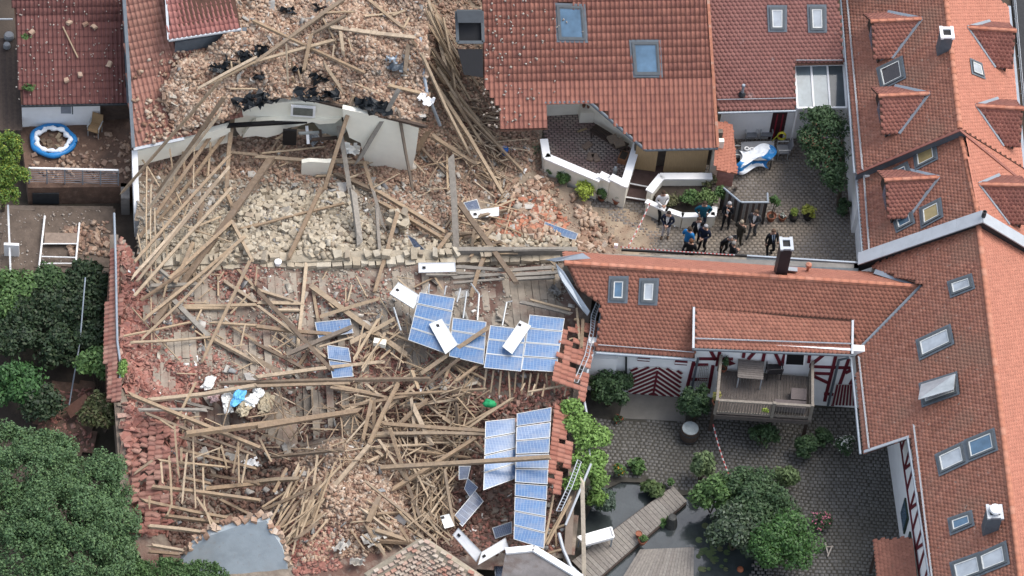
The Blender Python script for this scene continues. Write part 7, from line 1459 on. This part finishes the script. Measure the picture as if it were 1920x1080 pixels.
MB().lathe(P(1388, 1068, -.05), [(.14, 0), (.12, .08), (.05, .12)], 12).build('floating_ball', mat('orange ball', (.40, .13, .06), .6), None, 'orange ball floating by the pond plants at the bottom edge', 'ball')
# plants of the lower courtyard
plant('water_plant', 1247, 985, (.25, .2, .2), 26, .3, GREEN, 'few broad leaves rising from the pond beside the stump', 'plant', -.1, stem=False)
plant('fern', 1192, 880, (.42, .42, .35), 420, .26, GREEN, 'single fern like plant on the paving beside the vine', 'plant', stem=False, cz=.25)
plant('grass_clump', 1222, 925, (.55, .4, .35), 600, .28, mat('grass blades', [(.08, .13, .045), (.12, .17, .06), (.06, .10, .035)], .7), 'grassy clump at the upper edge of the pond', 'plant', stem=False, cz=.25)
for (x0, y0, rr, nn, sz, mt_, lb) in ((1140, 760, (.85, .75, .9), 2000, .15, DGREEN, 'large dark bush at the white pier left of the gate'), (1298, 790, (.65, .7, 1.0), 1700, .14, DGREEN, 'dark bush between the gate and the balcony'), (1430, 832, (.6, .5, .6), 900, .14, DGREEN, 'dark shrub in the shade under the balcony front'), (1507, 855, (.5, .5, .6), 1000, .13, DGREEN, 'dark rounded shrub left of the white flowering bush'), (1540, 835, (.4, .4, .5), 600, .13, DGREEN, 'small dark shrub touching the white flowering bush'), (1497, 915, (.55, .5, .7), 900, .14, mat('pale shrub leaves', [(.10, .15, .06), (.14, .20, .08), (.08, .12, .045)], .65), 'light green small tree at the top of the flower bed'),
                                      (1450, 1000, (1.3, 1.2, 1.2), 4200, .14, DGREEN, 'tallest dense dark bush filling the centre of the flower bed'), (1360, 960, (.8, .8, 1.0), 2200, .16, GREEN, 'tall leafy bush at the upper left of the flower bed'), (1420, 950, (1.1, .9, 1.1), 3600, .15, DGREEN, 'widest dark bush in the middle of the flower bed'), (1400, 1030, (1.1, 1.0, 1.1), 3400, .17, mat('silvery dark leaves', [(.05, .085, .04), (.08, .12, .06), (.035, .06, .03), (.16, .20, .14)], .55), 'loose silvery bush hanging over the pond'), (1480, 1060, (1.35, 1.2, 1.2), 4600, .14, mat('glossy mid green leaves', [(.05, .125, .03), (.075, .165, .04), (.04, .10, .028), (.10, .20, .055)], .5), 'big round glossy bush at the bottom of the flower bed'), (1340, 900, (.45, .5, .8), 800, .2, mat('pale broad leaves', [(.12, .18, .07), (.16, .22, .10), (.10, .15, .06)], .65), 'pale broad leaved plant where the lower tape ends'), (1455, 985, (.3, .3, .6), 500, .12, mat('olive leaves', [(.14, .16, .05), (.10, .12, .04)], .7), 'slim olive green conifer in the flower bed'), (1120, 955, (.7, .6, .6), 1500, .17, mat('bluish leaves', [(.06, .095, .065), (.085, .125, .085), (.045, .07, .05)], .6), 'bluish green shrub below the vine at the pond')):
    plant('garden_bush', x0 - (28 if x0 > 1330 and y0 > 890 else 0), y0, [q * (1.26 if q > .75 else 1.15) for q in rr], int(nn * 2.4), sz, mt_, lb, 'bush', clumps=30, cr=.36)
def flowers(name, px, py, rad, label, petal, n, leaf=DGREEN, nl=900, z=0.0):
    b = P(px, py, z); r = thing(name, b, label, 'bush'); leaves(b + Z * rad[2] * .8, rad, nl, .12, leaf, r, 'foliage', 16)
    leaves(b + Z * rad[2] * .95, [q * 1.04 for q in rad], n, .10, petal, r, 'blossoms', 16); return r
flowers('white_flower_bush', 1580, 850, (.55, .55, .6), 'bush covered in white blossoms by the right house wall', mat('white blossoms', [(.72, .72, .66), (.62, .62, .52)], .7), 170)
flowers('rose_bush', 1532, 988, (.62, .6, .5), 'rose bush with pink blossoms in the flower bed', mat('pink blossoms', [(.62, .16, .26), (.70, .30, .38), (.55, .12, .2)], .7), 130)
flowers('orange_flowers', 1160, 890, (.35, .3, .4), 'plant with a few orange blossoms at the edge of the vine', mat('orange blossoms', [(.75, .22, .03), (.8, .4, .04)], .7), 22, GREEN, 500)
flowers('red_flowers', 1160, 790, (.25, .25, .2), 'small red flowering plant at the edge of the paving near the gate', mat('red blossoms', [(.45, .06, .04), (.5, .12, .06)], .7), 30, DGREEN, 160)
vn = thing('vine', P(1110, 900, 0), 'bright green vine growing over the broken barn eave', 'vine')
MB().tube([P(1118, 900, 0), P(1112, 880, 1.5), P(1100, 840, 2.7), P(1085, 790, 3.0)], [.06, .05, .04, .03], 6).build('stem', BARK, vn)
for (x0, y0, z0, rr, nn) in ((1072, 766, 3.1, (.55, .5, .3), 900), (1092, 795, 3.0, (.85, .7, .4), 1700), (1112, 825, 2.8, (.95, .8, .5), 2200), (1105, 865, 2.6, (.95, .7, .5), 2000), (1075, 905, 2.6, (.55, .6, .4), 900), (1118, 895, 1.9, (.6, .6, .6), 1100), (1120, 935, 1.0, (.5, .5, .6), 700)): leaves(P(x0, y0, z0), rr, nn, .15, VINE, vn, 'foliage', 18)
# ================================================================= LEFT TREES
def tree(px, py, z, label, crowns, mt, size, name='broadleaf_tree', tr=.2):
    b = P(px, py, 0); r = thing(name, b, label, 'tree'); top = z
    MB().tube([b, b + Vector((.1, .05, top * .5)), b + Vector((0, .1, top * .9))], [tr, tr * .75, tr * .4], 8).build('trunk', BARK, r)
    mb = MB()
    for (x0, y0, z0, rr, nn) in crowns[:6]: mb.tube([b + Z * top * .5, (b + Z * top * .5).lerp(P(x0, y0, z0), .6) + Z * .2, P(x0, y0, z0)], [tr * .45, tr * .3, tr * .12], 6)
    mb.build('limbs', BARK, r)
    for (x0, y0, z0, rr, nn) in crowns: leaves(P(x0, y0, z0), rr, int(nn * 2.2), size * .66, mt, r, 'crown', 80, .5, cr=.21)
    return r
tree(110, 1060, 4.0, 'large round dark green tree filling the lower left corner', [(60, 900, 4.4, (2.3, 2.0, 1.6), 6500), (170, 915, 4.2, (1.9, 1.8, 1.5), 5200), (110, 980, 5.0, (2.6, 2.0, 1.7), 7000), (200, 985, 4.2, (1.5, 1.6, 1.4), 4000), (40, 1040, 4.6, (2.2, 2.0, 1.6), 5500), (150, 1060, 4.6, (2.2, 1.8, 1.5), 5200), (20, 840, 3.6, (1.4, 1.2, 1.1), 2600), (90, 850, 3.6, (1.4, 1.0, 1.1), 2600), (215, 1040, 3.6, (1.1, 1.1, 1.0), 1800), (-20, 960, 4.6, (1.8, 2, 1.5), 3500)], TREEG, .17)
tree(300, 1115, 3.0, 'low green tree crown along the bottom edge before the plaster gable', [(240, 1082, 3.2, (1.3, .9, .8), 2400), (320, 1080, 3.2, (1.5, .8, .7), 2600), (385, 1078, 3.1, (1.0, .7, .6), 1500)], mat('mid tree leaves', [(.06, .13, .04), (.09, .17, .05), (.045, .095, .03), (.12, .20, .07)], .6, 2, .3, 0), .15)
tree(5, 400, 3.0, 'yellow green flowering tree at the left edge', [(10, 280, 3.2, (.9, .9, .9), 1700), (20, 330, 2.8, (.85, .8, .8), 1500), (5, 365, 2.4, (.8, .7, .7), 1100), (-10, 310, 3.0, (1.0, 1.2, 1.0), 1500)], mat('yellow green tree leaves', [(.10, .19, .03), (.15, .25, .04), (.07, .14, .025), (.35, .38, .05)], .6), .14, tr=.1)
IVY = mat('dark ivy leaves', [(.022, .045, .02), (.034, .065, .026), (.015, .03, .015), (.046, .082, .032), (.05, .06, .03)], .6, 6, .2, 0)
GB = [(30, 560, 1.6, .7, GREEN, 'green shrub at the left edge below the board terrace'), (95, 545, 1.5, .6, mat('mid shrub leaves', [(.05, .10, .035), (.08, .14, .05), (.035, .07, .025)], .6), 'tall mid green shrub below the ladder frame'), (160, 540, 1.5, .65, IVY, 'dark shrub beside the barn tiles below the terrace'), (60, 600, 1.2, 1.0, IVY, 'dark shrub in the middle of the left garden'), (140, 590, 1.2, 1.0, IVY, 'darkest shrub near the hanging cable'), (180, 560, 1.3, .6, IVY, 'narrow dark shrub against the barn wall'), (20, 650, 1.2, .9, IVY, 'dark shrub at the left edge of the garden'), (110, 665, 1.0, .9, IVY, 'low dark shrub above the red brown soil'), (175, 650, 1.2, .7, IVY, 'dark ivy clump against the barn wall'), (30, 735, 1.3, .85, mat('fresh dark leaves', [(.04, .11, .03), (.06, .15, .04), (.03, .08, .025)], .6), 'fresh green shrub above the large tree'), (75, 770, 1.0, .7, IVY, 'dark shrub between the soil patch and the large tree'), (185, 705, 1.8, .65, GREEN, 'bright ivy bush against the barn tiles'), (195, 790, 1.5, .75, mat('brown green leaves', [(.08, .10, .035), (.11, .13, .05), (.10, .075, .04)], .65), 'olive bush at the corner of the slipped tiles'), (5, 590, 1.5, .7, GREEN, 'small green shrub on the left edge beside the dark garden')]
for (x0, y0, z0, rr, mt_, lb) in GB: plant('garden_shrub', x0, y0 + z0 * 14, (rr * 1.55, rr * 1.45, rr * 1.1), int(5200 * rr), .17, mt_, lb, 'shrub', cz=z0, clumps=34, cr=.36)
plant('wall_creeper', 229, 700, (.28, .6, .3), 420, .12, VINE, 'small bright creeper growing over the barn tiles', 'creeper', 2.7, stem=False, cz=.3); plant('twig', 50, 75, (.3, .25, .08), 70, .12, GREEN, 'upper leafy twig lying on the dark red roof', 'twig', 4.6, stem=False, cz=.2)
plant('twig', 52, 170, (.38, .25, .08), 110, .12, GREEN, 'lower leafy twig lying on the dark red roof', 'twig', 3.15, stem=False, cz=.2)
# ================================================================= BALCONY FURNITURE
bt = thing('balcony_table', P(1408, 712, dz), 'grey slatted table on the balcony', 'table'); tq = [P(1384, 673, dz + .72), P(1433, 678, dz + .72), P(1431, 712, dz + .72), P(1383, 708, dz + .72)]
for k in range(9): MB().prism([tq[0].lerp(tq[3], k / 9), tq[1].lerp(tq[2], k / 9), tq[1].lerp(tq[2], (k + .9) / 9), tq[0].lerp(tq[3], (k + .9) / 9)], (0, 0, -.03)).build('slat', WOODG, bt)
for q in tq: c = sum(tq, Vector()) / 4; e = q.lerp(c, .1); MB().bar(Vector((e.x, e.y, dz)), e - Z * .03, .05, .05, Vector((1, 0, 0))).build('leg', ZINCL, bt)
WICK = mat('dark wicker', (.035, .032, .035), .7, 40, .3, .3); CUSH = mat('brown grey cushion', (.15, .125, .12), .9, 6, .15, .2)
chair(P(1449, 704, dz), R(190), 'dark wicker armchair on the balcony next to the slatted table', WICK, WICK, w=.6)
so_ = thing('corner_sofa', P(1490, 765, dz), 'low brown grey corner sofa at the right end of the balcony', 'sofa')
MB().prism([P(1484, 727, dz + .4), P(1513, 729, dz + .4), P(1512, 750, dz + .4), P(1483, 748, dz + .4)], (0, 0, -.35)).build('seat', CUSH, so_); MB().prism([P(1453, 748, dz + .4), P(1512, 752, dz + .4), P(1511, 766, dz + .4), P(1452, 762, dz + .4)], (0, 0, -.35)).build('seat', CUSH, so_); MB().bar(P(1454, 764, dz + .55), P(1511, 769, dz + .55), .12, .35).build('backrest', CUSH, so_)
plant('balcony_plant', 1341, 757, (.22, .25, .35), 320, .12, mat('straw yellow leaves', [(.38, .33, .10), (.30, .28, .08), (.24, .26, .07)], .7), 'yellowish plant in a box on the left balcony rail', 'potted plant', dz - .1, pot=(POT, .14, .2), stem=False, cz=.35)
plant('balcony_plant', 1356, 695, (.2, .2, .4), 220, .12, DGREEN, 'dark potted plant at the house wall on the balcony', 'potted plant', dz, pot=(POT, .14, .2), cz=.4)
plant('balcony_plant', 1434, 772, (.2, .16, .15), 140, .1, LIME, 'small lime plant hanging on the front balcony rail', 'potted plant', dz + .8, stem=False, cz=.05)
MB().bar(P(1505, 818, .1), P(1518, 832, .25), .1, .08).build('wood_stick', POT, None, 'short reddish stick leaning on the dark rounded shrub', 'stick')
wt = P(1538, 750, 0); MB().lathe(wt, [(.14, 0), (.2, .35), (.2, .4)], 12).build('watering_can', mat('dark green can', (.03, .06, .05), .5), None, 'dark watering can by the wall right of the balcony', 'can')
# ================================================================= PEOPLE
SKIN = mat('skin', (.50, .30, .22), .6, 10, .1, 0)
def cloth(name, c): return mat(name, c, .85, 12, .18, .15)
def person(feet, yaw, label, top, legs, shoes=None, hair=(.08, .05, .03), pose='down', shirt=None, bend=0.0, stride=.12, h=1.76, bald=False, tie=None, skirt=False, sit=False):
    """one continuous skinned figure facing -Y before turning by yaw"""
    k = h / 1.76; b = P(*feet, 0) if not isinstance(feet, Vector) else feet
    J = {}; E = []
    def j(n, p, r): J[n] = (Vector(p) * k, r * k)
    by = -math.sin(bend); bzz = math.cos(bend)
    def up(z): t = z - .95; return (by * t, .95 + bzz * t)
    def jj(n, x, y, z, r): yy, zz = up(z); j(n, (x, y * bzz + yy, zz - y * by), r)
    dp = .10 if sit else 0
    j('pel', (0, 0, .96 - dp), (.155)); jj('wai', 0, 0, 1.12, .145); jj('che', 0, 0, 1.32, .165); jj('nec', 0, 0, 1.49, .065); jj('hed', 0, -.03, 1.60, .088); jj('top', 0, -.02, 1.70, .078)
    for s, sg in (('l', 1), ('r', -1)):
        st = stride * sg; fw = -.30 if sit else 0
        j('hip' + s, (sg * .095, 0, .88 - dp), .098); j('kne' + s, (sg * .11, -st * .4 - .03 + fw, .50 - dp * .5), .068); j('ank' + s, (sg * .12, st * .5 + fw * .8 + .02, .09), .048); j('toe' + s, (sg * .14, st * .5 + fw * .8 - .16, .035), .042)
        jj('sho' + s, sg * .19, 0, 1.43, .078)
        if pose == 'front': a, w_ = (.27, .02, 1.15), (.05, -.26, 1.10)
        elif pose == 'chin': a, w_ = (.22, -.12, 1.15), ((.03, -.20, 1.44) if sg > 0 else (-.06, -.22, 1.16))
        elif pose == 'hips': a, w_ = (.36, .06, 1.18), (.20, -.06, 1.02)
        elif pose == 'head': a, w_ = ((.40, -.02, 1.40), (.20, -.18, 1.52)) if sg > 0 else ((.26, .02, 1.15), (.22, -.12, .95))
        else: a, w_ = (.25, .02, 1.15), (.26, -.06, .92)
        jj('elb' + s, sg * abs(a[0]), a[1], a[2], .054); jj('wri' + s, (sg * abs(w_[0]) if pose != 'chin' else w_[0]), w_[1], w_[2], .036)
        E += [('pel', 'hip' + s), ('hip' + s, 'kne' + s), ('kne' + s, 'ank' + s), ('ank' + s, 'toe' + s), ('che', 'sho' + s), ('sho' + s, 'elb' + s), ('elb' + s, 'wri' + s)]
    E += [('pel', 'wai'), ('wai', 'che'), ('che', 'nec'), ('nec', 'hed'), ('hed', 'top')]
    names = list(J); me = bpy.data.meshes.new('body'); me.from_pydata([J[n][0] for n in names], [(names.index(a), names.index(c)) for a, c in E], [])
    o = bpy.data.objects.new('body', me); COL.objects.link(o)
    md = o.modifiers.new('s', 'SKIN'); sv = me.skin_vertices[0].data
    for i, n in enumerate(names):
        r = J[n][1]; sv[i].radius = (r, r * (.72 if n in ('che', 'wai', 'pel') else 1)); sv[i].use_root = n == 'pel'
    md.use_smooth_shade = True; o.modifiers.new('u', 'SUBSURF').levels = 1
    dg = bpy.context.evaluated_depsgraph_get(); dg.update(); m2 = bpy.data.meshes.new_from_object(o.evaluated_get(dg)); bpy.data.objects.remove(o)
    mats = [top, legs, shoes or BLACK, SKIN]
    m2.materials.clear()
    for q in mats: m2.materials.append(q)
    seg = {}
    for a, c in E:
        kx = 1 if a[:3] in ('hip',) or c[:3] in ('hip',) else 0
        if a[:3] == 'kne': kx = 1
        if a[:3] == 'ank': kx = 2
        if a in ('nec', 'hed'): kx = 3
        seg[(a, c)] = kx
    P0 = np.array([J[a][0] for a, c in E]); P1 = np.array([J[c][0] for a, c in E]); rr = np.array([min(J[a][1], J[c][1]) for a, c in E]); kk = [seg[e] for e in E]
    for pgn in m2.polygons:
        p = np.array(pgn.center); d = P1 - P0; t = np.clip(((p - P0) * d).sum(1) / (d * d).sum(1), 0, 1); q = np.linalg.norm(P0 + d * t[:, None] - p, axis=1) - rr
        i = int(q.argmin()); mi = kk[i]
        if mi == 1 and p[2] > (.80 if not skirt else .45) * k and top is not legs: mi = 0
        if mi == 0 and E[i][0][:3] == 'elb' and t[i] > .9: mi = 3
        pgn.material_index = mi; pgn.use_smooth = True
    rt = bpy.data.objects.new('person', m2); COL.objects.link(rt); rt.location = b; rt.rotation_euler = (0, 0, yaw); _tag(rt, label, 'person', 'people in the upper courtyard'); rt.name = 'person'
    ORG[rt.name] = Vector((0, 0, 0))
    def kid(mb, nm, mt, sm=True):
        o = mb.build(nm, mt, None, smooth=sm); o.parent = rt; return o
    hd = (J['hed'][0] + J['top'][0]) / 2
    mb = MB(); blob(mb, hd + Vector((0, .022, .03 if not bald else .0)) * k, (.098 * k, .108 * k, .10 * k), 1, .12, 12, 8)
    mb.v = [v if not (v[1] < hd.y - .035 * k and v[2] < hd.z + .06 * k) else (v[0] * .7, hd.y - .02 * k, v[2]) for v in mb.v]; kid(mb, 'hair', mat('hair ' + '%.2f' % hair[0], hair, .8, 20, .3, .3))
    f = MB(); f.prism([hd + Vector((-.012, -.095, -.035)) * k, hd + Vector((.012, -.095, -.035)) * k, hd + Vector((0, -.09, .01)) * k], Vector((0, -.025, -.006)) * k); kid(f, 'nose', SKIN)
    for sg in (-1, 1):
        e = MB(); blob(e, hd + Vector((sg * .032, -.088, .012)) * k, (.012, .008, .008), 2, 0, 6, 4); kid(e, 'eye', BLACK)
        e = MB(); blob(e, hd + Vector((sg * .095, 0, -.015)) * k, (.012, .022, .03), 2, .1, 6, 5); kid(e, 'ear', SKIN)
    for s, sg in (('l', 1), ('r', -1)):
        wv, ev = J['wri' + s][0], J['elb' + s][0]; d = (wv - ev).normalized(); x = d.cross(Vector((0, 0, 1)));
        x = x.normalized() if x.length > .1 else Vector((1, 0, 0)); n = x.cross(d)
        hm = MB(); hm.bar(wv - d * .02, wv + d * .085, .075, .032, n, .95)
        for i in range(4): st = wv + d * .075 + x * ((i - 1.5) * .019); ln = (.06, .075, .07, .055)[i]; hm.tube([st, st + d * ln * .55 - n * .008, st + d * ln * .8 - n * .035], [.0095, .009, .007], 5)
        st = wv + d * .02 + x * (.036 * sg); hm.tube([st, st + (d * .6 + x * sg * .7) * .04, st + (d * .9 + x * sg * .5) * .07 - n * .01], [.011, .010, .008], 5)
        kid(hm, 'hand', SKIN)
    if shirt:
        c, nk, wa = J['che'][0], J['nec'][0], J['wai'][0]; fr = Vector((0, -.125, 0)) * k
        s_ = MB(); s_.prism([nk + Vector((-.07, -.05, -.02)) * k, nk + Vector((.07, -.05, -.02)) * k, c + fr + Vector((.06, 0, -.02)) * k, wa + fr + Vector((0, -.005, -.08)) * k, c + fr + Vector((-.06, 0, -.02)) * k], Vector((0, -.018, .004))); kid(s_, 'shirt_front', shirt, False)
        if tie: s_ = MB(); s_.bar(nk + Vector((0, -.075, -.03)) * k, wa + fr + Vector((0, -.03, -.03)) * k, .045, .012, Vector((0, -1, 0))); kid(s_, 'tie', tie, False)
    return rt
NAVY = cloth('navy cloth', (.012, .018, .042)); BLK = cloth('black cloth', (.010, .011, .015)); WHT = cloth('white cloth', (.68, .67, .66)); PLB = cloth('pale blue shirt', (.42, .52, .66)); TEAL = cloth('teal knit', (.01, .11, .17)); BLUE = cloth('bright blue shirt', (.02, .22, .55)); GRYS = cloth('grey suit', (.075, .075, .08)); OLV = cloth('olive brown cloth', (.055, .047, .035)); LT = cloth('light trousers', (.52, .51, .53))
def pz(x, y): return (1140 + x / 5.3333, 330 + y / 5.3333)
GREYH = (.42, .42, .43)
person(pz(515, 410), R(20), 'man in a white uniform shirt and dark trousers leaning on the planter', WHT, BLK, pose='front', sit=True, hair=(.07, .04, .025))
person(pz(568, 612), R(-8), 'man in a navy blazer and white trousers looking at his phone', NAVY, LT, cloth('brown shoe', (.12, .07, .04)), pose='front', shirt=WHT, hair=(.04, .025, .02))
person(pz(925, 515), R(10), 'man in a teal sweater standing before the planter', TEAL, NAVY, pose='hips', hair=(.06, .04, .025), stride=.2)
person(pz(868, 672), R(15), 'man in a dark suit with open white collar in the middle group', BLK, BLK, pose='down', shirt=WHT, hair=(.07, .045, .03))
person(pz(775, 770), R(150), 'man in a bright blue shirt seen from behind', BLUE, NAVY, pose='front', hair=(.06, .04, .03))
person(pz(790, 890), R(170), 'brown haired man in dark clothes half hidden by the parapet', BLK, BLK, pose='front', hair=(.16, .07, .035))
person(pz(935, 745), R(-25), 'grey haired officer in dark uniform with folded arms', NAVY, BLK, pose='front', hair=GREYH, stride=.2)
person(pz(1170, 518), R(-8), 'grey haired man in black holding his chin before the slatted fence', BLK, BLK, pose='chin', shirt=WHT, hair=GREYH)
person(pz(1295, 690), R(140), 'person in olive brown clothes with fair hair seen from behind', OLV, OLV, pose='front', hair=(.36, .30, .22), skirt=True, h=1.68)
person(pz(1435, 600), R(-15), 'man in a grey suit with white shirt walking by the slatted fence', GRYS, GRYS, pose='front', shirt=WHT, hair=(.11, .07, .045), stride=.35)
person(pz(1140, 790), R(40), 'man in a dark suit and pale blue shirt bending forward', BLK, BLK, pose='head', shirt=PLB, hair=(.30, .28, .26), bend=.5, bald=True)
person(pz(1215, 905), R(120), 'red haired person whose head shows just above the parapet', BLK, BLK, pose='front', hair=(.30, .14, .07), h=1.7)
person(pz(1608, 790), R(20), 'man in a dark suit and blue tie standing left of the slim chimney', BLK, BLK, pose='down', shirt=PLB, tie=NAVY, hair=(.15, .09, .06), stride=.3)
